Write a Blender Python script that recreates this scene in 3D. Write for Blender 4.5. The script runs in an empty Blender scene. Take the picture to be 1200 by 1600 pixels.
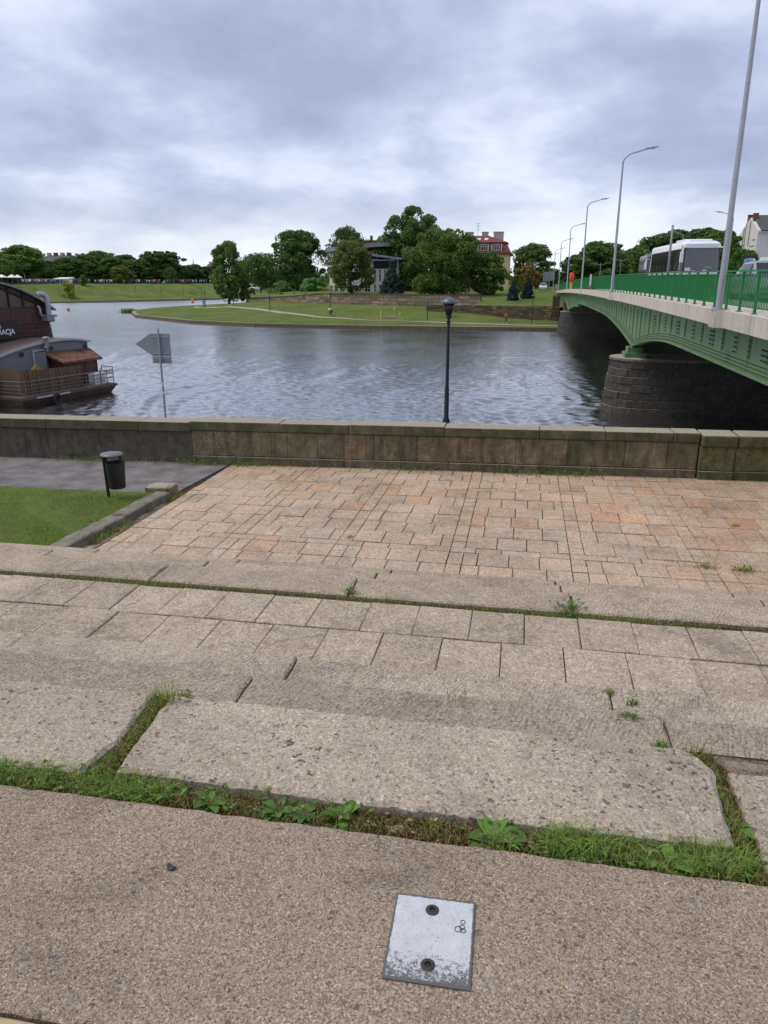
import bpy, bmesh, math, random
import numpy as np
from mathutils import Vector, Matrix, geometry
R = random.Random(7)
SC = bpy.context.scene
COL = SC.collection
rad = math.radians

# ------------------------------------------------------------------ camera, sky, sun, exposure
CAM_Z, PITCH, YAW, FPX = 6.75, rad(17.3), rad(10.5), 1155.0
cd = bpy.data.cameras.new('camera'); cam = bpy.data.objects.new('camera', cd); COL.objects.link(cam)
cam.location = (0, 0, CAM_Z); cam.rotation_euler = (rad(90) - PITCH, 0, YAW)
cd.sensor_fit = 'VERTICAL'; cd.sensor_height = 36.0; cd.lens = 36.0 * FPX / 1600.0
cd.clip_start = 0.05; cd.clip_end = 4000
SC.camera = cam
SC.render.engine = 'CYCLES'
SC.view_settings.view_transform = 'Standard'; SC.view_settings.look = 'None'
SC.view_settings.exposure = 0.42; SC.view_settings.gamma = 1.0
SC.cycles.max_bounces = 6; SC.cycles.transparent_max_bounces = 6

SUN_EL, SUN_AZ = rad(60), rad(-98)      # azimuth measured from +Y towards +X
sd = bpy.data.lights.new('sun', 'SUN'); sd.energy = 1.75; sd.angle = rad(25); sd.color = (1, .90, .77)
sun = bpy.data.objects.new('sun', sd); COL.objects.link(sun); sun.location = (0, 0, 60)
sdir = Vector((math.sin(SUN_AZ) * math.cos(SUN_EL), math.cos(SUN_AZ) * math.cos(SUN_EL), math.sin(SUN_EL)))
sun.rotation_euler = sdir.to_track_quat('Z', 'Y').to_euler()

class NT:
    """small helper round a node tree"""
    def __init__(s, tree): s.t = tree; s.n = tree.nodes; s.l = tree.links
    def new(s, typ, **kw):
        n = s.n.new(typ)
        for k, v in kw.items(): setattr(n, k, v)
        return n
    def put(s, sock, val):
        if val is None: return
        if isinstance(val, bpy.types.NodeSocket): s.l.new(val, sock)
        else:
            if isinstance(val, (tuple, list)) and len(val) == 3 and sock.type == 'RGBA': val = (*val, 1)
            sock.default_value = val
    def math(s, op, a, b=None, c=None, clamp=False):
        n = s.new('ShaderNodeMath', operation=op, use_clamp=clamp)
        s.put(n.inputs[0], a); s.put(n.inputs[1], b); s.put(n.inputs[2], c); return n.outputs[0]
    def mix(s, f, a, b, mode='MIX'):
        n = s.new('ShaderNodeMix', data_type='RGBA', blend_type=mode)
        s.put(n.inputs[0], f); s.put(n.inputs[6], a); s.put(n.inputs[7], b); return n.outputs[2]
    def ramp(s, f, stops, interp='LINEAR'):
        n = s.new('ShaderNodeValToRGB'); n.color_ramp.interpolation = interp
        e = n.color_ramp.elements
        while len(e) < len(stops): e.new(.5)
        for el, (p, c) in zip(e, stops):
            el.position = p; el.color = (c, c, c, 1) if not isinstance(c, (tuple, list)) else (*c, 1)
        s.put(n.inputs[0], f); return n.outputs[0]
    def noise(s, vec, scale, detail=4, rough=.55, dist=0, out=0):
        n = s.new('ShaderNodeTexNoise'); s.put(n.inputs['Vector'], vec)
        n.inputs['Scale'].default_value = scale; n.inputs['Detail'].default_value = detail
        n.inputs['Roughness'].default_value = rough; n.inputs['Distortion'].default_value = dist
        return n.outputs[out]
    def vor(s, vec, scale, feature='F1', rnd=1.0):
        n = s.new('ShaderNodeTexVoronoi', feature=feature); s.put(n.inputs['Vector'], vec)
        n.inputs['Scale'].default_value = scale; n.inputs['Randomness'].default_value = rnd
        return n
    def scale(s, vec, sc, rot=(0, 0, 0), loc=(0, 0, 0)):
        n = s.new('ShaderNodeMapping'); s.put(n.inputs[0], vec)
        n.inputs[1].default_value = loc; n.inputs[2].default_value = rot; n.inputs[3].default_value = sc
        return n.outputs[0]
    def bump(s, h, strength, dist, normal=None):
        n = s.new('ShaderNodeBump'); s.put(n.inputs['Height'], h)
        n.inputs['Strength'].default_value = strength; n.inputs['Distance'].default_value = dist
        if normal is not None: s.l.new(normal, n.inputs['Normal'])
        return n.outputs[0]
    def sep(s, vec):
        n = s.new('ShaderNodeSeparateXYZ'); s.put(n.inputs[0], vec); return n.outputs
    def comb(s, x, y, z):
        n = s.new('ShaderNodeCombineXYZ'); s.put(n.inputs[0], x); s.put(n.inputs[1], y); s.put(n.inputs[2], z); return n.outputs[0]

# overcast sky: Nishita sky behind a nearly closed layer of cloud
W = bpy.data.worlds.new('World'); SC.world = W; W.use_nodes = True
t = NT(W.node_tree); t.n.clear()
sky = t.new('ShaderNodeTexSky', sky_type='NISHITA', sun_disc=False)
sky.sun_elevation = SUN_EL; sky.sun_rotation = SUN_AZ
b1 = t.new('ShaderNodeBackground'); t.put(b1.inputs[0], sky.outputs[0]); b1.inputs[1].default_value = .1
g = t.new('ShaderNodeTexCoord').outputs['Generated']
sx, sy, sz = t.sep(g)
den = t.math('ADD', t.math('MAXIMUM', sz, 0.0), .30)
px, py = t.math('DIVIDE', sx, den), t.math('DIVIDE', sy, den)
pv = t.comb(px, py, 0.0)
n1 = t.noise(t.scale(pv, (1, 1, 1), loc=(2.9, 27.3, 0)), 1.2, 6, .54, .1)
n2 = t.noise(t.scale(pv, (1, 1, 1), loc=(13.2, 8.8, 2)), 3.6, 8, .58, .15)
n3 = t.noise(t.scale(pv, (1, 1, 1), loc=(7.7, 7.7, 5)), .6, 2, .5, 0)
cl = t.math('ADD', t.math('ADD', t.math('MULTIPLY', n1, .52), t.math('MULTIPLY', n2, .24)), t.math('MULTIPLY', n3, .24))
c = t.ramp(cl, [(.37, (.225, .262, .37)), (.45, (.285, .325, .45)), (.505, (.365, .408, .53)), (.555, (.475, .515, .625)), (.64, (.62, .655, .73))])
lowband = t.ramp(sz, [(.0, 1.0), (.05, .85), (.105, 0.0)])
hz = t.ramp(t.math('ADD', cl, .08), [(.44, (.40, .445, .55)), (.53, (.54, .575, .64)), (.61, (.65, .67, .705))])
c = t.mix(t.math('MULTIPLY', lowband, .85), c, hz)
b2 = t.new('ShaderNodeBackground'); t.put(b2.inputs[0], c); b2.inputs[1].default_value = 1.2
ms = t.new('ShaderNodeMixShader'); ms.inputs[0].default_value = .93
t.l.new(b1.outputs[0], ms.inputs[1]); t.l.new(b2.outputs[0], ms.inputs[2])
wo = t.new('ShaderNodeOutputWorld'); t.l.new(ms.outputs[0], wo.inputs[0])

# ------------------------------------------------------------------ picture geometry (true distances)
def ray(u, v):
    a, b = (u - 600) / FPX, (800 - v) / FPX
    f = math.cos(PITCH) + b * math.sin(PITCH); z = -math.sin(PITCH) + b * math.cos(PITCH)
    return (a * math.cos(YAW) - f * math.sin(YAW), a * math.sin(YAW) + f * math.cos(YAW), z)
def at(u, v, Y):
    x, y, z = ray(u, v); k = Y / y
    return Vector((x * k, Y, z * k + CAM_Z))
def ong(u, v, z):
    x, y, zz = ray(u, v); k = (z - CAM_Z) / zz
    return Vector((x * k, y * k, z))

# ------------------------------------------------------------------ object helpers
def tag(o, label=None, cat=None, group=None, kind=None):
    if label: o['label'] = label
    if cat: o['category'] = cat
    if group: o['group'] = group
    if kind: o['kind'] = kind
    return o
def empty(name, loc=(0, 0, 0), label=None, cat=None, group=None, kind=None, rz=0, parent=None):
    o = bpy.data.objects.new(name, None); COL.objects.link(o)
    o.location = loc; o.rotation_euler = (0, 0, rz); o.empty_display_size = .1
    if parent: o.parent = parent
    return tag(o, label, cat, group, kind)
def wloc(o):
    p = Vector((0, 0, 0))
    while o: p += o.location; o = o.parent
    return p
def link(name, me, parent=None, loc=(0, 0, 0), color=None):
    o = bpy.data.objects.new(name, me); COL.objects.link(o)
    o.parent = parent; o.location = loc
    if color: o.color = (*color, 1)
    return o
def copy_tree(o, parent=None):
    c = o.copy(); COL.objects.link(c); c.parent = parent
    for ch in list(o.children): copy_tree(ch, c)
    return c

class MB:
    """collects boxes, prisms, tubes and lathes; build() links them as ONE mesh object"""
    def __init__(s): s.v = []; s.f = []; s.m = []
    def add(s, vs, fs, mi=0):
        k = len(s.v); s.v += [tuple(p) for p in vs]
        s.f += [tuple(i + k for i in f) for f in fs]; s.m += [mi] * len(fs); return s
    def hexa(s, p, mi=0):
        return s.add(p, [(0, 3, 2, 1), (4, 5, 6, 7), (0, 1, 5, 4), (1, 2, 6, 5), (2, 3, 7, 6), (3, 0, 4, 7)], mi)
    def box(s, x0, x1, y0, y1, z0, z1, mi=0):
        return s.hexa([(x0, y0, z0), (x1, y0, z0), (x1, y1, z0), (x0, y1, z0), (x0, y0, z1), (x1, y0, z1), (x1, y1, z1), (x0, y1, z1)], mi)
    def obox(s, a, b, w, z0, z1, mi=0):
        """upright box along the ground line a-b, w wide, from z0 to z1"""
        a, b = Vector(a[:2]), Vector(b[:2]); d = (b - a).normalized(); n = Vector((-d.y, d.x)) * w / 2
        q = [a - n, b - n, b + n, a + n]
        return s.hexa([(*p, z0) for p in q] + [(*p, z1) for p in q], mi)
    def prism(s, poly, z0, z1, mi=0):
        n = len(poly)
        return s.add([(*p, z0) for p in poly] + [(*p, z1) for p in poly],
                     [tuple(range(n))[::-1], tuple(range(n, 2 * n))] + [(i, (i + 1) % n, n + (i + 1) % n, n + i) for i in range(n)], mi)
    def prism_dir(s, poly, ax, vec, mi=0):
        """polygon of 3-d points swept along vec"""
        n = len(poly); v = Vector(vec)
        return s.add([tuple(p) for p in poly] + [tuple(Vector(p) + v) for p in poly],
                     [tuple(range(n))[::-1], tuple(range(n, 2 * n))] + [(i, (i + 1) % n, n + (i + 1) % n, n + i) for i in range(n)], mi)
    def tube(s, pts, r, n=8, mi=0, cap=True, flat=None):
        pts = [Vector(p) for p in pts]; rr = r if isinstance(r, (list, tuple)) else [r] * len(pts)
        vs = []; fs = []; prev = None
        for i, p in enumerate(pts):
            d = (pts[min(i + 1, len(pts) - 1)] - pts[max(i - 1, 0)]).normalized()
            if prev is None:
                a = d.cross(Vector((0, 0, 1)));
                if a.length < .05: a = d.cross(Vector((0, 1, 0)))
            else: a = prev - d * prev.dot(d)
            a.normalize(); prev = a; b = d.cross(a)
            for k in range(n):
                th = 2 * math.pi * (k + .5) / n
                vs.append(p + (a * math.cos(th) + b * math.sin(th)) * rr[i])
        for i in range(len(pts) - 1):
            for k in range(n):
                j = (k + 1) % n; fs.append((i * n + k, i * n + j, (i + 1) * n + j, (i + 1) * n + k))
        if cap: fs += [tuple(range(n))[::-1], tuple(range((len(pts) - 1) * n, len(pts) * n))]
        return s.add(vs, fs, mi)
    def lathe(s, prof, n=16, c=(0, 0, 0), mi=0, sx=1, sy=1):
        vs = []; fs = []; m = len(prof)
        for (r, z) in prof:
            for k in range(n):
                th = 2 * math.pi * k / n
                vs.append((c[0] + r * math.cos(th) * sx, c[1] + r * math.sin(th) * sy, c[2] + z))
        for i in range(m - 1):
            for k in range(n):
                j = (k + 1) % n; fs.append((i * n + k, i * n + j, (i + 1) * n + j, (i + 1) * n + k))
        fs += [tuple(range(n))[::-1], tuple(range((m - 1) * n, m * n))]
        return s.add(vs, fs, mi)
    def mesh(s, name, mats, smooth=False):
        me = bpy.data.meshes.new(name); me.from_pydata(s.v, [], s.f)
        for m in (mats if isinstance(mats, (list, tuple)) else [mats]): me.materials.append(m)
        if len(me.materials) > 1: me.polygons.foreach_set('material_index', s.m)
        if smooth:
            me.polygons.foreach_set('use_smooth', [True] * len(me.polygons))
        me.update(); return me
    def build(s, name, mats, parent=None, smooth=False, color=None, bevel=0, seg=2, auto=None):
        if parent: org = wloc(parent)
        else:
            a = np.array(s.v); org = Vector(((a[:, 0].min() + a[:, 0].max()) / 2, (a[:, 1].min() + a[:, 1].max()) / 2, a[:, 2].min()))
        s.v = [(p[0] - org.x, p[1] - org.y, p[2] - org.z) for p in s.v]
        me = s.mesh(name, mats, smooth)
        if auto: me.set_sharp_from_angle(angle=rad(auto))
        o = link(name, me, parent, (0, 0, 0) if parent else org, color)
        if bevel:
            b = o.modifiers.new('bevel', 'BEVEL'); b.width = bevel; b.segments = seg; b.limit_method = 'ANGLE'; b.angle_limit = rad(40)
        return o

# ------------------------------------------------------------------ materials
def mat(name):
    m = bpy.data.materials.new(name); m.use_nodes = True
    t = NT(m.node_tree); b = t.n['Principled BSDF']
    pos = t.new('ShaderNodeNewGeometry').outputs['Position']
    return m, t, b, pos
def simple(name, c, rough=.6, var=.15, scale=3.0, metal=0, bump=0, bscale=40, objcol=False, spec=.5, streak=None, isl=0):
    """one colour broken up by large and small noise; objcol multiplies by the object's own colour"""
    m, t, b, pos = mat(name)
    n = t.noise(t.scale(pos, (1, 1, streak)) if streak else pos, scale, 6, .6)
    n2 = t.noise(pos, scale * 9, 4, .6)
    f = t.math('ADD', t.math('MULTIPLY', n, .65), t.math('MULTIPLY', n2, .35))
    lo = tuple(x * (1 - 2.2 * var) for x in c); hi = tuple(min(1, x * (1 + 2.2 * var)) for x in c)
    col = t.ramp(f, [(.25, lo), (.75, hi)])
    if objcol: col = t.mix(1.0, col, t.new('ShaderNodeObjectInfo').outputs['Color'], 'MULTIPLY')
    if isl:
        r = t.new('ShaderNodeNewGeometry').outputs['Random Per Island']
        col = t.mix(1.0, col, t.ramp(r, [(0, 1 - isl), (1, 1 + isl)]), 'MULTIPLY')
    t.put(b.inputs['Base Color'], col); b.inputs['Roughness'].default_value = rough
    b.inputs['Metallic'].default_value = metal; b.inputs['Specular IOR Level'].default_value = spec
    if bump:
        t.put(b.inputs['Normal'], t.bump(t.noise(pos, bscale, 5, .6), .7, bump))
    return m

def granite(name, grain=170, warm=(1, 1, 1), pits=0, chisel=0, stain=.35, bump=.004):
    """salt-and-pepper granite, tinted by the object's colour; optional pitted or chiselled dressing"""
    m, t, b, pos = mat(name)
    v = t.vor(pos, grain); cr = t.sep(v.outputs['Color'])[0]
    v2 = t.vor(t.scale(pos, (1, 1, 1), loc=(3, 5, 1)), grain * .55); cr2 = t.sep(v2.outputs['Color'])[1]
    f = t.math('ADD', t.math('MULTIPLY', cr, .6), t.math('MULTIPLY', cr2, .4))
    col = t.ramp(f, [(.05, (.12, .10, .078)), (.17, (.235, .19, .145)), (.34, (.335, .268, .192)), (.6, (.395, .318, .232)), (.8, (.425, .388, .335)), (.96, (.60, .54, .45))])
    big = t.noise(pos, 1.4, 7, .68, .5); mid = t.noise(pos, 14, 6, .65)
    st = t.math('ADD', t.math('MULTIPLY', big, .6), t.math('MULTIPLY', mid, .4))
    col = t.mix(1.0, col, t.ramp(st, [(.32, 1 - stain), (.5, .97), (.66, 1 + stain * .45)]), 'MULTIPLY')
    damp = t.ramp(t.noise(t.scale(pos, (1, 1, 1), loc=(4, 8, 2)), 2.6, 7, .72, .6), [(.54, 0.0), (.70, .42)])
    col = t.mix(damp, col, (.135, .112, .088))
    col = t.mix(1.0, col, t.new('ShaderNodeObjectInfo').outputs['Color'], 'MULTIPLY')
    h = t.math('ADD', t.math('MULTIPLY', t.noise(pos, 90, 4, .6), .6), t.math('MULTIPLY', mid, 1.0))
    if pits:
        vp = t.vor(t.scale(t.mix(.09, pos, t.noise(pos, 22, 4, .6, out=1)), (1, .8, 1)), 37)
        gate = t.math('GREATER_THAN', t.sep(vp.outputs['Color'])[2], .66)
        d = t.math('ADD', vp.outputs['Distance'], t.math('MULTIPLY', t.math('SUBTRACT', t.noise(pos, 60, 4), .5), .6))
        p = t.math('MULTIPLY', t.ramp(d, [(.16, 1.0), (.31, 0.0)]), gate)
        zone = t.ramp(t.noise(pos, 2.2, 3, .5), [(.36, .25), (.54, 1.0)])
        p = t.math('MULTIPLY', p, zone)
        h = t.math('SUBTRACT', h, t.math('MULTIPLY', p, 3.0 * pits))
        col = t.mix(t.math('MULTIPLY', p, .8 * pits), col, (.105, .075, .05))
        lich = t.ramp(t.noise(pos, 38, 6, .7), [(.60, 0.0), (.72, .5)])
        col = t.mix(lich, col, (.34, .36, .37))
    if chisel:
        w = t.new('ShaderNodeTexWave', wave_type='BANDS', bands_direction='X')
        t.put(w.inputs['Vector'], t.scale(pos, (1, .55, 1), rot=(0, 0, rad(38)))); w.inputs['Scale'].default_value = 12
        w.inputs['Distortion'].default_value = 11; w.inputs['Detail'].default_value = 5; w.inputs['Detail Scale'].default_value = 1.3
        zone = t.ramp(t.noise(pos, 3.0, 4, .6), [(.35, .25), (.6, 1.0)])
        h = t.math('ADD', h, t.math('MULTIPLY', t.math('MULTIPLY', w.outputs['Fac'], zone), .9 * chisel))
        sp = t.ramp(t.noise(t.scale(pos, (1, 2.4, 1)), 9, 8, .75), [(.62, 0.0), (.74, .6)])
        col = t.mix(sp, col, (.10, .10, .105))
    if chisel:
        dv = t.new('ShaderNodeVectorMath', operation='DISTANCE'); t.put(dv.inputs[0], t.scale(pos, (1, 2.2, 1))); dv.inputs[1].default_value = (-.55, 2.2 * 2.93, 4.70)
        blot = t.ramp(t.math('ADD', dv.outputs['Value'], t.math('MULTIPLY', t.noise(pos, 26, 5, .7), .22)), [(.20, .75), (.27, 0.0)])
        col = t.mix(blot, col, (.085, .078, .072))
    t.put(b.inputs['Base Color'], col); b.inputs['Roughness'].default_value = .82; b.inputs['Specular IOR Level'].default_value = .3
    t.put(b.inputs['Normal'], t.bump(h, .8, bump))
    return m
M = {}
M['granite'] = granite('granite', 110, stain=.45)
M['granite_pitted'] = granite('granite_pitted', 190, pits=1.0, stain=.3, bump=.007)
M['granite_chiselled'] = granite('granite_chiselled', 150, pits=.25, chisel=1.0, stain=.4, bump=.008)

# exposed-aggregate concrete: sand matrix, small grit and scattered larger pebbles
m, t, b, pos = mat('aggregate_concrete'); M['aggregate'] = m
wp = t.mix(.012, pos, t.noise(pos, 60, 3, .5, out=1))
v = t.vor(wp, 235); a = t.sep(v.outputs['Color'])
col = t.ramp(a[0], [(.0, (.105, .080, .058)), (.2, (.195, .150, .108)), (.45, (.268, .208, .151)), (.75, (.325, .258, .192)), (.92, (.385, .316, .242)), (1.0, (.49, .425, .345))])
v2 = t.vor(t.mix(.03, wp, t.noise(pos, 45, 3, .6, out=1)), 62); a2 = t.sep(v2.outputs['Color'])
peb = t.math('MULTIPLY', t.math('GREATER_THAN', a2[0], .88), t.math('LESS_THAN', t.math('ADD', v2.outputs['Distance'], t.math('MULTIPLY', a2[2], .22)), .50))
pc = t.ramp(a2[1], [(.0, (.10, .098, .095)), (.3, (.15, .145, .14)), (.55, (.24, .19, .15)), (.75, (.30, .29, .28)), (1, (.42, .30, .20))], 'CONSTANT')
col = t.mix(t.math('MULTIPLY', peb, .9), col, pc)
big = t.noise(pos, 2.1, 8, .68, .6)
col = t.mix(1.0, col, t.ramp(big, [(.28, .66), (.48, .97), (.70, 1.14)]), 'MULTIPLY')
stn = t.ramp(t.noise(t.scale(pos, (1, 1, 1), loc=(9, 2, 0)), 6, 5, .7), [(.66, 0.0), (.74, .45)])
col = t.mix(stn, col, (.17, .135, .115))
t.put(b.inputs['Base Color'], col); b.inputs['Roughness'].default_value = .85; b.inputs['Specular IOR Level'].default_value = .3
h = t.math('SUBTRACT', t.math('ADD', t.math('MULTIPLY', t.noise(pos, 170, 4, .6), .8), t.math('MULTIPLY', peb, .5)), t.math('MULTIPLY', v.outputs['Distance'], .5))
t.put(b.inputs['Normal'], t.bump(h, .8, .004))

# parapet stone: sandstone and conglomerate tinted per block, lichen on top, moss and algae streaks
def wall_stone(name, moss=1.0, fleck=1.0, bump=.02, bs=22, lichen=1.0):
    m, t, b, pos = mat(name)
    col = t.ramp(t.noise(pos, 5, 8, .65, .3), [(.3, (.155, .135, .108)), (.5, (.262, .228, .182)), (.7, (.37, .325, .265))])
    col = t.mix(1.0, col, t.new('ShaderNodeObjectInfo').outputs['Color'], 'MULTIPLY')
    fl = t.vor(t.mix(.05, pos, t.noise(pos, 14, 3, .5, out=1)), 26); fz = t.ramp(t.noise(pos, 2.6, 4, .6), [(.45, 0.0), (.62, 1.0)])
    f = t.math('MULTIPLY', t.math('MULTIPLY', t.ramp(fl.outputs['Distance'], [(.25, 1.0), (.42, 0.0)]), t.math('GREATER_THAN', t.sep(fl.outputs['Color'])[0], .62)), fz)
    col = t.mix(t.math('MULTIPLY', f, .5 * fleck), col, (.50, .45, .38))
    nz = t.sep(t.new('ShaderNodeNewGeometry').outputs['Normal'])[2]
    mo = t.ramp(t.noise(t.scale(pos, (1, 1, .5)), 2.4, 7, .7, .4), [(.42, 0.0), (.60, 1.0)])
    col = t.mix(t.math('MULTIPLY', mo, .62 * moss), col, (.070, .082, .030))
    dk = t.ramp(t.noise(t.scale(pos, (1.6, 1.6, .35)), 4, 6, .7), [(.50, 0.0), (.66, .7)])
    col = t.mix(dk, col, (.065, .055, .045))
    top = t.math('MULTIPLY', t.ramp(nz, [(.6, 0.0), (.9, 1.0)]), t.ramp(t.noise(pos, 24, 5, .7), [(.32, .35), (.55, .9)]))
    col = t.mix(t.math('MULTIPLY', top, lichen), col, (.37, .335, .265))
    t.put(b.inputs['Base Color'], col); b.inputs['Roughness'].default_value = .95; b.inputs['Specular IOR Level'].default_value = .15
    h = t.math('ADD', t.noise(pos, bs, 6, .65), t.math('MULTIPLY', f, .25))
    t.put(b.inputs['Normal'], t.bump(h, .9, bump))
    return m
M['wall_stone'] = wall_stone('mossy_wall_stone', .8, 1.7)
M['wall_rough'] = wall_stone('rough_rendered_wall_stone', .15, .15, .05, 26)
M['coping_stone'] = wall_stone('mossy_coping_stone', 1.25, .5, .015, 30)
M['kerb_stone'] = wall_stone('dark_kerb_stone', .25, .5, .02, 40, .25)
M['pier_stone'] = wall_stone('dark_pier_granite', .1, .3, .05, 9)
M['far_stone'] = wall_stone('far_masonry_stone', .25, .2, .05, 6)

def ground(name, stops, s1, s2, rough=.95, bump=.02, bs=30):
    m, t, b, pos = mat(name)
    f = t.math('ADD', t.math('MULTIPLY', t.noise(pos, s1, 6, .6, .3), .55), t.math('MULTIPLY', t.noise(pos, s2, 6, .7), .45))
    t.put(b.inputs['Base Color'], t.ramp(f, stops)); b.inputs['Roughness'].default_value = rough
    b.inputs['Specular IOR Level'].default_value = .2
    t.put(b.inputs['Normal'], t.bump(t.noise(pos, bs, 6, .7), .9, bump)); return m
M['asphalt'] = ground('worn_asphalt', [(.36, (.075, .068, .068)), (.46, (.15, .138, .138)), (.55, (.205, .19, .19)), (.68, (.27, .25, .25))], 2.2, 26, .9, .012, 60)
M['soil'] = ground('joint_soil', [(.3, (.022, .018, .012)), (.55, (.055, .042, .028)), (.75, (.10, .078, .05))], 8, 70, 1, .02, 60)
M['sand'] = ground('sandy_edge', [(.3, (.13, .105, .075)), (.55, (.24, .20, .15)), (.75, (.33, .285, .22))], 5, 60, 1, .01, 90)
M['lawn'] = ground('lawn_soil', [(.3, (.07, .10, .022)), (.55, (.12, .175, .038)), (.75, (.18, .19, .065))], 3, 40, 1, .03, 50)
M['far_lawn'] = ground('far_grass', [(.36, (.060, .088, .018)), (.45, (.092, .135, .026)), (.52, (.118, .162, .034)), (.58, (.15, .168, .046)), (.66, (.19, .175, .07))], .16, 2.0, 1, .25, 5)
M['far_path'] = simple('pale_gravel_path', (.30, .285, .225), .95, .1, .8)
M['road'] = ground('road_asphalt', [(.3, (.05, .05, .05)), (.7, (.09, .09, .09))], 1, 20, .9, .005, 60)
M['tan'] = simple('tan_stone_edge', (.42, .33, .19), .8, .12, 8)

# leaves and blades: opaque faces with some light let through
def leafmat(name, c, dry=None, thru=.25, isl=.35, rough=.55):
    m, t, b, pos = mat(name)
    gi = t.new('ShaderNodeNewGeometry').outputs['Random Per Island']
    k = 1.0
    col = t.ramp(gi, [(0, tuple(x * (1 - isl) for x in c)), (.8, c), (1, tuple(x * (1 + isl) for x in c))])
    if dry: col = t.mix(t.math('GREATER_THAN', t.math('FRACT', t.math('MULTIPLY', gi, 17.3)), 1 - dry[0]), col, dry[1])
    col = t.mix(1.0, col, t.new('ShaderNodeObjectInfo').outputs['Color'], 'MULTIPLY')
    t.put(b.inputs['Base Color'], col); b.inputs['Roughness'].default_value = rough; b.inputs['Specular IOR Level'].default_value = .25
    tr = t.new('ShaderNodeBsdfTranslucent'); t.put(tr.inputs[0], t.mix(1.0, col, (1.2, 1.3, .7), 'MULTIPLY'))
    mx = t.new('ShaderNodeMixShader'); mx.inputs[0].default_value = thru
    t.l.new(b.outputs[0], mx.inputs[1]); t.l.new(tr.outputs[0], mx.inputs[2])
    t.l.new(mx.outputs[0], t.n['Material Output'].inputs[0]); return m
M['leaf'] = leafmat('tree_leaf', (.148, .205, .062), thru=.33)
M['needle'] = leafmat('spruce_needle', (.055, .085, .058), thru=.05)
M['blade'] = leafmat('grass_blade', (.24, .37, .070), (.18, (.26, .21, .09)), .3)
M['weed'] = leafmat('weed_leaf', (.115, .215, .042), thru=.28, isl=.4, rough=.5)
M['dry'] = leafmat('dry_blade', (.24, .155, .065), thru=.2)
M['bark'] = simple('bark', (.075, .058, .042), .95, .2, 6, bump=.03, bscale=14)
M['dead_leaf'] = simple('dead_leaf', (.22, .17, .12), .8, .2, 60)
M['chip'] = simple('pale_stone_chip', (.50, .42, .34), .8, .15, 50)

# river: dark water, wind ripples
m, t, b, pos = mat('river_water'); M['water'] = m
b.inputs['Base Color'].default_value = (.034, .036, .035, 1); b.inputs['Roughness'].default_value = .03
b.inputs['IOR'].default_value = 1.33
w1 = t.noise(t.scale(pos, (.75, 1.25, 1), rot=(0, 0, rad(12))), 1.6, 3, .55, .5)
w2 = t.noise(t.scale(pos, (.8, 1.5, 1), rot=(0, 0, rad(-18))), 3.8, 3, .55, .4)
w3 = t.noise(pos, .12, 3, .5)
t.put(b.inputs['Roughness'], t.ramp(t.math('DIVIDE', t.sep(pos)[1], 400.0), [(.08, .06), (.28, .13), (.5, .24)]))
amp = t.ramp(w3, [(.35, .45), (.65, 1.0)])
h = t.math('ADD', t.math('MULTIPLY', w1, .60), t.math('MULTIPLY', w2, .40))
h = t.math('MULTIPLY', t.math('POWER', h, 1.6), amp)
bn = t.bump(h, 1.0, .10); t.put(b.inputs['Normal'], bn)
fr = t.new('ShaderNodeFresnel'); fr.inputs['IOR'].default_value = 1.5; t.put(fr.inputs['Normal'], bn)
gl = t.new('ShaderNodeBsdfGlossy'); t.put(gl.inputs['Normal'], bn); gl.inputs['Color'].default_value = (.93, .92, .91, 1)
t.put(gl.inputs['Roughness'], b.inputs['Roughness'].links[0].from_socket)
mx = t.new('ShaderNodeMixShader'); t.put(mx.inputs[0], t.math('ADD', t.math('MULTIPLY', fr.outputs[0], 1.1), .20, clamp=True))
t.l.new(b.outputs[0], mx.inputs[1]); t.l.new(gl.outputs[0], mx.inputs[2]); t.l.new(mx.outputs[0], t.n['Material Output'].inputs[0])

# built things
M['black_plastic'] = simple('black_plastic', (.016, .016, .018), .5, .1, 20)
M['grey_plastic'] = simple('weathered_grey_plastic', (.12, .13, .15), .45, .12, 25)
M['lamp_metal'] = simple('dark_green_lamp_paint', (.012, .022, .020), .4, .1, 12)
M['lamp_cap'] = simple('grey_lamp_cap', (.10, .115, .14), .35, .12, 10, metal=.3)
M['galv'] = simple('galvanised_steel', (.36, .38, .41), .5, .12, 14, metal=.45)
M['grey_steel'] = simple('grey_painted_steel', (.20, .21, .225), .5, .12, 8)
M['sign_back'] = simple('grey_sign_back', (.26, .272, .285), .5, .08, 3)
M['rust'] = simple('rusty_iron', (.045, .038, .034), .6, .25, 90, metal=.3, bump=.002, bscale=200)
m, t, b, pos = mat('weathered_deck_concrete'); M['bridge_concrete'] = m
n = t.math('ADD', t.math('MULTIPLY', t.noise(t.scale(pos, (1, 1, .2)), 1.6, 6, .65), .6), t.math('MULTIPLY', t.noise(pos, 12, 5, .6), .4))
col = t.ramp(n, [(.3, (.38, .34, .285)), (.5, (.54, .49, .42)), (.7, (.64, .59, .52))])
sk = t.ramp(t.noise(t.scale(pos, (5, 5, .35)), 1.5, 6, .7), [(.50, 0.0), (.66, .6)])
col = t.mix(sk, col, (.20, .175, .14))
t.put(b.inputs['Base Color'], col); b.inputs['Roughness'].default_value = .9
t.put(b.inputs['Normal'], t.bump(t.noise(pos, 30, 5, .6), .7, .006))
m, t, b, pos = mat('old_green_girder_paint'); M['girder'] = m
n = t.noise(t.scale(pos, (1, 1, .25)), 1.1, 6, .65)
col = t.ramp(n, [(.3, (.072, .150, .062)), (.55, (.102, .212, .084)), (.75, (.140, .258, .115))])
fade = t.ramp(t.noise(pos, .16, 3, .5), [(.35, 0.0), (.65, .55)])
col = t.mix(fade, col, (.145, .215, .118))
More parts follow.
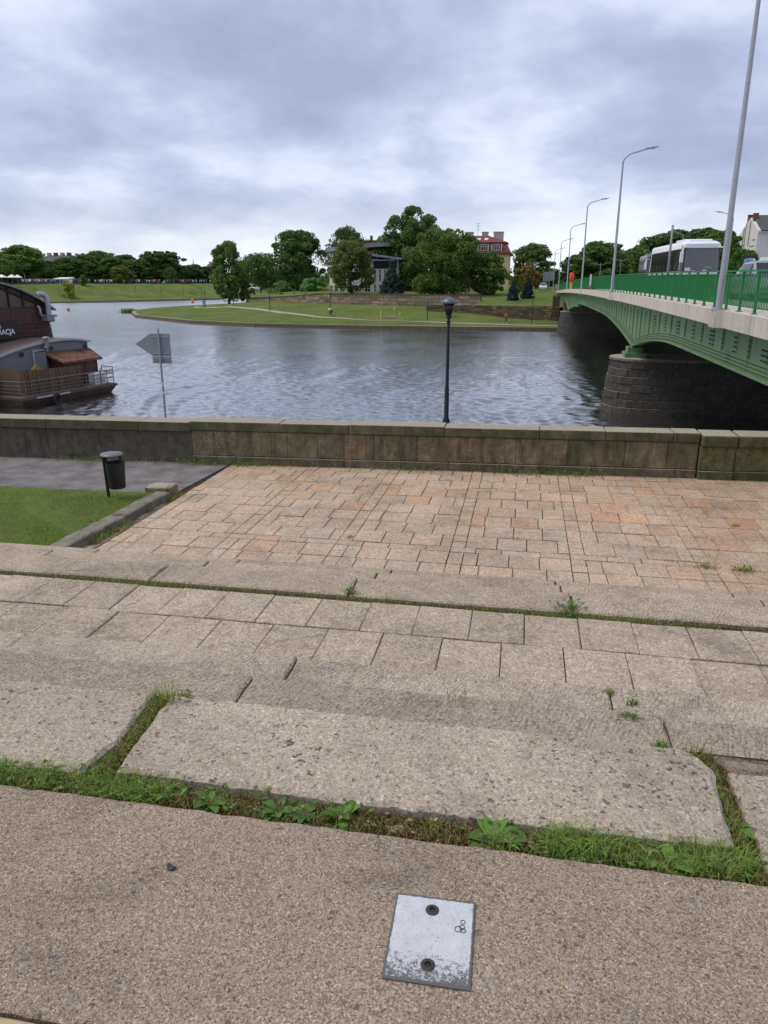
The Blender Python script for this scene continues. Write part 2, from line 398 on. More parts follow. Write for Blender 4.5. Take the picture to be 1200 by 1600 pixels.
rs = t.ramp(t.noise(t.scale(pos, (1.2, 1.2, .3)), 2.6, 7, .75), [(.57, 0.0), (.68, .8)])
col = t.mix(rs, col, (.085, .062, .040))
t.put(b.inputs['Base Color'], col); b.inputs['Roughness'].default_value = .6
M['rivet'] = simple('dirty_shaded_rivets', (.035, .065, .036), .6, .2, 4)  # dark green holds both dirt and the shade around the rivet heads
M['rail_green'] = simple('bright_green_rail_paint', (.012, .195, .050), .42, .12, 3)
M['render_white'] = simple('stained_white_render', (.60, .585, .56), .9, .1, .22, streak=.3)
M['render_grey'] = simple('light_grey_render', (.50, .50, .51), .9, .06, .3)
M['render_cream'] = simple('cream_render', (.66, .50, .27), .9, .07, .3)
M['render_beige'] = simple('beige_render', (.42, .39, .33), .9, .1, .3)
M['render_ochre'] = simple('ochre_render', (.62, .37, .13), .9, .1, .3)
M['clad_grey'] = simple('pale_grey_cladding', (.44, .44, .45), .7, .06, .4)
M['stain'] = simple('soot_stain', (.27, .245, .21), .95, .2, 1.5)
M['brick'] = simple('red_brick', (.17, .066, .048), .9, .2, 2)
M['roof_red'] = simple('red_roof_tile', (.15, .036, .030), .7, .18, 1.2)
M['roof_brown'] = simple('brown_roof_tile', (.13, .085, .06), .8, .2, 1.2)
M['roof_dark'] = simple('dark_slate_roof', (.060, .068, .066), .8, .15, .8)
M['roof_grey'] = simple('grey_sheet_roof', (.22, .24, .28), .45, .1, .5, metal=.3)
M['glass_dark'] = simple('dark_window_glass', (.020, .023, .027), .08, .1, .5)
M['window_white'] = simple('white_window_frame', (.68, .68, .66), .5, .05, 1)
# boat
M['boat_hull'] = simple('brown_boat_hull', (.075, .040, .030), .6, .25, 1.2)
M['boat_plank'] = simple('brown_boat_planks', (.070, .030, .022), .7, .25, 2.2)
M['boat_dark'] = simple('dark_boat_timber', (.035, .020, .016), .7, .2, 2)
M['boat_grey'] = simple('blue_grey_cabin_paint', (.155, .17, .19), .6, .07, .9)
M['boat_deck'] = simple('brown_boat_deck', (.17, .115, .095), .85, .12, 1.2)
M['boat_trim'] = simple('pale_cabin_trim', (.36, .37, .38), .5, .06, 2)
M['boat_rail'] = simple('weathered_brown_rail', (.12, .10, .09), .6, .15, 8)
M['reed'] = simple('woven_reed', (.13, .085, .05), .95, .35, 9, isl=.35)
M['terracotta'] = simple('terracotta_tile', (.165, .075, .050), .8, .25, 3, isl=.25)
M['rubber'] = simple('black_rubber', (.018, .018, .019), .8, .15, 9)
M['duct'] = simple('silver_duct', (.36, .38, .40), .4, .12, 6, metal=.7)
M['board_black'] = simple('black_signboard', (.016, .017, .020), .7, .1, 2)
M['letter'] = simple('white_lettering', (.72, .72, .70), .6, .05, 4)
M['white_box'] = simple('white_plastic_box', (.74, .76, .80), .5, .05, 4)
M['amber'] = simple('amber_board', (.40, .20, .06), .7, .1, 4)
m, t, b, pos = mat('smoky_glazing'); M['smoky'] = m
t.put(b.inputs['Base Color'], t.ramp(t.noise(pos, .9, 4, .6), [(.3, (.055, .040, .030)), (.7, (.13, .10, .080))])); b.inputs['Roughness'].default_value = .18
# vehicles, small coloured things
for nm, c, ro in [('bus_white', (.74, .76, .80), .25), ('bus_silver', (.36, .36, .37), .3), ('car_dark', (.055, .058, .066), .25), ('car_grey', (.26, .28, .31), .25),
                  ('car_white', (.70, .71, .73), .25), ('blue', (.03, .15, .50), .5), ('red', (.55, .045, .03), .5), ('orange', (.75, .14, .03), .6), ('yellow', (.70, .50, .04), .6),
                  ('white', (.74, .74, .72), .6), ('skin', (.46, .27, .19), .6), ('hair', (.05, .032, .02), .7), ('navy', (.03, .04, .09), .8), ('blue_cloth', (.06, .12, .38), .8),
                  ('black_cloth', (.02, .02, .022), .85), ('light_red', (.6, .1, .06), .4), ('lamp_glass', (.6, .6, .55), .2), ('dashboard', (.03, .03, .032), .8)]:
    M[nm] = simple(nm + '_finish', c, ro, .04, 3)
m, t, b, pos = mat('sky_grey_windscreen'); M['screen'] = m
b.inputs['Base Color'].default_value = (.26, .265, .28, 1); b.inputs['Roughness'].default_value = .05; b.inputs['Alpha'].default_value = .42  # sky reflection put into the glass as a grey base colour
m, t, b, pos = mat('smoked_lantern_glass'); M['lantern'] = m
b.inputs['Base Color'].default_value = (.05, .04, .04, 1); b.inputs['Roughness'].default_value = .1; b.inputs['Alpha'].default_value = .6
# worn white paint over dark steel
m, t, b, pos = mat('chipped_white_plate'); M['plate'] = m
o = t.new('ShaderNodeTexCoord').outputs['Object']; ox, oy, oz = t.sep(o)
edge = t.math('MAXIMUM', t.math('DIVIDE', t.math('ABSOLUTE', ox), .117), t.math('DIVIDE', t.math('ABSOLUTE', oy), .144))
wear = t.ramp(edge, [(.93, 0.0), (1.0, .36)])
low = t.ramp(oy, [(.0, 0.0), (1.0, 0.0)])
lowz = t.ramp(t.math('ADD', t.math('MULTIPLY', oy, -3.4), .5), [(.60, 0.0), (.95, .12)])
n = t.math('ADD', t.math('MULTIPLY', t.noise(o, 95, 8, .82), .72), t.math('MULTIPLY', t.noise(t.scale(o, (1, 1, 1), rot=(0, 0, .6)), 260, 3, .6, 1.5), .28))
k = t.ramp(t.math('ADD', t.math('ADD', n, wear), lowz), [(.575, 0.0), (.605, 1.0)])
white = t.ramp(t.noise(o, 22, 4, .6), [(.3, (.43, .45, .47)), (.7, (.545, .565, .585))])
t.put(b.inputs['Base Color'], t.mix(k, white, (.10, .095, .095))); b.inputs['Roughness'].default_value = .5
t.put(b.inputs['Normal'], t.bump(t.math('SUBTRACT', 1.0, k), .6, .0008))
# ================================================================== terrace, steps and square
def dense(poly, step, jit, rnd):
    out = []
    n = len(poly)
    for i in range(n):
        a, b = Vector(poly[i]), Vector(poly[(i + 1) % n]); L = (b - a).length; k = max(1, int(L / step)); d = (b - a) / max(L, 1e-6); nn = Vector((-d.y, d.x))
        drift = rnd.uniform(-jit, jit)
        for j in range(k):
            e = rnd.uniform(-jit, jit) * .7 + drift * .3 if j else rnd.uniform(-jit, jit) * .5
            if rnd.random() < .07: e += jit * 1.4 * (1 if j else 1)        # a chipped spot, bitten inwards
            out.append(a + d * (L * j / k) + nn * e)
    return out
def slab(poly, top, thick, step=.07, jit=.004, cham=.008, rnd=R, warp=None, tilt=0.0):
    """stone with broken arrises: counter-clockwise outline, chamfered top edge"""
    p = dense(poly, step, jit, rnd); n = len(p)
    c = sum(p, Vector((0, 0))) / n
    tx, ty = rnd.uniform(-tilt, tilt), rnd.uniform(-tilt, tilt)
    rings = []
    zt = lambda q: top + (q.x - c.x) * tx + (q.y - c.y) * ty
    inn = []
    for i in range(n):
        a, b = p[i - 1], p[(i + 1) % n]; d = (b - a).normalized(); nn = Vector((-d.y, d.x)); inn.append(p[i] + nn * cham * rnd.uniform(.7, 1.6))
    W_ = warp or (lambda q: q)
    vs = [(*W_(q), top - thick) for q in p] + [(*W_(q), zt(q) - cham * rnd.uniform(.7, 1.1)) for q in p] + [(*W_(q), zt(q)) for q in inn]
    fs = [tuple(range(2 * n, 3 * n))]
    for r in (0, 1):
        for i in range(n):
            j = (i + 1) % n; fs.append((r * n + i, r * n + j, (r + 1) * n + j, (r + 1) * n + i))
    return MB().add(vs, fs)
def quad(x0, x1, y0, y1): return [(x0, y0), (x1, y0), (x1, y1), (x0, y1)]

Z0, ZB, ZC, ZP, ZS = 5.0, 4.70, 4.40, 4.10, 3.15       # terrace, two broad steps, landing, square
rs = random.Random(3)
# upper pavement the photographer stands on
tp = MB(); tp.prism(quad(-9, 9, -14, 1.98), 3.0, Z0 - .032)
pav = tag(tp.build('pavement', M['soil']), kind='structure')
for x0, x1, y0, y1, mt in [(-9, -4.4, 1.205, 1.995, 'aggregate'), (-4.39, 3.1, 1.205, 1.995, 'aggregate'), (3.11, 9, 1.205, 1.995, 'aggregate')]:
    slab(quad(x0, x1, y0, y1), Z0, .14, .05, .004, .012, rs).build('concrete_slab', M[mt], pav)
for x0, x1 in [(-9, -3), (-2.99, 3), (3.01, 9)]:
    slab(quad(x0, x1, -14, 1.185), Z0 + .012, .15, .12, .003, .01, rs).build('tan_edge_slab', M['tan'], pav)

# steps: core mesh, stones as children
cm = MB()
cm.prism(quad(-12, 9, 1.98, 2.70), 2.6, Z0 - .032).prism(quad(-12, 9, 2.70, 3.44), 2.6, ZB - .1).prism(quad(-12, 9, 3.44, 4.2), 2.6, ZC - .1)
cm.prism(quad(-12, 9, 4.2, 6.28), 2.6, ZP - .03)
cm.prism(quad(-12, 9, 6.28, 7.2), 2.4, 3.78).prism(quad(-12, 9, 7.2, 8.1), 2.4, 3.46)
steps = tag(cm.build('stone_steps', M['soil']), kind='structure')
gr = lambda a=.0: tuple(min(1.25, max(.6, 1 + R.uniform(-.09, .09) + a)) for _ in (0,))[0]
def tint(warm=0.0, spread=.08):
    k = 1 + R.uniform(-spread, spread)
    return (k * (1 + warm), k, k * (1 - warm * 1.1))
# top step: long pitted blocks, one with a broken corner
A = [[(-5.6, 2.125), (-3.62, 2.115), (-3.60, 2.66), (-5.6, 2.66)],
     [(-3.52, 2.11), (-1.545, 2.10), (-1.50, 2.30), (-1.535, 2.66), (-3.55, 2.66)],
     [(-1.415, 2.135), (-.6, 2.115), (.1, 2.12), (.755, 2.135), (.762, 2.30), (.775, 2.42), (.782, 2.53), (.745, 2.60), (.69, 2.655), (-1.45, 2.655)],
     [(.832, 2.05), (2.9, 2.08), (2.9, 2.555), (.835, 2.552)], [(.86, 2.572), (2.9, 2.575), (2.9, 2.66), (.80, 2.655)], [(2.98, 2.08), (5.6, 2.1), (5.6, 2.66), (2.97, 2.66)]]
for i, p in enumerate(A):
    slab(p, Z0 + [.004, .006, .014, .003, -.012, .005][i], .16, .035, .0065, .014, rs, tilt=.004).build('step_slab', M['granite_pitted'], steps, smooth=False, color=tint(-.025, .04) if i != 4 else (.62, .58, .58))
for xs, y0, y1, z in [((-5.4, -3.38, -1.355, .775, 2.8, 5.2), 2.655, 3.40, ZB), ((-5.3, -3.31, -1.345, .62, 2.6, 4.9), 3.41, 4.165, ZC)]:
    for a, bb in zip(xs[:-1], xs[1:]):
        slab(quad(a + .006, bb - .006, y0, y1), z + R.uniform(-.008, .01), .2, .05, .0045, .012, rs, tilt=.004).build('step_slab', M['granite_chiselled'], steps, color=tuple(q * (.90 if z == ZB else 1.04) for q in tint(-.02, .05)))
# landing: two rows of square pavers, a grassy joint, and the edge slabs
for (y0, y1, x0, wd, ph) in [(5.215, 5.755, -7.0, .432, .0), (4.665, 5.20, -7.1, .458, 0.0), (4.175, 4.655, -7.1, .44, .2)]:
    x = -.285 + ph if y0 > 5.21 else -.007 + ph
    while x > -7.2: x -= wd
    while x < 5.4:
        w = wd + R.uniform(-.012, .012)
        slab(quad(x + .003, x + w - .003, y0, y1), ZP + R.uniform(-.006, .006), .12, .18, .003, .006, rs, tilt=.006).build('paving_stone', M['granite'], steps, color=tint(.0, .07))
        x += w
for a, bb in zip((-7.1, -5.2, -3.31, -1.41, .533, 2.45, 4.3), (-5.2, -3.31, -1.41, .533, 2.45, 4.3, 6.2)):
    slab(quad(a + .008, bb - .008, 5.87, 6.29), ZP + .005 + R.uniform(-.004, .006), .3, .07, .004, .014, rs, tilt=.004).build('step_slab', M['granite_chiselled'], steps, color=tint(.01, .05))
for y0, y1, z in [(6.3, 7.19, 3.80), (7.21, 8.1, 3.48)]:
    for k in range(7): slab(quad(-7.1 + 1.9 * k + .008, -5.2 + 1.9 * k - .008, y0, y1), z, .2, .2, .004, .014, rs).build('step_slab', M['granite_chiselled'], steps, color=tint(.01, .05))

# the square: fields of running-bond pavers between narrow strips; far rows fan with the parapet
def warp(q):
    k = min(1, max(0, (q.y - 9.9) / 4.2)); return Vector((q.x, q.y + q.x * .056 * k))
bed = MB()
g_ = [(-6.1, 8.0), (7, 8.0), (7, 9.9), (7, 15.1), (-6.0, 14.0), (-6.1, 9.9)]
bed.prism(g_, 2.2, ZS - .022)
plaza = tag(bed.build('square', M['soil']), kind='structure')
stones = []
cols = [-5.80 + 1.645 * k for k in range(8)]
rows = [(8.1, 8.32), (8.33, 8.77), (8.78, 9.235), (9.245, 9.70), ('s', 9.71, 9.90)] + [(9.912 + .512 * k, 9.912 + .512 * k + .502) for k in range(6)] + [('s', 12.99, 13.15), (13.16, 13.61), (13.62, 14.06), (14.07, 14.50)]
ro = random.Random(11)
def ptint(x, y):
    r = ro.random(); warmz = .5 + .5 * math.sin(x * 1.1 + 1.0) * math.cos(y * .9)
    zone = math.exp(-((x - .3) / 2.2) ** 2 - ((y - 12.6) / 1.3) ** 2) + .7 * math.exp(-((x - 3.6) / 1.5) ** 2 - ((y - 11.2) / 1.6) ** 2) + .5 * math.exp(-((x + 4.6) / 1.2) ** 2 - ((y - 13.5) / .8) ** 2)
    if r < .04 + .30 * zone: w = ro.uniform(.11, .24); k = ro.uniform(.84, 1.02)
    elif r < .22: w = ro.uniform(.0, .03); k = ro.uniform(.92, 1.02)
    else: w = ro.uniform(.025, .07) + .05 * zone; k = ro.uniform(.9, 1.06)
    if x > 2.4: k *= 1 - .13 * min(1, (x - 2.4) / 1.2); w += .03  # bridge shade put into the right-hand stones as a browner, darker tint
    k *= 1.12
    return (k * (1 + w), k * (1 - w * .35), k * (1 - w * 1.0))
for ci, cx in enumerate(cols):
    L, Rr = cx + .20, cx + 1.645
    for ri, row in enumerate(rows):
        if row[0] == 's':
            x = cx
            while x < Rr - .05:
                w = min(ro.uniform(.35, .55), Rr - x)
                if Rr - x - w < .12: w = Rr - x
                stones.append((x + .004, x + w - .004, row[1], row[2])); x += w
            continue
        y0, y1 = row
        h = (y0 + y1) / 2
        stones.append((cx + .004, L - .004, y0, h - .003 if ri % 2 else y1))
        if ri % 2: stones.append((cx + .004, L - .004, h + .003, y1))
        seq = [.43, .43, .43, .155] if ri % 2 else [.23, .43, .43, .355]
        if ri % 4 == 3: seq = [.2, .415, .415, .415]
        x = L
        for i, w in enumerate(seq):
            w += ro.uniform(-.012, .012) if i < len(seq) - 1 else 0
            e = min(x + w, Rr) if i < len(seq) - 1 else Rr
            stones.append((x + .005, e - .005, y0, y1)); x = e
# the 300 that show largest are parts, the others one joined part
def seen(s):
    x, y = (s[0] + s[1]) / 2, (s[2] + s[3]) / 2
    r_ = x * math.cos(YAW) + y * math.sin(YAW); f_ = -x * math.sin(YAW) + y * math.cos(YAW)
    inside = abs(r_ / f_) < .54 and y > 8.6
    return (0 if inside else 1, -(s[1] - s[0]) * (s[3] - s[2]) / (f_ ** 3))
stones.sort(key=seen)
rest = MB(); nmax = 298
for i, (x0, x1, y0, y1) in enumerate(stones):
    if x1 - x0 < .05: continue
    part = i < nmax
    sb = slab(quad(x0, x1, y0 + .004, y1 - .004), ZS + ro.uniform(-.005, .004), .06, .5, .004, .007, ro, warp, tilt=.006)
    if part: sb.build('paving_stone', M['granite'], plaza, color=ptint((x0 + x1) / 2, (y0 + y1) / 2))
    else: rest.add(sb.v, sb.f)
tag(rest.build('paving_stones', M['granite'], plaza, color=(1.15, 1.06, .97)), kind='stuff')

# ================================================================== lawn, kerb, asphalt path and bin on the left
ll = MB(); ll.prism([(-22, 8.35), (-6.33, 8.45), (-6.17, 11.42), (-22, 11.0)], 2.3, ZS + .10)
lawn_ground = tag(ll.build('lawn_ground', M['lawn']), kind='structure')
pth = MB(); pth.prism([(-24, 11.0), (-6.3, 11.46), (-5.98, 11.75), (-5.83, 14.22), (-24, 13.2)], 2.3, ZS + .004)
path = tag(pth.build('asphalt_path', M['asphalt']), kind='structure')
sa = MB(); sa.prism([(-6.25, 8.3), (-5.83, 8.3), (-5.83, 11.8), (-6.1, 11.8)], 2.3, ZS - .012)
tag(sa.build('sandy_strip', M['sand']), kind='structure')
kb = empty('kerb', (-6.1, 10, ZS), 'low dark stone kerb between lawn and granite square', 'kerb')
ky = [8.42, 9.25, 10.05, 10.8, 11.42]
for a, bb in zip(ky[:-1], ky[1:]):
    xa, xb = -6.28 + (a - 8.4) * .055, -6.28 + (bb - 8.4) * .055
    slab([(xa - .03, a + .006), (xa + .24, a + .006), (xb + .24, bb - .006), (xb - .03, bb - .006)], ZS + .145 + R.uniform(-.012, .012), .3, .08, .01, .022, rs, tilt=.012).build('kerb_stone', M['kerb_stone'], kb, color=(lambda c: tuple(q * .78 for q in c))(tint(-.02, .12)))
for a, bb in [(-7.6, -6.32), (-9.1, -7.62), (-10.8, -9.12), (-13, -10.82)]:
    slab(quad(a + .006, bb - .006, 8.30, 8.42), ZS + .17 + R.uniform(-.01, .01), .3, .08, .01, .02, rs).build('kerb_stone', M['kerb_stone'], kb, color=(lambda c: tuple(q * .78 for q in c))(tint(-.02, .12)))
eb = MB(); q = slab([(-6.36, 11.44), (-5.93, 11.47), (-5.90, 11.78), (-6.33, 11.80)], ZS + .20, .3, .07, .012, .03, rs, tilt=.02)
tag(q.build('mossy_kerb_block', M['coping_stone'], color=(1.15, 1.1, .9)), 'square mossy stone block at the far end of the lawn kerb', 'stone block')
fl = MB()
for k in range(13):
    x = -6.6 - k * .62 + R.uniform(-.1, .1)
    q = slab(quad(x - .42, x, 11.03 + R.uniform(-.03, .03) - k * .008, 11.16 - k * .008), ZS + .097, .12, .1, .015, .012, rs, tilt=.02); fl.add(q.v, q.f)
tag(fl.build('edging_stones', M['kerb_stone'], lawn_ground, color=(.6, .57, .5)), kind='stuff')
for k, (x, y, w, h) in enumerate([(-6.0, 8.9, .3, .22), (-6.02, 9.35, .24, .3), (-5.97, 9.9, .22, .34), (-5.95, 10.45, .2, .3), (-5.93, 11.0, .16, .34)]):
    slab(quad(x - w / 2, x + w / 2, y - h / 2, y + h / 2), ZS + .003, .06, .1, .012, .01, rs, tilt=.01).build('paving_stone', M['granite'], plaza, color=(.85, .8, .72))

bx, by, bz = -6.80, 11.02, ZS + .10
bin_ = empty('litter_bin', (bx, by, bz), 'black litter bin with a grey lid on a post at the lawn edge', 'litter bin')
MB().tube([(bx, by, bz - .05), (bx - .02, by, bz + .78)], .027, 10).build('post', M['black_plastic'], bin_, smooth=True, auto=50)
q = MB(); q.lathe([(.10, .0), (.13, .005), (.135, .02), (.155, .43), (.158, .445), (.15, .446), (.128, .03), (.0, .025)], 28, (bx + .20, by - .03, bz + .185)); q.build('bucket', M['black_plastic'], bin_, smooth=True, auto=40)
q = MB(); q.lathe([(.0, 0), (.175, 0), (.185, .015), (.172, .034), (.10, .046), (.0, .05)], 28, (bx + .155, by - .03, bz + .745)); q.build('lid', M['grey_plastic'], bin_, smooth=True, auto=50)
for sx_ in (.03, .295): MB().box(bx + sx_, bx + sx_ + .03, by - .05, by - .02, bz + .56, bz + .75).build('lid_bracket', M['black_plastic'], bin_)
MB().tube([(bx, by, bz + .27), (bx + .09, by - .01, bz + .27)], .016, 8).build('clamp', M['black_plastic'], bin_)
MB().box(bx + .335, bx + .365, by - .05, by - .03, bz + .585, bz + .61).build('lock', M['black_plastic'], bin_)

# ================================================================== parapet wall
wy = lambda x: 14.42 + .058 * x            # front face at the ground
wall = empty('parapet_wall', (-2, wy(-2), ZS), 'long mossy stone parapet wall along the river side of the square', 'wall')
def wseg(mb, x0, x1, z0, z1, f0, f1, mi=0, rnd=None, bulge=.0):
    """block following the wall line; f0/f1 set how far the front stands out at bottom and top"""
    p = []
    for z, f in ((z0, f0), (z1, f1)):
        for x, back in ((x0, 0), (x1, 0), (x1, 1), (x0, 1)):
            p.append((x, wy(x) + (.44 if back else -f), z))
    return mb.hexa([p[0], p[1], p[2], p[3], p[4], p[5], p[6], p[7]], mi)
def wblock(name, x0, x1, z0, z1, f, m, col, g=.005, bev=.012):
    q = MB(); f += R.uniform(-.006, .008); wseg(q, x0 + g / 2, x1 - g / 2, z0 + .003, z1 - .003, f, f)
    return q.build(name, M[m], wall, color=col, bevel=bev)
core = MB(); wseg(core, -24, 7.5, ZS - .6, ZS + .82, -.03, -.03); core.build('wall_core', M['soil'], wall)
def wtint(base, s=.14): k = 1 + R.uniform(-s, s); return tuple(c * k for c in base)
# left stretch: rough dark stone below a thin coping
x = -24.0
while x < -6.65:
    w = min(R.uniform(1.2, 2.2), -6.62 - x);  w = -6.62 - x if -6.62 - x - w < .5 else w
    wblock('wall_block', x, x + w, ZS - .1, ZS + .66, .0, 'wall_rough', wtint((.50, .49, .47), .06)); x += w
x = -24.0
while x < -6.65:
    w = min(R.uniform(.9, 1.5), -6.62 - x);  w = -6.62 - x if -6.62 - x - w < .4 else w
    wblock('coping_stone', x, x + w, ZS + .66, ZS + .86, .06, 'coping_stone', wtint((.5, .5, .42))); x += w
# right stretch: plinth, blocks, overhanging coping, piers
joints = [-6.62, -6.16, -4.95, -4.62, -3.99, -3.45, -3.0, -2.85]
x = -2.85
while x < 3.25: x += R.uniform(.55, 1.15); joints.append(min(x, 3.35))
joints[-1] = 3.36
wc = [(1.05, .85, .62), (.92, .82, .68), (.85, .72, .55), (1.12, 1.0, .82), (.72, .66, .58), (.80, .76, .55), (1.0, .74, .52)]
for a, bb in zip(joints[:-1], joints[1:]): wblock('wall_block', a, bb, ZS + .17, ZS + .685, .02, 'wall_stone', wtint(tuple(.5 * q + .5 * m_ for q, m_ in zip(R.choice(wc), (.86, .78, .64))), .07))
x = -6.62
while x < 3.3:
    w = min(R.uniform(.5, 1.3), 3.36 - x); w = 3.36 - x if 3.36 - x - w < .3 else w
    wblock('plinth_stone', x, x + w, ZS - .1, ZS + .165, .05, 'wall_stone', wtint((.62, .56, .5))); x += w
x = -6.66
while x < 3.3:
    w = min(R.uniform(1.0, 1.9), 3.36 - x); w = 3.36 - x if 3.36 - x - w < .3 else w
    cs = wblock('coping_stone', x, x + w, ZS + .69, ZS + .885 + R.uniform(-.008, .008), .055, 'coping_stone', wtint((.60, .60, .48), .14), bev=.02); x += w
for a, bb, f in [(3.38, 4.02, .09), (4.03, 5.0, .06), (5.01, 6.1, .06), (6.11, 7.5, .06)]:
    wblock('wall_block', a, bb, ZS + .17, ZS + .63, f, 'wall_stone', wtint((.74, .78, .5), .08)); wblock('plinth_stone', a, bb, ZS - .1, ZS + .165, f + .04, 'wall_stone', wtint((.5, .55, .36), .08))
    wblock('coping_stone', a, bb, ZS + .635, ZS + .87, f + .10, 'coping_stone', wtint((.5, .52, .36), .08), bev=.035)
# lower boulevard behind the wall
lb = MB(); lb.prism([(-60, 12.5), (-24, 13.5), (7.5, 15.2), (40, 15.2), (40, 27.9), (-5, 27.8), (-30, 25.5), (-60, 22)], -1.2, 1.55)
tag(lb.build('lower_boulevard', M['road']), kind='structure')

# ================================================================== metal plate in the pavement
pl = empty('metal_plate', (-.165, 1.610, Z0 + .001), 'small chipped white metal plate with two bolts set in the concrete', 'metal plate', rz=rad(1.2))
me = MB(); me.prism(quad(-.117, .117, -.144, .144), 0, .005); o = link('plate', me.mesh('plate', M['plate']), pl); bv = o.modifiers.new('b', 'BEVEL'); bv.width = .0015
for (px_, py_) in ((-.006, .094), (.0, -.088)):
    q = MB(); q.lathe([(.0, 0), (.0195, 0), (.0195, .0018), (.0165, .0038), (.0085, .0038), (.0085, .0), (.0, .0)], 24); bo = link('bolt', q.mesh('bolt', M['rust'], True), pl, (px_, py_, .0051)); bo.data.set_sharp_from_angle(angle=rad(30))
    hx = MB(); hx.lathe([(.0, 0), (.0062, 0), (.0062, .0012), (.0, .0012)], 6); link('hex_socket', hx.mesh('hex_socket', M['black_plastic']), bo, (0, 0, .0002))
for (px_, py_, r_) in ((.073, .040, .0095), (.086, .037, .0075), (.083, .048, .0075), (.0845, .066, .0065)):
    ring = [(px_ + r_ * math.cos(a), py_ + r_ * math.sin(a), .0055) for a in np.linspace(0, 2 * math.pi, 19)]
    q = MB(); q.tube(ring, .0011, 5, cap=False); link('ring_mark', q.mesh('ring_mark', M['rust'], True), pl)
# ================================================================== grass and weeds
class Blades:
    """many narrow bent blades in one mesh"""
    def __init__(s, seed): s.r = random.Random(seed); s.b = MB()
    def blade(s, x, y, z, h, w, lean, mi=0, az=None, seg=2):
        az = s.r.uniform(0, 2 * math.pi) if az is None else az; la = s.r.uniform(0, 2 * math.pi)
        d = Vector((math.cos(la), math.sin(la), 0)); sd_ = Vector((math.cos(az), math.sin(az), 0)) * w / 2
        p0 = Vector((x, y, z)); p1 = p0 + d * lean * .35 * h + Vector((0, 0, h * .6)); p2 = p0 + d * lean * h + Vector((0, 0, h * max(.15, 1 - .55 * lean * lean)))
        if seg == 1: s.b.add([p0 - sd_, p0 + sd_, p2], [(0, 1, 2)], mi)
        else: s.b.add([p0 - sd_, p0 + sd_, p1 + sd_ * .75, p1 - sd_ * .75, p2], [(0, 1, 2, 3), (3, 2, 4)], mi)
    def leaflet(s, x, y, z, L, w, el, mi=0):
        az = s.r.uniform(0, 2 * math.pi); d = Vector((math.cos(az) * math.cos(el), math.sin(az) * math.cos(el), math.sin(el))); n = Vector((-math.sin(az), math.cos(az), 0)) * w / 2
        p = Vector((x, y, z)); up = Vector((0, 0, w * .15))
        s.b.add([p, p + d * L * .45 - n + up, p + d * L, p + d * L * .45 + n + up, p + d * L * .5], [(0, 4, 1), (1, 4, 2), (2, 4, 3), (3, 4, 0)], mi)
GM = [M['blade'], M['weed'], M['dry']]
rw = random.Random(21)
# strip of weeds in the wide joint between pavement and top step: patchy green, dry and bare soil
bl = Blades(5)
def lush(x):      # how green the strip is along its length
    return .30 + .5 * (math.sin(x * 3.1 + .6) * .5 + .5) + (.35 if .15 < x < .85 else 0) - (.45 if -.42 < x < -.05 else 0) + (.25 if x < -1.15 else 0)
for k in range(14500):
    x = rw.uniform(-2.3, 1.35); y = 2.0 + rw.betavariate(1.4, 1.4) * .125; g_ = lush(x)
    if rw.random() > .12 + .75 * g_ * (.55 + .45 * math.sin(x * 23 + 3 * math.sin(x * 7))):
        if rw.random() < .5: bl.blade(x, y, 4.966, rw.uniform(.02, .05), rw.uniform(.0022, .004), rw.uniform(.9, 1.6), 2 if rw.random() < .8 else 0)
        continue
    dry = rw.random() > g_ + .12
    bl.blade(x, y, 4.962, rw.uniform(.02, .085) * (.55 + .7 * g_) * (.7 if dry else 1), rw.uniform(.0022, .0042), rw.uniform(.3, 1.1), 2 if dry else 0)
    if rw.random() < .16 * g_: bl.leaflet(x, y, 4.966 + rw.uniform(0, .045), rw.uniform(.016, .042), rw.uniform(.009, .022), rw.uniform(-.1, .7), 1)
for (xa, ya, xb, yb, n, hh) in [(-1.475, 2.12, -1.475, 2.62, 1500, .06), (.80, 2.1, .765, 2.66, 1100, .05)]:
    for k in range(n):
        u_ = rw.random(); x = xa + (xb - xa) * u_ + rw.gauss(0, .022); y = ya + (yb - ya) * u_
        dry = rw.random() < .42
        bl.blade(x, y, 4.965, rw.uniform(.5, 1.2) * hh, rw.uniform(.002, .004), rw.uniform(.3, 1.2), 2 if dry else 0)
tag(bl.b.build('joint_grass', GM), kind='stuff')
# thin green and brown line of grass along the landing joint, moss crumbs in the paving joints
bl = Blades(6)
for k in range(9000):
    x = rw.uniform(-7, 5); m_ = .5 + .5 * math.sin(x * 2.3) * math.sin(x * .7 + 1)
    bl.blade(x, rw.uniform(5.762, 5.866), 4.072, rw.uniform(.03, .065) * (.7 + .5 * m_), .005, rw.uniform(.3, 1.1), 0 if rw.random() < .35 + .4 * m_ else 2, seg=1)
for k in range(900):
    x = rw.choice(cols[1:7]) + rw.choice((0, .2)); y = rw.uniform(8.4, 14.3); y += x * .056 * min(1, max(0, (y - 9.9) / 4.2))
    if math.sin(y * 3 + x * 5) < .2: continue
    bl.blade(x + rw.gauss(0, .008), y, 3.13, rw.uniform(.015, .05), .007, rw.uniform(.3, 1.1), 0 if rw.random() < .5 else 2, seg=1)
for k in range(700):
    x = rw.uniform(-5.5, 5); y = rw.choice((9.705, 9.905, 9.24, 8.775, 12.98)); y += x * .056 * min(1, max(0, (y - 9.9) / 4.2))
    if math.sin(x * 2.1 + y * 7) < .35: continue
    bl.blade(x, y, 3.13, rw.uniform(.015, .05), .007, rw.uniform(.3, 1.1), 0 if rw.random() < .45 else 2, seg=1)
tag(bl.b.build('paving_grass', GM), kind='stuff')
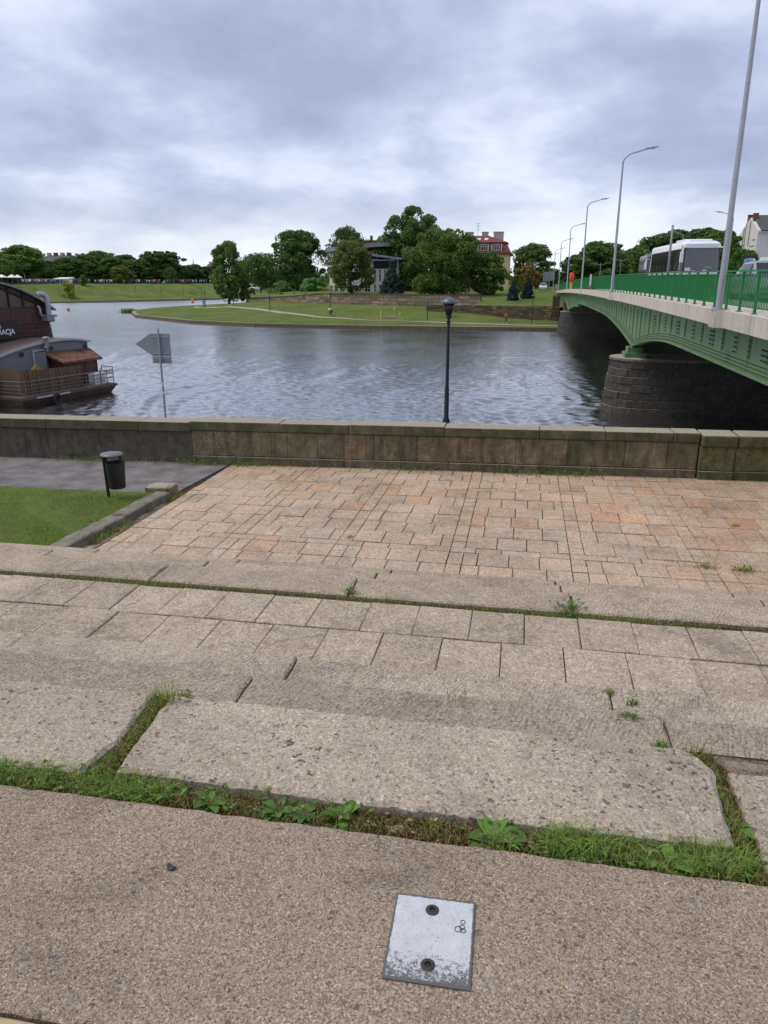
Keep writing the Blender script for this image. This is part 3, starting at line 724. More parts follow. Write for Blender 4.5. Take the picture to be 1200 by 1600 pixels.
# weeds along the foot of the parapet
bl = Blades(8)
for k in range(5200):
    x = rw.uniform(-12, 5.2); m_ = math.sin(x * 1.9) + math.sin(x * .83 + 1.3) + (1.0 if -6.6 < x < -3.4 else -.1 if x < .3 else -.75)
    if x < -7: m_ -= .25
    if rw.random() > .25 + .42 * m_: continue
    y = wy(x) - .07 - abs(rw.gauss(0, .09))
    if rw.random() < .5: bl.blade(x, y, ZS, rw.uniform(.04, .15), .010, rw.uniform(.2, 1.0), 0 if rw.random() < .85 else 2)
    else: bl.leaflet(x, y, ZS + rw.uniform(.01, .09), rw.uniform(.03, .07), rw.uniform(.015, .03), rw.uniform(-.1, .8), 1)
tag(bl.b.build('wall_foot_weeds', GM), kind='stuff')
# the lawn
bl = Blades(9)
for k in range(52000):
    x = -6.2 - 9.5 * rw.random() ** 1.4; y = rw.uniform(8.43, 11.32 + (x + 6.2) * .02)
    if x > -6.36 + (y - 8.4) * .055: continue
    p_ = .5 + .5 * math.sin(x * 2.2 + math.sin(y * 2)) * math.sin(y * 2.7 + x)
    if y > 11.0 and rw.random() < .6: continue
    if math.sin(x * 1.7 + 2 * math.sin(y * 1.3)) + math.sin(y * 3.1 + x * 2.3) > 1.35 and rw.random() < .75: continue
    bl.blade(x, y, ZS + .09, rw.uniform(.04, .09) * (.75 + .5 * p_), rw.uniform(.005, .009), rw.uniform(.2, 1.1), 0 if rw.random() < .62 + .33 * p_ else 2, seg=1)
for k in range(700):
    y = rw.uniform(8.5, 11.7); x = -6.0 + (y - 8.4) * .05 - .01 + abs(rw.gauss(0, .05)); 
    if math.sin(y * 3.4 + .5) + math.sin(y * 7.7) * .5 < .35: continue
    bl.blade(x, y, ZS - .01, rw.uniform(.04, .13), .011, rw.uniform(.2, 1.0), 0 if rw.random() < .7 else 2)
for k in range(2600):
    x = -6.3 - 7 * rw.random() ** 1.3; y = rw.uniform(8.5, 11.2)
    if x > -6.36 + (y - 8.4) * .055 or math.sin(x * 3.1 + y) + math.sin(y * 4.3 - x * 1.7) < .5: continue
    bl.leaflet(x, y, ZS + .13 + rw.uniform(0, .03), rw.uniform(.02, .045), rw.uniform(.014, .026), rw.uniform(-.1, .5), 1)
tag(bl.b.build('lawn_grass', GM), kind='stuff')

# single weeds, each a plant of its own
def rosette(px_, zg, n, L, label, seed, w=.42, lobes=True, col=(1, 1, 1), el=(.15, 1.0), name='weed_plant'):
    r = random.Random(seed); b_ = MB()
    for k in range(n):
        az = 2 * math.pi * k / n * 1.0 + r.uniform(-.4, .4); e0 = r.uniform(*el); ln = 1.25 * L * r.uniform(.6, 1.15); m = 7
        d = Vector((math.cos(az), math.sin(az), 0)); nn = Vector((-d.y, d.x, 0)); vs = []; fs = []
        for i in range(m + 1):
            s_ = i / m; e = e0 - s_ * .9; 
            if i == 0: p = Vector((0, 0, .004))
            else: p = p + (d * math.cos(e) + Vector((0, 0, math.sin(e)))) * ln / m
            ww = ln * w * (.10 + (math.sin(min(1, s_ ** 1.35 * 1.04) * math.pi) ** .75 if s_ < .93 else .42)) * (.78 if lobes and i % 2 else 1.0) * .5
            if i == m: ww = .0008
            vs += [p - nn * ww + Vector((0, 0, ww * .35)), p, p + nn * ww + Vector((0, 0, ww * .35))]
            if i: 
                q = 3 * (i - 1); fs += [(q, q + 3, q + 4, q + 1), (q + 1, q + 4, q + 5, q + 2)]
        b_.add(vs, fs)
    o = link(name, b_.mesh(name, M['weed'], True), None, (px_[0], px_[1], zg), col)
    return tag(o, label, 'weed', 'weeds growing in the stone joints')
rosette((-1.01, 2.055), 4.966, 26, .056, 'leafy weed just right of the pale stone chip in the long joint', 1)
rosette((-.755, 2.06), 4.966, 28, .056, 'leafy weed in the long joint, left of a pair of broad rosettes', 2)
rosette((-.665, 2.055), 4.966, 24, .050, 'small leafy weed squeezed between two larger rosettes in the joint', 3)
rosette((-.535, 2.065), 4.965, 44, .066, 'bushy upright rosette of toothed leaves beside the dry brown patch', 4, w=.42, el=(.1, 1.15))
rosette((-.02, 2.05), 4.966, 6, .10, 'weed with three very broad flat leaves above the metal plate', 5, w=.55, lobes=False, el=(.3, .8))
rosette((.545, 2.045), 4.966, 8, .085, 'pale green broad-leaved weed in front of the long grass tuft', 6, w=.42, lobes=False, col=(1.15, 1.2, 1))
rosette((-1.84, 2.075), 4.966, 18, .06, 'round-leaved weed at the left end of the long joint', 7, w=.5, lobes=False)
rosette((.80, 2.27), 4.968, 12, .06, 'small leafy weed in the gap beside the right-hand block', 8, w=.42, lobes=False)
def tuft(p, z, n, h, spread, label, seed, dry=.15, w=.004, cat='weed', leaves=0, name='grass_tuft'):
    b_ = Blades(seed); r = b_.r
    for k in range(n): b_.blade(p[0] + r.gauss(0, spread), p[1] + r.gauss(0, spread * .7), z, h * r.uniform(.4, 1.1), w * r.uniform(.7, 1.3), r.uniform(.15, 1.0), 2 if r.random() < dry else 0)
    for k in range(leaves): b_.leaflet(p[0] + r.gauss(0, spread), p[1] + r.gauss(0, spread), z + r.uniform(0, h * .7), h * r.uniform(.25, .5), h * .22, r.uniform(-.1, .8), 1)
    return tag(b_.b.build(name, GM), label, cat, 'weeds growing in the stone joints')
tuft((.66, 2.065), 4.962, 420, .085, .06, 'long bright grass tuft in the joint near the broken block', 31)
tuft((-1.46, 2.60), 4.965, 130, .15, .028, 'tall grass tuft at the top of the gap between two pitted blocks', 32, .2)
tuft((.745, 2.62), 4.965, 90, .10, .03, 'sparse purplish grass by the broken corner of the pitted block', 33, .75)
def P(u, v, z): q = ong(u, v, z); return (q.x, q.y)
for u, v, z, n, h, sp, lab, dr, lv in [(288, 1090, ZB, 60, .06, .025, 'little green weed in the chiselled step right of the tall tuft', .35, 26),
        (982, 1120, ZB, 60, .05, .022, 'lower of two round weeds one above the other on the chiselled step', .1, 60), (987, 1098, ZB, 40, .045, .02, 'upper of two weeds with a brown side on the chiselled step', .5, 40),
        (1034, 1168, Z0, 70, .05, .02, 'spiky green weed at the top edge of the broken block', .3, 30), (952, 1082, ZC, 50, .05, .015, 'tiny weed below a dark open joint on the second step', .3, 10),
        (548, 928, ZP, 60, .10, .025, 'small weed standing up at the middle of the landing joint', .3, 16), (890, 953, ZP, 140, .10, .07, 'bushy weed spreading over the landing joint on the right', .2, 70),
        (1103, 887, ZS, 60, .09, .06, 'left one of two weeds in the square\'s right-hand paving', .2, 30), (1160, 892, ZS, 90, .10, .08, 'dark weed in the paving at the right picture edge', .15, 40),
        (1150, 822, ZS, 40, .06, .05, 'weed in the paving beyond the dark right-hand weed', .3, 12), (545, 840, ZS, 40, .06, .04, 'small yellowish weed beside a paving strip mid-square', .4, 10),
        (173, 822, ZS, 160, .17, .09, 'leafy clump at the outer side of the lawn kerb', .1, 60), (100, 862, ZS, 120, .15, .10, 'grass clump at the near corner of the kerb', .15, 40),
        (238, 775, ZS, 80, .12, .06, 'grass below the mossy kerb block', .2, 20), (993, 738, ZS, 80, .16, .07, 'green weed at the wall foot beside the right-hand pier', .1, 50)]:
    tuft(P(u, v, z), z - .015, n, h, sp, lab, int(u), dr, .004 if z > 3.5 else .01, leaves=lv)
# dry stalks on the step
q = MB(); r = random.Random(4)
for k in range(9):
    x, y = P(705 + r.uniform(-8, 22), 1105, ZB)
    q.tube([(x, y, ZB), (x + r.uniform(-.01, .01), y + .01, ZB + .05), (x + r.uniform(-.03, .03), y + .02, ZB + r.uniform(.07, .10))], .0009, 4)
tag(q.build('dry_stalks', M['dry']), 'thin dry stalks sprouting from the middle of the chiselled step', 'dry weed')
# litter in the joint
def flake(u, v, z, L, w, m, name, label, cat, seed, th=.004):
    r = random.Random(seed); x, y = P(u, v, z); b_ = MB(); n = 12; ph = r.uniform(0, 3)
    vs = [(x, y, z + th)]
    for i in range(n):
        a = 2 * math.pi * i / n; rr = r.uniform(.8, 1.1); vs.append((x + math.cos(a) * L * rr * .5, y + math.sin(a) * w * rr * .5, z + th * (1 + .9 * math.sin(2 * a + ph))))
    vs += [(p[0], p[1], p[2] - th) for p in vs]
    fs = [(0, 1 + i, 1 + (i + 1) % n) for i in range(n)] + [(n + 1, n + 2 + (i + 1) % n, n + 2 + i) for i in range(n)] + [(1 + i, n + 2 + i, n + 2 + (i + 1) % n, 1 + (i + 1) % n) for i in range(n)]
    return tag(b_.add(vs, fs).build(name, m), label, cat)
flake(258, 1228, 4.972, .045, .022, M['chip'], 'stone_chip', 'pale stone chip lying in the joint under the long block', 'stone chip', 2, .010)
flake(617, 1296, 4.972, .065, .035, M['dead_leaf'], 'dead_leaf', 'curled grey dead leaf on the dry patch of the joint', 'dead leaf', 3, .008)
flake(678, 1283, 4.97, .03, .014, M['chip'], 'stone_chip', 'tiny pinkish chip under the front edge of the long block', 'stone chip', 4, .008)
flake(735, 736 + 560, 4.972, .02, .016, M['dead_leaf'], 'dead_leaf', 'brown leaf scrap beside the broad flat-leaved weed', 'dead leaf', 5, .006)
flake(268, 1357, 5.001, .028, .024, M['road'], 'dark_pebble', 'black pebble lying on the concrete on the left', 'pebble', 6, .008)

# bits of dead leaf, twig and grit caught in the wide joint and on the slabs
q = MB(); rl_ = random.Random(13)
for k in range(260):
    x = rl_.uniform(-2.2, 1.3); y = 2.0 + rl_.random() * .12; z = 4.985 + rl_.uniform(-.01, .008); a = rl_.uniform(0, 6.28); L = rl_.uniform(.004, .016); w = L * rl_.uniform(.15, .7)
    if rl_.random() < .18: y = rl_.uniform(1.25, 2.0); z = Z0 + .0012; L *= .6; w *= .6
    c_, s_ = math.cos(a), math.sin(a)
    q.add([(x - c_ * L, y - s_ * L, z), (x + s_ * w, y - c_ * w, z + L * .2), (x + c_ * L, y + s_ * L, z + L * .1), (x - s_ * w, y + c_ * w, z + L * .35)], [(0, 1, 2, 3)], rl_.choice((0, 0, 1, 2)))
tag(q.build('joint_litter', [M['dead_leaf'], M['bark'], M['dry']]), kind='stuff')
# ================================================================== river and banks
# wind-rippled surface modelled as real waves where it is near enough to show, a flat sheet beyond
rng = np.random.default_rng(4)
wy_ = [22.0]
while wy_[-1] < 235: wy_.append(wy_[-1] + .0048 * wy_[-1])
wy_ = np.array(wy_); wa = np.linspace(-1.25, .62, 840)
WX = wa[None, :] * wy_[:, None] + 0; WY = np.repeat(wy_[:, None], len(wa), 1)
cell = .0048 * WY
Hh = np.zeros_like(WX)
qx = WX + 1.1 * np.sin(WY * .21 + WX * .05) + .5 * np.sin(WX * .33 + WY * .47 + 1); qy = WY + 1.0 * np.sin(WX * .17 + 2) + .5 * np.sin(WX * .41 - WY * .29)
for k in range(60):
    lam = .34 * (1.25 / .34) ** rng.random(); th = rng.normal(rad(62), rad(38)); kk = 2 * math.pi / lam
    amp = .0135 * lam ** .95 * rng.uniform(.5, 1.3) * .62
    Hh += amp * np.clip((lam / (cell * 3.2)) - .6, 0, 1) * np.sin(kk * (math.cos(th) * qx + math.sin(th) * qy) + rng.uniform(0, 6.28))
patch = .72 + .28 * np.sin(WX * .061 + .8 * np.sin(WY * .09)) * np.sin(WY * .083 + 1.1)
Hh *= patch; s_ = np.sqrt((np.diff(Hh[:120], axis=0) ** 2 / np.diff(wy_[:121])[:, None][:, :] ** 2).mean() if False else ((np.diff(Hh[:120], axis=0) / np.diff(wy_[:120])[:, None]) ** 2).mean()); Hh *= .135 / s_
edge = np.minimum(1, np.minimum((WY - 22) / 3, (235 - WY) / 15)); Hh *= np.clip(edge, 0, 1)
nr_, ncw = WX.shape
me = bpy.data.meshes.new('river'); ii = np.arange(nr_ * ncw).reshape(nr_, ncw)
fq = np.stack([ii[:-1, :-1], ii[:-1, 1:], ii[1:, 1:], ii[1:, :-1]], -1).reshape(-1, 4)
V_ = np.concatenate([np.stack([WX.ravel(), WY.ravel(), Hh.ravel()], 1), [[-900, -40, -.16], [900, -40, -.16], [900, 900, -.16], [-900, 900, -.16]]]); fq = np.concatenate([fq, [[nr_ * ncw + i for i in range(4)]]])
me.vertices.add(len(V_)); me.vertices.foreach_set('co', V_.astype(np.float32).ravel()); me.loops.add(fq.size); me.loops.foreach_set('vertex_index', fq.astype(np.int32).ravel())
me.polygons.add(len(fq)); me.polygons.foreach_set('loop_start', np.arange(0, fq.size, 4, dtype=np.int32)); me.polygons.foreach_set('use_smooth', np.ones(len(fq), bool)); me.materials.append(M['water']); me.update(calc_edges=True)
tag(link('river', me), kind='structure')
bm_ = MB(); bm_.box(-1500, 1500, -300, 2500, -3.0, -2.0)
tag(bm_.build('river_bed', M['soil']), kind='structure')

def poly_dist(P_, poly):
    P_ = np.asarray(P_, float); d = np.full(len(P_), 1e9)
    for a, b in zip(poly, poly[1:]):
        a = np.array(a[:2]); b = np.array(b[:2]); ab = b - a; L2 = (ab ** 2).sum()
        tt = np.clip(((P_ - a) @ ab) / L2, 0, 1)[:, None]; d = np.minimum(d, np.hypot(*((P_ - (a + tt * ab)).T)))
    return d
def inside(P_, poly):
    x, y = P_[:, 0], P_[:, 1]; c = np.zeros(len(P_), bool); n = len(poly)
    for i in range(n):
        (x1, y1), (x2, y2) = poly[i][:2], poly[(i + 1) % n][:2]
        cr = ((y1 > y) != (y2 > y)); 
        if y1 != y2: c ^= cr & (x < (x2 - x1) * (y - y1) / (y2 - y1) + x1)
    return c
def terrain(name, poly, hfun, step, m, bounds=None):
    """sheet triangulated exactly to its outline, heights from hfun"""
    pl_ = []
    for i in range(len(poly)):
        a, b = Vector(poly[i]), Vector(poly[(i + 1) % len(poly)]); k = max(1, int((b - a).length / step))
        pl_ += [a + (b - a) * j / k for j in range(k)]
    xs = [p.x for p in pl_]; ys = [p.y for p in pl_]
    gx, gy = np.meshgrid(np.arange(min(xs), max(xs), step), np.arange(min(ys), max(ys), step)); G = np.stack([gx.ravel(), gy.ravel()], 1)
    rng = np.random.default_rng(2); G += rng.uniform(-.2, .2, G.shape) * step
    G = G[inside(G, pl_)]; G = G[poly_dist(G, [*pl_, pl_[0]]) > step * .45]
    n = len(pl_); vs, ed, fs, *_ = geometry.delaunay_2d_cdt([Vector(p) for p in pl_] + [Vector(p) for p in G], [(i, (i + 1) % n) for i in range(n)], [], 1, 1e-4)
    P2 = np.array([(v.x, v.y) for v in vs]); z = hfun(P2)
    me = bpy.data.meshes.new(name); me.from_pydata([(p[0], p[1], h) for p, h in zip(P2, z)], [], [tuple(f) for f in fs]); me.materials.append(m)
    me.polygons.foreach_set('use_smooth', [True] * len(me.polygons)); me.update()
    return tag(link(name, me), kind='structure')
smooth = lambda x: np.clip(x, 0, 1) ** 2 * (3 - 2 * np.clip(x, 0, 1))
shore = [(26, 112), (3.9, 111.95), (-20.7, 112), (-31, 113.2), (-41.9, 114.9), (-55.9, 121.8), (-68.2, 133.3), (-75.6, 139.9), (-84, 153.7), (-89.8, 167.3), (-92.5, 179.6), (-91.5, 200), (-88.5, 216), (-88, 260), (-84, 330)]
wall_line = [(-8.0, 137.6), (-26.9, 145), (-42.3, 155), (-60.3, 175), (-73.5, 195)]
low = shore + [(-40, 330), (-40, 215), (-71, 198)] + wall_line[::-1][1:] + [(-9, 130.6), (4.2, 124.6), (26, 124.6)]
def h_low(P_):
    d = poly_dist(P_, shore); X, Y = P_[:, 0], P_[:, 1]
    s = smooth((d - 9) / 17) * np.clip((5.5 - X) / 16, 0, 1)
    far = np.clip((Y - 150) / 40, 0, 1) * np.clip((-60 - X) / 10, 0, 1)
    n = .06 * np.sin(X * .35) * np.sin(Y * .31 + 1)
    return .48 + .28 * smooth(d / 8) + 1.65 * s * (1 - .55 * far) + n * smooth(d / 6)
terrain('island_lawn', low, h_low, 1.6, M['far_lawn'])
# stone edge along the shore, its shadow line put into the dark tint
se = MB()
for a, b in zip(shore, shore[1:]): se.obox(a, b, .7, -1.5, .50)
tag(se.build('stone_shore_edge', M['far_stone'], color=(.5, .47, .38)), kind='structure')
# gravel path along the island
pp = [(30, 114.6), (3.8, 114.6), (-1.9, 114.9), (-11.8, 117.4), (-22.5, 120.6), (-34.7, 126.4), (-43.8, 133.4), (-56.5, 147.4), (-65, 155), (-73.5, 165.2), (-78.6, 173), (-81, 182), (-80, 200)]
pa = MB(); vs = []
P_ = []
for i in range(len(pp) - 1):
    a, b = Vector(pp[i]), Vector(pp[i + 1]); k = max(1, int((b - a).length / 1.5)); P_ += [a + (b - a) * j / k for j in range(k)]
for i, p in enumerate(P_):
    d = (P_[min(i + 1, len(P_) - 1)] - P_[max(i - 1, 0)]).normalized(); n = Vector((-d.y, d.x)) * .55
    for q in (p - n, p + n): vs.append((q.x, q.y, float(h_low(np.array([[q.x, q.y]]))[0]) + .05))
pa.add(vs, [(2 * i, 2 * i + 2, 2 * i + 3, 2 * i + 1) for i in range(len(P_) - 1)])
tag(pa.build('island_path', M['far_path']), kind='structure')
hl = lambda x, y: float(h_low(np.array([[x, y]]))[0])
# upper ground behind the island walls, rising to the street beyond the bridge
up = [(26, 125), (4.2, 125), (-9, 131), (-8, 138), (-26.9, 145.4), (-42.3, 155.4), (-60.3, 175.4), (-71, 198.5), (-40, 215), (-40, 330), (-60, 900), (900, 900), (900, 125)]
def h_up(P_):
    X, Y = P_[:, 0], P_[:, 1]
    return np.minimum(2.85 + 1.6 * smooth((Y - 128) / 26) + .7 * smooth((Y - 165) / 40) + 1.2 * smooth((X - 4) / 8) * smooth((Y - 128) / 12), 5.1) - .9 * smooth((-48 - X) / 24)
terrain('upper_ground', up, h_up, 9, M['far_lawn'])
hu = lambda x, y: float(h_up(np.array([[x, y]]))[0])

# far bank on the left: grass slope up to a promenade
fb = [(-420, 150), (-230, 190), (-164.5, 217.7), (-154, 227), (-140.8, 254.7), (-123.5, 288.5), (-112, 330), (-108, 420)]
fpoly = fb + [(-88, 420), (-88, 900), (-900, 900), (-900, 150)]
def h_fb(P_):
    d = poly_dist(P_, fb); return .5 + .25 * smooth(d / 4) + 5.2 * smooth((d - 4) / 22)
terrain('left_bank', fpoly, h_fb, 5.5, M['far_lawn'])
hf = lambda x, y: float(h_fb(np.array([[x, y]]))[0])
se = MB()
for a, b in zip(fb, fb[1:]): se.obox(a, b, 1.2, -1.5, .55)
tag(se.build('left_bank_edge', M['far_stone'], color=(.8, .76, .66)), kind='structure')
# promenade paving along the top
pr = MB(); vs = []
for i, p in enumerate(fb[:-1]):
    a, b = Vector(fb[i]), Vector(fb[i + 1]); 
    for j in range(6):
        q = a + (b - a) * j / 6; d = (b - a).normalized(); n = Vector((-d.y, d.x))
        for w in (26, 34): r_ = q + n * w; vs.append((r_.x, r_.y, 6.02))
pr.add(vs, [(2 * i, 2 * i + 2, 2 * i + 3, 2 * i + 1) for i in range(len(vs) // 2 - 1)])
tag(pr.build('promenade', M['far_path']), kind='structure')

# island walls of coursed masonry: blocks in courses with recessed joints
def masonry(name, line, label, courses=5, wmin=.8, wmax=1.6, tint_=((1.1, 1.0, .86), (.9, .85, .8), (1.3, 1.15, 1.0), (.75, .7, .65)), thick=.7, cap=True, seed=1, limit=290):
    r = random.Random(seed)
    w = empty(name, (line[0][0], line[0][1], line[0][2]), label, 'wall'); n = 0; xtra = MB()
    cm_ = MB()
    for (x0, y0, b0, t0), (x1, y1, b1, t1) in zip(line, line[1:]):
        L = math.hypot(x1 - x0, y1 - y0); d = Vector(((x1 - x0) / L, (y1 - y0) / L)); nn = Vector((d.y, -d.x))
        if nn.y > 0: nn = -nn
        P3 = lambda s, o, f: (x0 + d.x * s + nn.x * o, y0 + d.y * s + nn.y * o, (b0 + (b1 - b0) * s / L) + ((t0 + (t1 - t0) * s / L) - (b0 + (b1 - b0) * s / L)) * f)
        bk = lambda s0, s1, f0, f1, o: [P3(s0, o, f0), P3(s1, o, f0), P3(s1, -thick / 2, f0), P3(s0, -thick / 2, f0), P3(s0, o, f1), P3(s1, o, f1), P3(s1, -thick / 2, f1), P3(s0, -thick / 2, f1)]
        cm_.hexa(bk(0, L, -.2, .97, -.02 + thick * .0))
        for c_ in range(courses):
            s = -r.uniform(0, .6)
            while s < L:
                e = s + r.uniform(wmin, wmax); a, bb = max(s, 0) + .02, min(e, L) - .02
                if bb - a > .15:
                    hx = bk(a, bb, c_ / courses + .012, (c_ + 1) / courses - .012, .06 + r.uniform(0, .05)); k = r.uniform(.8, 1.2); tc = tuple(q * k for q in r.choice(tint_))
                    if n < limit: MB().hexa(hx).build('stone_block', M['far_stone'], w, color=tc); n += 1
                    else: xtra.hexa(hx)
                s = e
        if cap:
            q = MB().hexa(bk(-.05, L + .05, 1.0, 1.0 + .16 / max(t0 - b0, .8), .17)); q.build('wall_cap', M['far_stone'], w, color=(.35, .32, .28))
    cm_.build('wall_core', M['far_stone'], w, color=(.3, .27, .24))
    if xtra.v: tag(xtra.build('stone_blocks', M['far_stone'], w, color=(.8, .72, .64)), kind='stuff')
    return w
zt = [4.42, 4.38, 4.30, 3.05, 2.2]
ln = [(x, y, hl(x, y - 1.2) - .3, z) for (x, y), z in zip(wall_line, zt)]
masonry('island_wall', ln, 'pale weathered stone wall above the island lawn, below the curved building', 4, 1.2, 2.4, seed=2)
masonry('retaining_wall', [(-17, 131.8, 1.9, 3.0), (-9.0, 130.4, 1.45, 3.0), (-3, 127.6, .9, 3.05), (4.1, 124.6, .3, 3.1)], 'dark stone retaining wall falling towards the far bridge pier', 6, .7, 1.3, ((.5, .45, .4), (.36, .32, .29), (.7, .6, .5)), seed=3, cap=False)
masonry('upper_garden_wall', [(-52, 186, 2.6, 4.6), (-38, 182, 2.9, 4.7), (-26, 180, 3.2, 4.8)], 'low stone garden wall half hidden below the bushes beside the big round tree', 3, 1.5, 2.6, seed=4)
masonry('bank_quay_wall', [(4.1, 124.4, -.2, 4.8), (5.2, 124.4, -.2, 4.9)], 'narrow brown stone wall end beside the far bridge pier', 9, .5, .9, ((.7, .5, .4), (.5, .42, .36)), seed=5, cap=False, thick=1.2)
# small reed clump off the island's tip
bl = Blades(77)
for k in range(500): bl.blade(-88.2 + bl.r.gauss(0, 1.0), 160 + bl.r.gauss(0, .7), 0, bl.r.uniform(.5, 1.3), .09, bl.r.uniform(.1, .7))
tag(bl.b.build('reed_clump', [M['blade'], M['weed'], M['dry']], color=(.55, .6, .6)), 'small dark reed clump in the water off the island tip', 'reeds')
# ================================================================== green bridge
BX0, BX1 = 5.5, 23.2
zd = lambda Y: CAM_Z - .655 - .000115 * (Y - 57) ** 2          # top of the deck edge
Y0b, Y1b = 12.0, 152.0
bridge = empty('road_bridge', (14, 57, 0), 'green riveted steel girder road bridge on granite piers', 'bridge')
ys = [Y0b + 2.0 * i for i in range(int((Y1b - Y0b) / 2) + 1)]
def strip(x0, x1, top, bot, y0=Y0b, y1=Y1b, mb=None, step=2.0):
    """long beam following the camber; top/bot are functions of Y"""
    mb = mb or MB(); yy = np.linspace(y0, y1, max(2, int(round((y1 - y0) / step)) + 1)); vs = []; fs = []
    for y in yy: vs += [(x0, y, bot(y)), (x1, y, bot(y)), (x1, y, top(y)), (x0, y, top(y))]
    for i in range(len(yy) - 1):
        for k in range(4): j = (k + 1) % 4; fs.append((4 * i + k, 4 * i + 4 + k, 4 * i + 4 + j, 4 * i + j))
    m = 4 * (len(yy) - 1); fs += [(3, 2, 1, 0), (m, m + 1, m + 2, m + 3)]
    return mb.add(vs, fs)
strip(BX0 + .30, BX1 - .30, lambda y: zd(y) - .03, lambda y: zd(y) - .38).build('deck_slab', M['bridge_concrete'], bridge, color=(1, 1, 1))
strip(BX0 + 3.3, BX1 - 3.3, lambda y: zd(y) - .012, lambda y: zd(y) - .04).build('roadway', M['road'], bridge)
for s_, xo in ((1, BX0), (-1, BX1)):
    k = 0; y = Y0b
    while y < Y1b - .1:
        e = min(y + 2.9, Y1b)
        strip(xo, xo + s_ * .34, lambda q: zd(q), lambda q: zd(q) - .46, y + .008, e - .008, step=1.5).build('edge_panel', M['bridge_concrete'], bridge)
        y = e
lamp_Y = [23.4, 52.2, 81.2, 110.6, 139.5, 169, 199]
for y in lamp_Y[:5]:
    q = MB(); q.hexa([(BX0 - .22, y - .30, zd(y) - .47), (BX0 + .1, y - .55, zd(y) - .47), (BX0 + .1, y + .55, zd(y) - .47), (BX0 - .22, y + .30, zd(y) - .47),
                      (BX0 - .22, y - .30, zd(y) + .003), (BX0 + .1, y - .55, zd(y) + .003), (BX0 + .1, y + .55, zd(y) + .003), (BX0 - .22, y + .30, zd(y) + .003)]).build('lamp_corbel', M['bridge_concrete'], bridge)
K1, K2 = 43.0, 109.5
def soffit(y):
    """bottom of the girders: haunched over the piers"""
    u_ = abs(y - K1) if y < (K1 + K2) / 2 else abs(y - K2)
    side = (y < K1) or (y > K2)
    base = CAM_Z - 2.32 if y < 90 else CAM_Z - 2.75
    base -= .0 if side else -.10 * (1 - abs(y - 75) / 35)
    a = 19.0 if not side else 12.0
    return base - 1.02 * max(0, 1 - u_ / a) ** 1.9
for gx, w in ((BX0 + .42, .05), (BX0 + 4.6, .05), (14.3, .05), (BX1 - 4.6, .05), (BX1 - .47, .05)):
    outer = gx < 7
    g_ = strip(gx, gx + w, lambda y: zd(y) - .38, soffit, step=1.0).build('girder', M['girder'], bridge)
    fl_ = strip(gx - .16, gx + w + .16, lambda y: soffit(y) + .0, lambda y: soffit(y) - .05, step=1.0); fl_.build('bottom_flange', M['girder'], g_)
    if outer:
        strip(gx - .022, gx - .002, lambda y: soffit(y) + .34, lambda y: soffit(y) + .01, step=1.0).build('flange_angle', M['girder'], g_)
        strip(gx - .022, gx - .002, lambda y: zd(y) - .40, lambda y: zd(y) - .58, step=1.0).build('top_angle', M['girder'], g_)
        yy = Y0b + 1.0; rv = MB(); kk = 0
        def rivet(y, z, r_=.028, x=gx - .005):
            o = .022 if False else 0
            rv.add([(x, y - r_, z), (x, y, z - r_), (x, y + r_, z), (x, y, z + r_), (x - .03, y - r_ * .5, z), (x - .03, y, z - r_ * .5), (x - .03, y + r_ * .5, z), (x - .03, y, z + r_ * .5)],
                   [(4, 5, 1, 0), (5, 6, 2, 1), (6, 7, 3, 2), (7, 4, 0, 3), (7, 6, 5, 4)])
        while yy < Y1b:
            near = yy < 75
            if kk % 2 == 0:
                q = MB(); q.box(gx - .04, gx - .003, yy - .012, yy + .012, soffit(yy) + .02, zd(yy) - .40); q.box(gx - .016, gx - .003, yy - .10, yy + .10, soffit(yy) + .345, zd(yy) - .59); q.build('stiffener', M['girder'], g_)
            else:
                MB().box(gx - .016, gx - .003, yy - .17, yy + .17, soffit(yy) + .345, zd(yy) - .59).build('cover_plate', M['girder'], g_)
            n = int((zd(yy) - soffit(yy) - 1.0) / .13)
            for i in range(n):
                z = soffit(yy) + .42 + i * .13
                if near:
                    for dy in ((-.07, .07) if kk % 2 == 0 else (-.13, -.045, .045, .13)): rivet(yy + dy, z, x=gx - .014)
                elif i % 2 == 0: rivet(yy, z, .05, gx - .014)
            if kk % 4 == 1:      # splice with dense rivet rows
                for i in range(n):
                    for dy in (-.30, -.22, .22, .30):
                        if near: rivet(yy + dy, soffit(yy) + .42 + i * .13)
            yy += 1.42; kk += 1
        yy = Y0b
        while yy < 78:
            for dz in (.07, .17, .27): rivet(yy + dz * .4, soffit(yy) + dz, x=gx - .021)
            rivet(yy, zd(yy) - .49, x=gx - .021); yy += .16
        tag(rv.build('rivet_rows', M['rivet'], g_), kind='stuff')
for y in np.arange(Y0b + 2, Y1b, 4.26):
    MB().box(BX0 + .52, BX1 - .5, y - .06, y + .06, zd(y) - 1.3, zd(y) - .38).build('cross_beam', M['girder'], bridge)
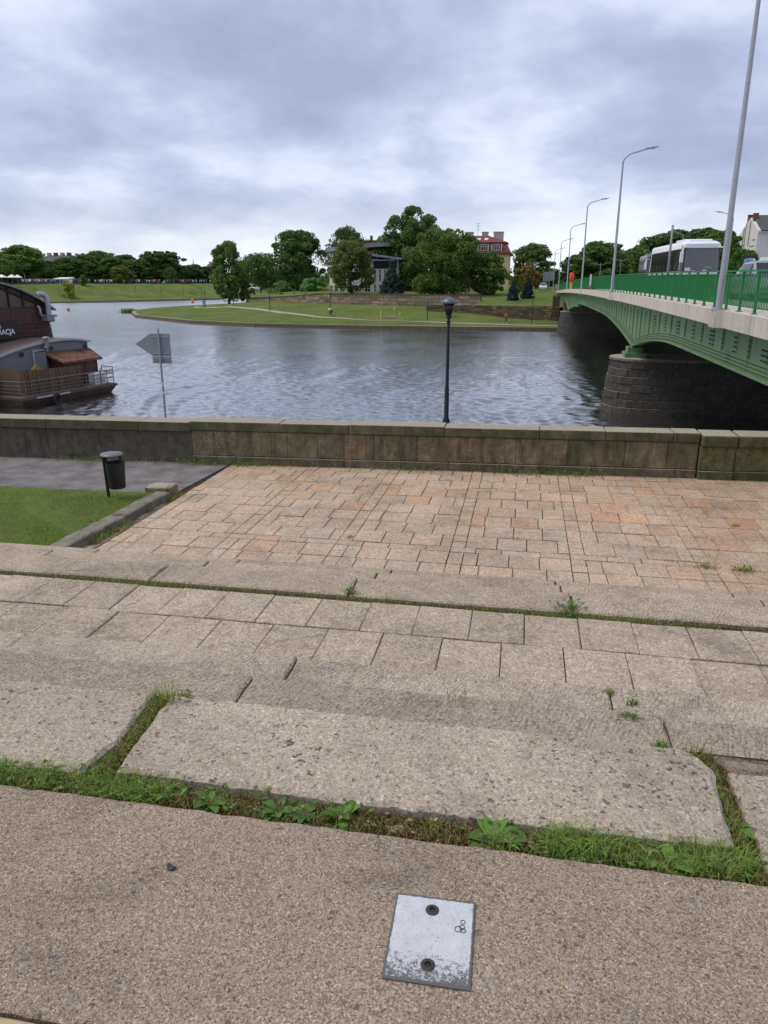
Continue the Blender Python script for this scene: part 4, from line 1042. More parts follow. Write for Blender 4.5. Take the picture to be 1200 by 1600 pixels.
# railing
rail_b = empty('railing', (BX0 + .3, 57, 0)); rail_b.parent = bridge; rail_b.location = Vector((BX0 + .3, 57, 0)) - bridge.location
RX = BX0 + .30
strip(RX - .035, RX + .035, lambda y: zd(y) + 1.10, lambda y: zd(y) + 1.055).build('top_rail', M['rail_green'], rail_b)
strip(RX - .02, RX + .02, lambda y: zd(y) + .17, lambda y: zd(y) + .135).build('bottom_rail', M['rail_green'], rail_b)
strip(RX - .02, RX + .02, lambda y: zd(y) + 1.0, lambda y: zd(y) + .975).build('upper_rail', M['rail_green'], rail_b)
pm = MB(); pm.box(-.035, .035, -.03, .03, 0, 1.055).box(-.075, .075, -.075, .075, 0, .02); pmesh = pm.mesh('railing_post', M['rail_green'])
bm1 = MB(); bm1.box(-.013, .013, -.006, .006, .17, .975); bmesh_ = bm1.mesh('baluster', M['rail_green'])
org = wloc(rail_b); nb = 0; far = MB(); PS = 1.46
i = 0; y = 12.4
while y < Y1b - 1:
    if 15 < y < 150 and i < 299: link('railing_post', pmesh, rail_b, (RX - org.x, y - org.y, zd(y) - org.z))
    for k in range(1, 11):
        yb = y + PS * k / 11
        if yb > 15.5 and nb < 296:
            link('baluster', bmesh_, rail_b, (RX - org.x, yb - org.y, zd(yb) - org.z)); nb += 1
        else: far.box(RX - .018, RX + .018, yb - .007, yb + .007, zd(yb) + .17, zd(yb) + .975)
    y += PS; i += 1
tag(far.build('balusters', M['rail_green'], rail_b), kind='stuff')
r2 = empty('railing', Vector((BX1 - .3, 57, 0)) - bridge.location); r2.parent = bridge; R2 = BX1 - .3
strip(R2 - .035, R2 + .035, lambda y: zd(y) + 1.10, lambda y: zd(y) + 1.05).build('top_rail', M['rail_green'], r2)
strip(R2 - .02, R2 + .02, lambda y: zd(y) + .17, lambda y: zd(y) + .135).build('bottom_rail', M['rail_green'], r2)
far = MB(); y = 12.4
while y < Y1b:
    far.box(R2 - .018, R2 + .018, y - .01, y + .01, zd(y) + .17, zd(y) + 1.05); y += .13
tag(far.build('balusters', M['rail_green'], r2), kind='stuff')

# granite piers: rounded nose, battered courses of blocks
def pier(yc, near):
    p = empty('pier', Vector((14, yc, 0)) - bridge.location); p.parent = bridge
    zb, ztop = -.5, CAM_Z - 4.03; nc = 8; hh = (ztop - zb) / nc; r = random.Random(int(yc)); extra = MB(); n = 0
    def outline(z, off=0.0):
        rr = 1.75 + .115 * (ztop - z) - off
        cx = 6.45
        pts = []
        xr = 22.0
        # near straight side from right to left, nose, far side
        pts.append((xr, yc - rr))
        for a in np.linspace(-90, -270, 25): pts.append((cx + rr * math.cos(rad(a)), yc + rr * math.sin(rad(a))))
        pts.append((xr, yc + rr)); return pts
    def along(z, s, off=0.0):
        """point at distance s along the outline of that height"""
        pts = outline(z, off); 
        f = s
        for a, b in zip(pts, pts[1:]):
            L = math.hypot(b[0] - a[0], b[1] - a[1])
            if f <= L: return (a[0] + (b[0] - a[0]) * f / L, a[1] + (b[1] - a[1]) * f / L)
            f -= L
        return pts[-1]
    tot = 2 * (22 - 6.75) + math.pi * 2.0
    for c_ in range(nc):
        z0, z1 = zb + c_ * hh, zb + (c_ + 1) * hh; s = -r.uniform(0, .7); base = (.66, .56, .48) if c_ == 1 and zb + hh < .9 else None
        sc0 = (2 * (22 - 6.75) + math.pi * (2 + .115 * (ztop - z0))) / tot; sc1 = (2 * (22 - 6.75) + math.pi * (2 + .115 * (ztop - z1))) / tot
        while s < tot:
            e = s + r.uniform(.75, 1.35); a, b = max(s, 0) + .006, min(e, tot) - .006
            if b - a > .1:
                o = r.uniform(-.035, .02); k = max(1, int((b - a) / .45)); ss = [a + (b - a) * i / k for i in range(k + 1)]
                vs = []
                for q in ss: vs += [(*along(z0, q * sc0, o), z0 + .012), (*along(z1, q * sc1, o), z1 - .012), (*along(z0, q * sc0, .45), z0 + .012), (*along(z1, q * sc1, .45), z1 - .012)]
                fs = []
                for i in range(k): j = 4 * i; fs += [(j, j + 1, j + 5, j + 4), (j + 1, j + 3, j + 7, j + 5), (j + 2, j, j + 4, j + 6)]
                m = 4 * k; fs += [(0, 2, 3, 1), (m, m + 1, m + 3, m + 2)]
                kk = r.uniform(.84, 1.16); tc = tuple(kk * q for q in (.25, .265, .31))
                if c_ == 0: tc = (.6, .5, .42)
                vis = s > 3 and s < 2 * 15.25 + 2
                if near and n < 280 and vis: MB().add(vs, fs).build('stone_block', M['pier_stone'], p, color=tc, bevel=.018, seg=1); n += 1
                else: extra.add(vs, fs)
            s = e
    q = MB(); vs = [(*a, zb - 1.5) for a in outline(zb, .06)] + [(*a, ztop - .01) for a in outline(ztop, .06)]; m = len(outline(zb))
    q.add(vs, [tuple(range(m, 2 * m))] + [(i, i + 1, m + i + 1, m + i) for i in range(m - 1)]).build('pier_core', M['pier_stone'], p, color=(.4, .37, .36))
    q = MB(); q.prism(outline(ztop, -.04)[::-1], ztop, ztop + .12); q.build('pier_cap', M['pier_stone'], p, color=(.66, .70, .80))
    if extra.v: tag(extra.build('stone_blocks', M['pier_stone'], p, color=(.26, .28, .34)), kind='stuff')
    for gx in (BX0 + .44, BX0 + 4.6, 14.3, BX1 - 4.6):
        q = MB(); zs = soffit(yc) - .05; q.box(gx - .55, gx + .55, yc - .75, yc + .75, ztop + .12, ztop + .12 + (zs - ztop - .12) * .45); q.box(gx - .4, gx + .4, yc - .5, yc + .5, ztop + .12 + (zs - ztop - .12) * .45, zs - .001); q.build('bearing', M['girder'], p)
pier(K1, True); pier(K2, False)
q = MB(); q.box(BX0 + .3, BX1 - .3, 122.4, 152, -1, 4.0); q.build('abutment', M['pier_stone'], bridge, color=(.6, .58, .56))
q = MB(); q.box(BX0 + .5, BX1 + 2, 4, 14.2, 1.2, 5.3); q.build('abutment', M['pier_stone'], bridge, color=(.7, .66, .6))

# lamps along the bridge
def make_street_lamp(label):
    o = empty('street_lamp', (0, 0, 0), label, 'street lamp', 'tall grey lamps along the bridge railing')
    H = 8.6
    MB().tube([(0, 0, .02), (0, 0, .9), (0, 0, 1.0), (0, 0, H - .9)], [.095, .095, .085, .055], 12).build('pole', M['galv'], o, smooth=True, auto=40)
    arc = [(0, 0, H - .9)] + [(.95 - .95 * math.cos(a), 0, H - .9 + .62 * math.sin(a)) for a in np.linspace(.12, rad(82), 7)] + [(1.35, 0, H - .14)]
    MB().tube(arc, [.055, .052, .05, .05, .048, .046, .044, .042, .04], 8).build('arm', M['galv'], o, smooth=True)
    hd = MB(); x0, x1, z = 1.28, 2.05, H - .13
    for_ = [(x0, .05, -.035, .045), (x0 + .18, .10, -.045, .06), (x0 + .5, .12, -.03, .055), (x1, .05, .0, .035)]
    vs = []
    for (x, w, b_, t_) in for_: vs += [(x, -w, z + b_ + (x - x0) * .12), (x, w, z + b_ + (x - x0) * .12), (x, w * .6, z + t_ + (x - x0) * .12), (x, -w * .6, z + t_ + (x - x0) * .12)]
    fs = [(3, 2, 1, 0), (12, 13, 14, 15)]
    for i in range(3):
        for k in range(4): j = (k + 1) % 4; fs.append((4 * i + k, 4 * i + j, 4 * i + 4 + j, 4 * i + 4 + k))
    h = hd.add(vs, fs).build('lamp_head', M['grey_steel'], o)
    MB().box(x0 + .22, x0 + .55, -.07, .07, z - .025, z - .004).build('lens', M['lamp_glass'], h)
    b_ = MB(); b_.box(-.17, .17, -.17, .17, 0, .025)
    for sx_, sy_ in ((1, 1), (1, -1), (-1, 1), (-1, -1)): b_.lathe([(.0, 0), (.02, 0), (.02, .035), (.0, .035)], 6, (.12 * sx_, .12 * sy_, .025))
    b_.build('base_plate', M['galv'], o)
    return o
labs = ['nearest bridge lamp, its thick grey pole cut by the top of the picture', 'tall bridge lamp left of the white coach', 'bridge lamp left of the tall one beside the coach', 'fourth bridge lamp, just beyond the red signal marker',
        'thin far bridge lamp standing over the last span', 'very small bridge lamp at the far end of the railing', 'smallest bridge lamp, beyond the end of the railing']
lp = make_street_lamp(labs[0])
for i, y in enumerate(lamp_Y):
    o = lp if i == 0 else copy_tree(lp); o['label'] = labs[i]
    o.location = (BX0 - .06, y, zd(y) + .004 if y < 150 else 5.0)
for i, (x, y, lab) in enumerate([(22.9, 97, 'lamp on the far side of the bridge, arm pointing left, beside the white tenement'), (22.9, 126, 'lamp on the far side of the bridge seen just over the coach roof'), (22.9, 155, 'distant lamp on the far side of the bridge over the trees left of the coach')]):
    o = copy_tree(lp); o['label'] = lab; o.location = (x, y, zd(y) if y < 150 else 5.0); o.rotation_euler.z = math.pi
    o['group'] = 'lamps on the far side of the bridge'
# ================================================================== restaurant boat on the left
BO = Vector((-27.1, 36.2)); BT = Vector((.227, .974)); BS = Vector((-.974, .227))
def B(t_, s_, z): q = BO + BT * t_ + BS * s_; return (q.x, q.y, CAM_Z + z)
boat = empty('restaurant_boat', (*(BO + BS * 6 + BT * 4), 0), 'dark brown restaurant boat with arched glazed upper cabin and grey lower cabin', 'boat')
def bprism(poly_tz, s0, s1, mb=None):
    mb = mb or MB(); n = len(poly_tz); vs = [B(a, s0, z) for a, z in poly_tz] + [B(a, s1, z) for a, z in poly_tz]
    return mb.add(vs, [tuple(range(n)), tuple(range(n, 2 * n))[::-1]] + [(i, n + i, n + (i + 1) % n, (i + 1) % n) for i in range(n)])
def bbox(t0, t1, s0, s1, z0, z1, mb=None): return bprism([(t0, z0), (t1, z0), (t1, z1), (t0, z1)], s0, s1, mb)
q = MB(); 
hp = [(.35, -6.95, 0.35), (7.2, -6.95, .35), (7.2, -6.95, 20), (.35, -6.95, 20)]
hull = MB(); vs = [B(.55, .5, -7.0), B(7.2, .5, -7.0), B(7.2, 20, -7.0), B(.55, 20, -7.0), B(.28, 0, -6.3), B(7.46, 0, -6.3), B(7.46, 20, -6.3), B(.28, 20, -6.3)]
hull.add(vs, [(0, 3, 2, 1), (4, 5, 6, 7), (0, 1, 5, 4), (1, 2, 6, 5), (2, 3, 7, 6), (3, 0, 4, 7)]).build('hull', M['boat_hull'], boat)
bbox(.2, 7.54, -.06, 20, -6.3, -6.16).build('deck_rim', M['boat_hull'], boat, bevel=.02)
bbox(.3, 7.44, .06, 20, -6.17, -6.12).build('deck', M['boat_deck'], boat)
bbox(1.2, 3.6, -.075, -.06, -6.28, -6.19).build('worn_stripe', M['boat_trim'], boat)
arch = lambda a: -3.43 - .03 * (a - 6) ** 2 * (.9 if a < 6 else 2.1)
top = [(a, arch(a)) for a in np.linspace(7.95, -1.6, 16)]
bprism([(-1.6, -6.12), (7.95, -6.12)] + top, 2.5, 15).build('lower_cabin', M['boat_grey'], boat)
roof = [(a, arch(a) + .07) for a in np.linspace(8.08, -1.75, 16)]
bprism([(a, z - .068) for a, z in roof[::-1]] + roof, 2.36, 15.1).build('cabin_roof', M['boat_deck'], boat)
bprism([(a, z - .11) for a, z in roof[::-1]] + [(a, z + .015) for a, z in roof], 2.30, 2.355).build('roof_trim', M['boat_trim'], boat)
for a, z0, z1 in ((.9, -4.45, -4.2), (2.6, -4.2, -3.95), (4.85, -3.98, -3.78), (7.55, -4.1, -3.85)): bbox(a, a + .3, 2.475, 2.497, z0, z1).build('vent', M['black_plastic'], boat)
d = empty('door', (0, 0, 0)); d.parent = boat; d.location = Vector(B(4, 2.4, -5)) - boat.location
for t0, t1, z0, z1 in ((3.50, 3.60, -5.6, -3.88), (4.52, 4.62, -5.6, -3.88), (3.60, 4.52, -3.98, -3.88)): bbox(t0, t1, 2.40, 2.497, z0, z1).build('frame', M['boat_trim'], d)
bbox(3.60, 4.52, 2.485, 2.498, -5.6, -3.98).build('dark_doorway_panel', M['boat_dark'], d);  # flat dark panel on the solid wall, painted shade of the open doorway
q = MB(); q.add([B(3.62, 2.42, -5.6), B(4.12, 2.05, -5.6), B(4.12, 2.05, -4.02), B(3.62, 2.42, -4.02), B(3.64, 2.46, -5.6), B(4.14, 2.09, -5.6), B(4.14, 2.09, -4.02), B(3.64, 2.46, -4.02)], [(0, 1, 2, 3), (7, 6, 5, 4), (0, 4, 5, 1), (1, 5, 6, 2), (2, 6, 7, 3), (3, 7, 4, 0)]).build('door_leaf', M['boat_grey'], d)
bbox(4.16, 4.24, 2.2, 2.28, -5.6, -4.02).build('strip', M['boat_trim'], d)
# flue on the roof edge
MB().tube([B(4.25, 2.2, -3.85), B(4.4, 2.2, -3.72), B(4.42, 2.2, -3.22)], .13, 12).lathe([(0, 0), (.24, 0), (.2, .05), (.0, .11)], 12, B(4.42, 2.2, -3.22)).build('flue', M['grey_steel'], boat, smooth=True, auto=40)
# upper cabin
ua = lambda a: .05 - 1.55 * ((a - 2.2) / 5.1) ** 2
bprism([(-3.0, -4.2), (7.55, -3.6), (7.32, -1.56), (-3.0, -1.56)], 5.06, 17).build('upper_cabin', M['boat_dark'], boat)
z = -3.45; k = 0
while z < -1.62:
    tr = 7.58 - (z + 3.5) * .118; tl = -3.0
    for a, b_ in ((tl, 4.55), (4.57, tr)): bprism([(a, z), (b_, z), (b_ - .018, z + .155), (a, z + .155)], 5.0, 5.055).build('plank', M['boat_plank'], boat, color=(1, 1, 1))
    z += .17
gl = [(a, ua(a)) for a in np.linspace(7.25, -2.9, 18)]
bprism([(-2.9, -1.56), (7.25, -1.56)] + gl[1:-1], 5.1, 16.8).build('upper_glazing', M['smoky'], boat)
for a in (-1.6, .1, 1.8, 3.5, 4.6, 5.65, 6.6, 7.2): bbox(a - .045, a + .045, 5.0, 5.095, -1.56, ua(a) - .02).build('mullion', M['boat_dark'], boat)
bbox(-2.9, 7.28, 4.98, 5.096, -1.60, -1.50).build('sill', M['boat_dark'], boat)
q = MB(); q.add([B(4.0, 5.03, -.18), B(7.25, 5.03, -1.5), B(7.25, 5.09, -1.35), B(4.0, 5.09, -.0)], [(0, 1, 2, 3)])
dg = MB().tube([B(4.1, 5.02, -.35), B(7.1, 5.02, -1.5)], .05, 6); dg.build('brace', M['boat_dark'], boat)
ro_ = [(a, ua(a) + .07) for a in np.linspace(7.75, -3.3, 20)]
bprism([(a, z - .055) for a, z in ro_[::-1]] + ro_, 4.7, 17.2).build('arched_roof', M['smoky'], boat)
bprism([(a, z - .06) for a, z in ro_[::-1]] + [(a, z + .04) for a, z in ro_], 4.62, 4.70).build('roof_edge', M['grey_steel'], boat)
for i in range(2):
    zz = -2.35 - i * .45
for zz in (-2.42, -2.68, -2.94, -3.2): MB().tube([B(4.7, 4.75, zz), B(7.3, 4.75, zz)], .022, 6).build('roof_railing', M['boat_hull'], boat)
for a in (4.75, 5.5, 6.3, 7.1): MB().tube([B(a, 4.75, -3.5), B(a, 4.75, -2.4)], .025, 6).build('roof_railing_post', M['boat_hull'], boat)
# signboard
sb = bbox(1.0, 4.58, 4.55, 4.62, -3.28, -2.42); sb = sb.build('signboard', M['board_black'], boat)
def text(body, t_, s_, z, size, parent, m, sx_=1.0, w=1.0):
    cu = bpy.data.curves.new('lettering', 'FONT'); cu.body = body; cu.size = size; cu.extrude = .004; cu.align_x = 'RIGHT'; cu.offset = w
    cu.materials.append(m); o = bpy.data.objects.new('lettering', cu); COL.objects.link(o); o.parent = parent
    mt = Matrix(((BT.x * sx_, 0, -BS.x, 0), (BT.y * sx_, 0, -BS.y, 0), (0, 1, 0, 0), (0, 0, 0, 1))); mt.translation = Vector(B(t_, s_, z)) - wloc(parent)
    bpy.context.view_layer.update(); me = bpy.data.meshes.new_from_object(o.evaluated_get(bpy.context.evaluated_depsgraph_get())); bpy.data.objects.remove(o)
    o = link('lettering', me, parent); o.matrix_local = mt; return o
text('RESTAURACJA', 4.28, 4.54, -3.02, .42, sb, M['letter'], .98, .008)
text('WINIARNIE', 3.35, 4.54, -2.64, .24, sb, M['letter'], 1.0, .004)
bbox(2.55, 2.78, 4.53, 4.545, -3.22, -3.12).build('emblem', M['letter'], sb)
# ventilation ducts on the wall
MB().tube([B(7.15, 4.7, -2.15), B(7.17, 4.7, -1.15), B(7.15, 4.72, -.92), B(7.02, 4.78, -.78), B(6.8, 4.85, -.74), B(6.6, 4.9, -.80)], [.17, .17, .175, .175, .17, .165], 14).build('vent_duct', M['duct'], boat, smooth=True, auto=50)
for zz in (-1.9, -1.65, -1.4, -1.15): MB().lathe([(.168, 0), (.185, .0), (.185, .03), (.168, .03)], 14, B(7.16, 4.7, zz)).build('duct_ring', M['duct'], boat)
MB().tube([B(6.72, 4.8, -2.1), B(6.62, 4.8, -1.95), B(6.58, 4.8, -1.6), B(6.5, 4.85, -1.45)], .09, 10).build('small_duct', M['duct'], boat, smooth=True, auto=50)
bbox(6.75, 7.35, 4.4, 4.95, -2.4, -2.0).build('fan_box', M['grey_steel'], boat, bevel=.04); bbox(7.0, 7.5, 4.35, 4.8, -2.15, -2.02).build('fan_flange', M['grey_steel'], boat)
MB().tube([B(6.3, 4.9, -2.45), B(7.4, 4.5, -2.42)], .025, 6).tube([B(6.35, 4.95, -2.75), B(6.7, 4.5, -2.43)], .02, 6).build('fan_bracket', M['boat_dark'], boat)
# tiled shed at the stern
q = MB(); n4 = [B(4.55, 1.1, -6.12), B(7.15, 1.1, -6.12), B(7.15, 2.45, -6.12), B(4.55, 2.45, -6.12), B(4.55, 1.1, -4.66), B(7.15, 1.1, -4.64), B(7.15, 2.45, -4.1), B(4.55, 2.45, -4.1)]
q.hexa(n4).build('shed', M['boat_plank'], boat)
for a in (5.35, 6.15, 7.12): bbox(a - .03, a + .03, 1.06, 1.098, -6.12, -4.68).build('shed_batten', M['boat_dark'], boat)
q = MB(); rb = [B(4.3, .93, -4.67), B(7.45, .93, -4.64), B(7.95, 2.35, -4.17), B(4.1, 2.35, -4.12)]; q.add(rb + [(p[0], p[1], p[2] - .05) for p in rb], [(0, 1, 2, 3), (7, 6, 5, 4), (0, 4, 5, 1), (1, 5, 6, 2), (2, 6, 7, 3), (3, 7, 4, 0)]).build('shed_roof', M['boat_dark'], boat)
q = MB(); v0, v1, v2, v3 = [Vector(p) for p in rb]; nc_, nr_ = 17, 7
for i in range(nr_):
    for j in range(nc_):
        if R.random() < .02: continue
        a = lambda u_, w_: (v0.lerp(v1, u_)).lerp(v3.lerp(v2, u_), w_)
        p0, p1 = a((j + .5) / nc_, i / nr_ - .015), a((j + .5) / nc_, (i + 1) / nr_ + .02)
        p0 = p0 + Vector((0, 0, .035)); p1 = p1 + Vector((0, 0, .015)); q.tube([p0, p1], [.105, .09], 6)
tag(q.build('roof_tiles', M['terracotta'], boat), kind='stuff')
# reed screen behind the rail: many upright stalks
q = MB(); a = .66
while a < 5.1:
    hgt = -4.66 - .05 * (a + 1) * .6 + R.uniform(-.04, .03); w = R.uniform(.02, .045); lean = .10 * max(0, (a - 3.5)) / 1.6
    q.add([B(a, .32 + R.uniform(0, .04), -6.1), B(a + w, .32, -6.1), B(a + w - lean, .36, hgt), B(a - lean, .36 + R.uniform(0, .03), hgt)], [(0, 1, 2, 3)]); 
    q.add([B(a + w, .36, -6.1), B(a + 2 * w, .36, -6.1), B(a + 2 * w - lean, .40, hgt - .03), B(a + w - lean, .40, hgt - .03)], [(0, 1, 2, 3)]); a += w * .9
s_ = .35
while s_ < 6:
    w = R.uniform(.02, .045); hgt = -4.64 + R.uniform(-.03, .03)
    q.add([B(.62, s_, -6.1), B(.62, s_ + w, -6.1), B(.62, s_ + w, hgt), B(.62, s_, hgt)], [(0, 1, 2, 3)]); s_ += w * .9
tag(q.build('reed_screen', M['reed'], boat), kind='stuff')
# deck railing
rl = empty('deck_railing', Vector(B(4, 0, -6)) - boat.location); rl.parent = boat
for zz, r_ in ((-5.30, .034), (-5.52, .02), (-5.72, .02), (-5.92, .02)):
    MB().tube([B(.4, 8, zz), B(.4, .25, zz), B(.46, .12, zz), B(.6, .06, zz), B(5.6 if zz > -5.4 or True else 5, .06, zz), B(7.35, .06, zz)], r_, 7).build('rail', M['boat_rail'], rl, smooth=True)
for a in (.62, 1.2, 1.85, 2.5, 3.15, 3.8, 4.45, 5.1, 5.7, 6.25, 6.8, 7.35): MB().tube([B(a, .06, -6.15), B(a, .06, -5.3)], .026, 7).build('post', M['boat_rail'], rl)
for s_ in (1.0, 2.0, 3.0, 4.2, 5.5): MB().tube([B(.4, s_, -6.15), B(.4, s_, -5.3)], .026, 7).build('post', M['boat_rail'], rl)
for zz in (-5.1, -5.45, -5.8): MB().tube([B(6.3, .06, zz), B(7.35, .06, zz), B(7.40, 1.0, zz)], .022, 6).build('rail', M['grey_steel'], rl)
for a, s_ in ((6.3, .06), (7.35, .06), (7.4, 1.0)): MB().tube([B(a, s_, -6.15), B(a, s_, -5.1)], .03, 6).build('post', M['grey_steel'], rl)
for k in range(5):
    zz = -6.12 + k * .145; q = MB(); bbox(6.05 + R.uniform(-.03, .03), 6.95, .3, .85, zz + .004, zz + .13, q); o = q.build('white_box', M['white_box'], bevel=.015)
    tag(o, 'white plastic crate, %s of the stack at the stern railing' % ['lowest', 'second from the bottom', 'middle one', 'second from the top', 'topmost'][k], 'crate', 'white crates stacked at the boat stern')
q = MB(); q.add([B(2.55, 1.6, -6.1), B(3.35, 1.6, -6.1), B(3.35, 1.6, -4.95), B(2.9, 1.6, -4.62), B(2.55, 1.6, -4.9)] + [B(2.55, 1.66, -6.1), B(3.35, 1.66, -6.1), B(3.35, 1.66, -4.95), B(2.9, 1.66, -4.62), B(2.55, 1.66, -4.9)], [(0, 1, 2, 3, 4), (9, 8, 7, 6, 5)] + [(i, 5 + i, 5 + (i + 1) % 5, (i + 1) % 5) for i in range(5)])
tag(q.build('board', M['amber']), 'pointed amber board leaning behind the reed screen of the boat', 'board')
c_ = Vector(B(2.55, -.14, -6.48)); q = MB(); U = Vector((BT.x, BT.y, 0))
ring = [c_ + U * .25 * math.cos(a) + Vector((0, 0, .25 * math.sin(a))) for a in np.linspace(0, 2 * math.pi, 25)]
q.tube(ring, .085, 10, cap=False); tag(q.build('tyre', M['rubber'], smooth=True), 'black tyre fender hanging on the stern of the boat', 'tyre')
q = MB(); q.lathe([(.0, -.35), (.3, -.35), (.33, .0), (.3, .55), (.12, .8), (.0, .8)], 14, (*ong(107, 486, 0)[:2], 0)); tag(q.build('buoy', M['red'], smooth=True), 'small red buoy floating on the river beyond the boat', 'buoy')
p = ong(301, 473, 0); q = MB(); q.lathe([(.0, -.4), (.45, -.4), (.5, .3), (.22, 1.3), (.0, 1.4)], 12, (p.x, p.y, 0)); tag(q.build('buoy', M['orange'], smooth=True), 'orange buoy near the foot of the left grass bank', 'buoy')
# ================================================================== trees: tapered trunk, limbs, crown of leaf-sized faces in clumps
def leaf_cloud(rng, centers, radii, per, ls, up=.35, droop=0.0, fill=.55):
    """quads on and in the clumps, facing outwards with a lot of scatter"""
    C = np.repeat(centers, per, 0); Rr = np.repeat(radii, per)[:, None]
    N = len(C); d = rng.normal(size=(N, 3)); d[:, 2] += up; d /= np.linalg.norm(d, axis=1)[:, None]
    sq = np.array([1, 1, .78]); P_ = C + d * Rr * (fill + (1 - fill) * rng.random((N, 1)) ** .6) * sq
    P_[:, 2] -= droop * np.hypot(P_[:, 0], P_[:, 1])
    nrm = d + rng.normal(size=(N, 3)) * .65; nrm /= np.linalg.norm(nrm, axis=1)[:, None]
    tg = np.cross(nrm, rng.normal(size=(N, 3))); tg /= np.linalg.norm(tg, axis=1)[:, None]; bt = np.cross(nrm, tg)
    s = (ls * rng.uniform(.6, 1.35, (N, 1)))
    V = np.stack([P_ - tg * s * .6, P_ + bt * s * .34 - tg * s * .05, P_ + tg * s * .6, P_ - bt * s * .34 - tg * s * .05], 1).reshape(-1, 3)
    return V
def cloud_mesh(name, V, m):
    n = len(V) // 4; me = bpy.data.meshes.new(name); me.vertices.add(len(V)); me.vertices.foreach_set('co', V.astype(np.float32).ravel())
    me.loops.add(4 * n); me.loops.foreach_set('vertex_index', np.arange(4 * n, dtype=np.int32)); me.polygons.add(n)
    me.polygons.foreach_set('loop_start', np.arange(0, 4 * n, 4, dtype=np.int32)); me.materials.append(m); me.update(calc_edges=True); me.validate(); return me
def tree_mesh(seed, H, Rw, kind, nl, ls):
    """returns (trunk mesh, crown mesh) with the foot at the origin"""
    rng = np.random.default_rng(seed); rr = random.Random(seed); tb = MB()
    ncl = {'round': 120, 'broad': 150, 'poplar': 150, 'bush': 40, 'loose': 85, 'spruce': 0}[kind]
    if kind == 'spruce':
        cs = []; rs_ = []
        lev = 13
        for i in range(lev):
            f = i / (lev - 1); z = H * (.06 + .9 * f); r = Rw * (1 - f) ** .85 + .08; k = max(3, int(13 * (1 - f)) + 3); ph = rr.random() * 6
            for j in range(k):
                a = ph + 2 * math.pi * j / k + rr.uniform(-.2, .2); q = r * rr.uniform(.8, 1.08)
                for w in (.35, .68, 1.0): cs.append((math.cos(a) * q * w, math.sin(a) * q * w, z - q * w * .28)); rs_.append(.14 * Rw * (1.25 - .5 * w))
        cs = np.array(cs); rs_ = np.array(rs_); V = leaf_cloud(rng, cs, rs_, max(8, nl // len(cs)), ls, .2, 0, .2)
        tb.tube([(0, 0, -.3), (0, 0, H * .95)], [.035 * H * .4, .01], 7); return tb.mesh('trunk', M['bark']), cloud_mesh('crown', V, M['needle'])
    cs = []; rs_ = []
    if kind == 'poplar':
        stems = [(0, 0, 1.0), (-.55, .1, .9), (.55, -.1, .95), (-.15, .45, .95), (.2, -.5, .84), (-.85, -.2, .70), (.85, .2, .74), (.1, 0, .6)]
        for i in range(ncl):
            sx_, sy_, sh = stems[i % len(stems)]; f = rr.random() ** .8; z = H * (.05 + (sh - .10) * f); wd = Rw * (.30 * math.sin(math.pi * min(.98, f * .80 + .16)) + .06)
            sp = .45 + .5 * min(1, f * 2.2) * (1 - .25 * f)
            cs.append((sx_ * Rw * sp + rr.uniform(-1, 1) * wd, sy_ * Rw * .8 * sp + rr.uniform(-1, 1) * wd, z)); rs_.append(Rw * rr.uniform(.20, .31) * (1.12 - .45 * f))
    else:
        z0 = {'round': .07, 'broad': .04, 'bush': .0, 'loose': .12}[kind]; lob = [(rr.uniform(0, 6.28), rr.uniform(.1, .2), rr.randint(2, 4)) for _ in range(3)]
        for i in range(ncl):
            f = rr.random(); f = f ** .85; a = rr.uniform(0, 2 * math.pi); top = .62 if kind != 'broad' else .52
            prof = math.sqrt(max(.02, 1 - ((f - .42) / (.60)) ** 2)) if f > .42 else .68 + .32 * (f / .42)
            if kind == 'bush': prof = math.sqrt(max(.02, 1 - f ** 2.2))
            w = 1 + sum(am * math.sin(k * a + ph + f * 3) for ph, am, k in lob)
            q = Rw * prof * w * (rr.uniform(.55, .88) if rr.random() < .8 else rr.uniform(.1, .5)); z = H * (z0 + (.93 - z0) * f)
            cs.append((math.cos(a) * q, math.sin(a) * q, z)); rs_.append(Rw * rr.uniform(.15, .29) * (1 if kind != 'loose' else .8))
            if rr.random() < .14: cs[-1] = (math.cos(a) * Rw * prof * w * .93, math.sin(a) * Rw * prof * w * .93, z + rr.uniform(0, .04) * H); rs_[-1] = Rw * rr.uniform(.08, .14)
    cs = np.array(cs); rs_ = np.array(rs_)
    V = leaf_cloud(rng, cs, rs_, nl // ncl, ls)
    # trunk and limbs
    tr = max(.12, H * .020); bend = rr.uniform(-.03, .03) * H
    spine = [(0, 0, -.4), (bend * .2, 0, H * .15), (bend * .6, bend * .3, H * .4), (bend, bend * .5, H * .75)]
    tb.tube(spine, [tr * 1.35, tr, tr * .7, tr * .25], 9)
    for i in rr.sample(range(ncl), min(14, ncl)):
        c_ = Vector(cs[i]); z = min(c_.z * .72, H * .6); f = z / (H * .75); p0 = Vector((bend * f, bend * .4 * f, z)); tb.tube([p0, p0.lerp(c_, .5) + Vector((0, 0, .05 * H * .3)), c_], [tr * .45, tr * .28, tr * .08], 5)
    return tb.mesh('trunk', M['bark']), cloud_mesh('crown', V, M['leaf'])
def plant(name, meshes, loc, label, cat='tree', group=None, color=(1, 1, 1), s=1.0, rz=0, sz=None):
    o = empty(name, loc, label, cat, group, rz=rz); o.scale = (s, s, sz or s)
    link('trunk', meshes[0], o); link('crown', meshes[1], o, color=color); return o
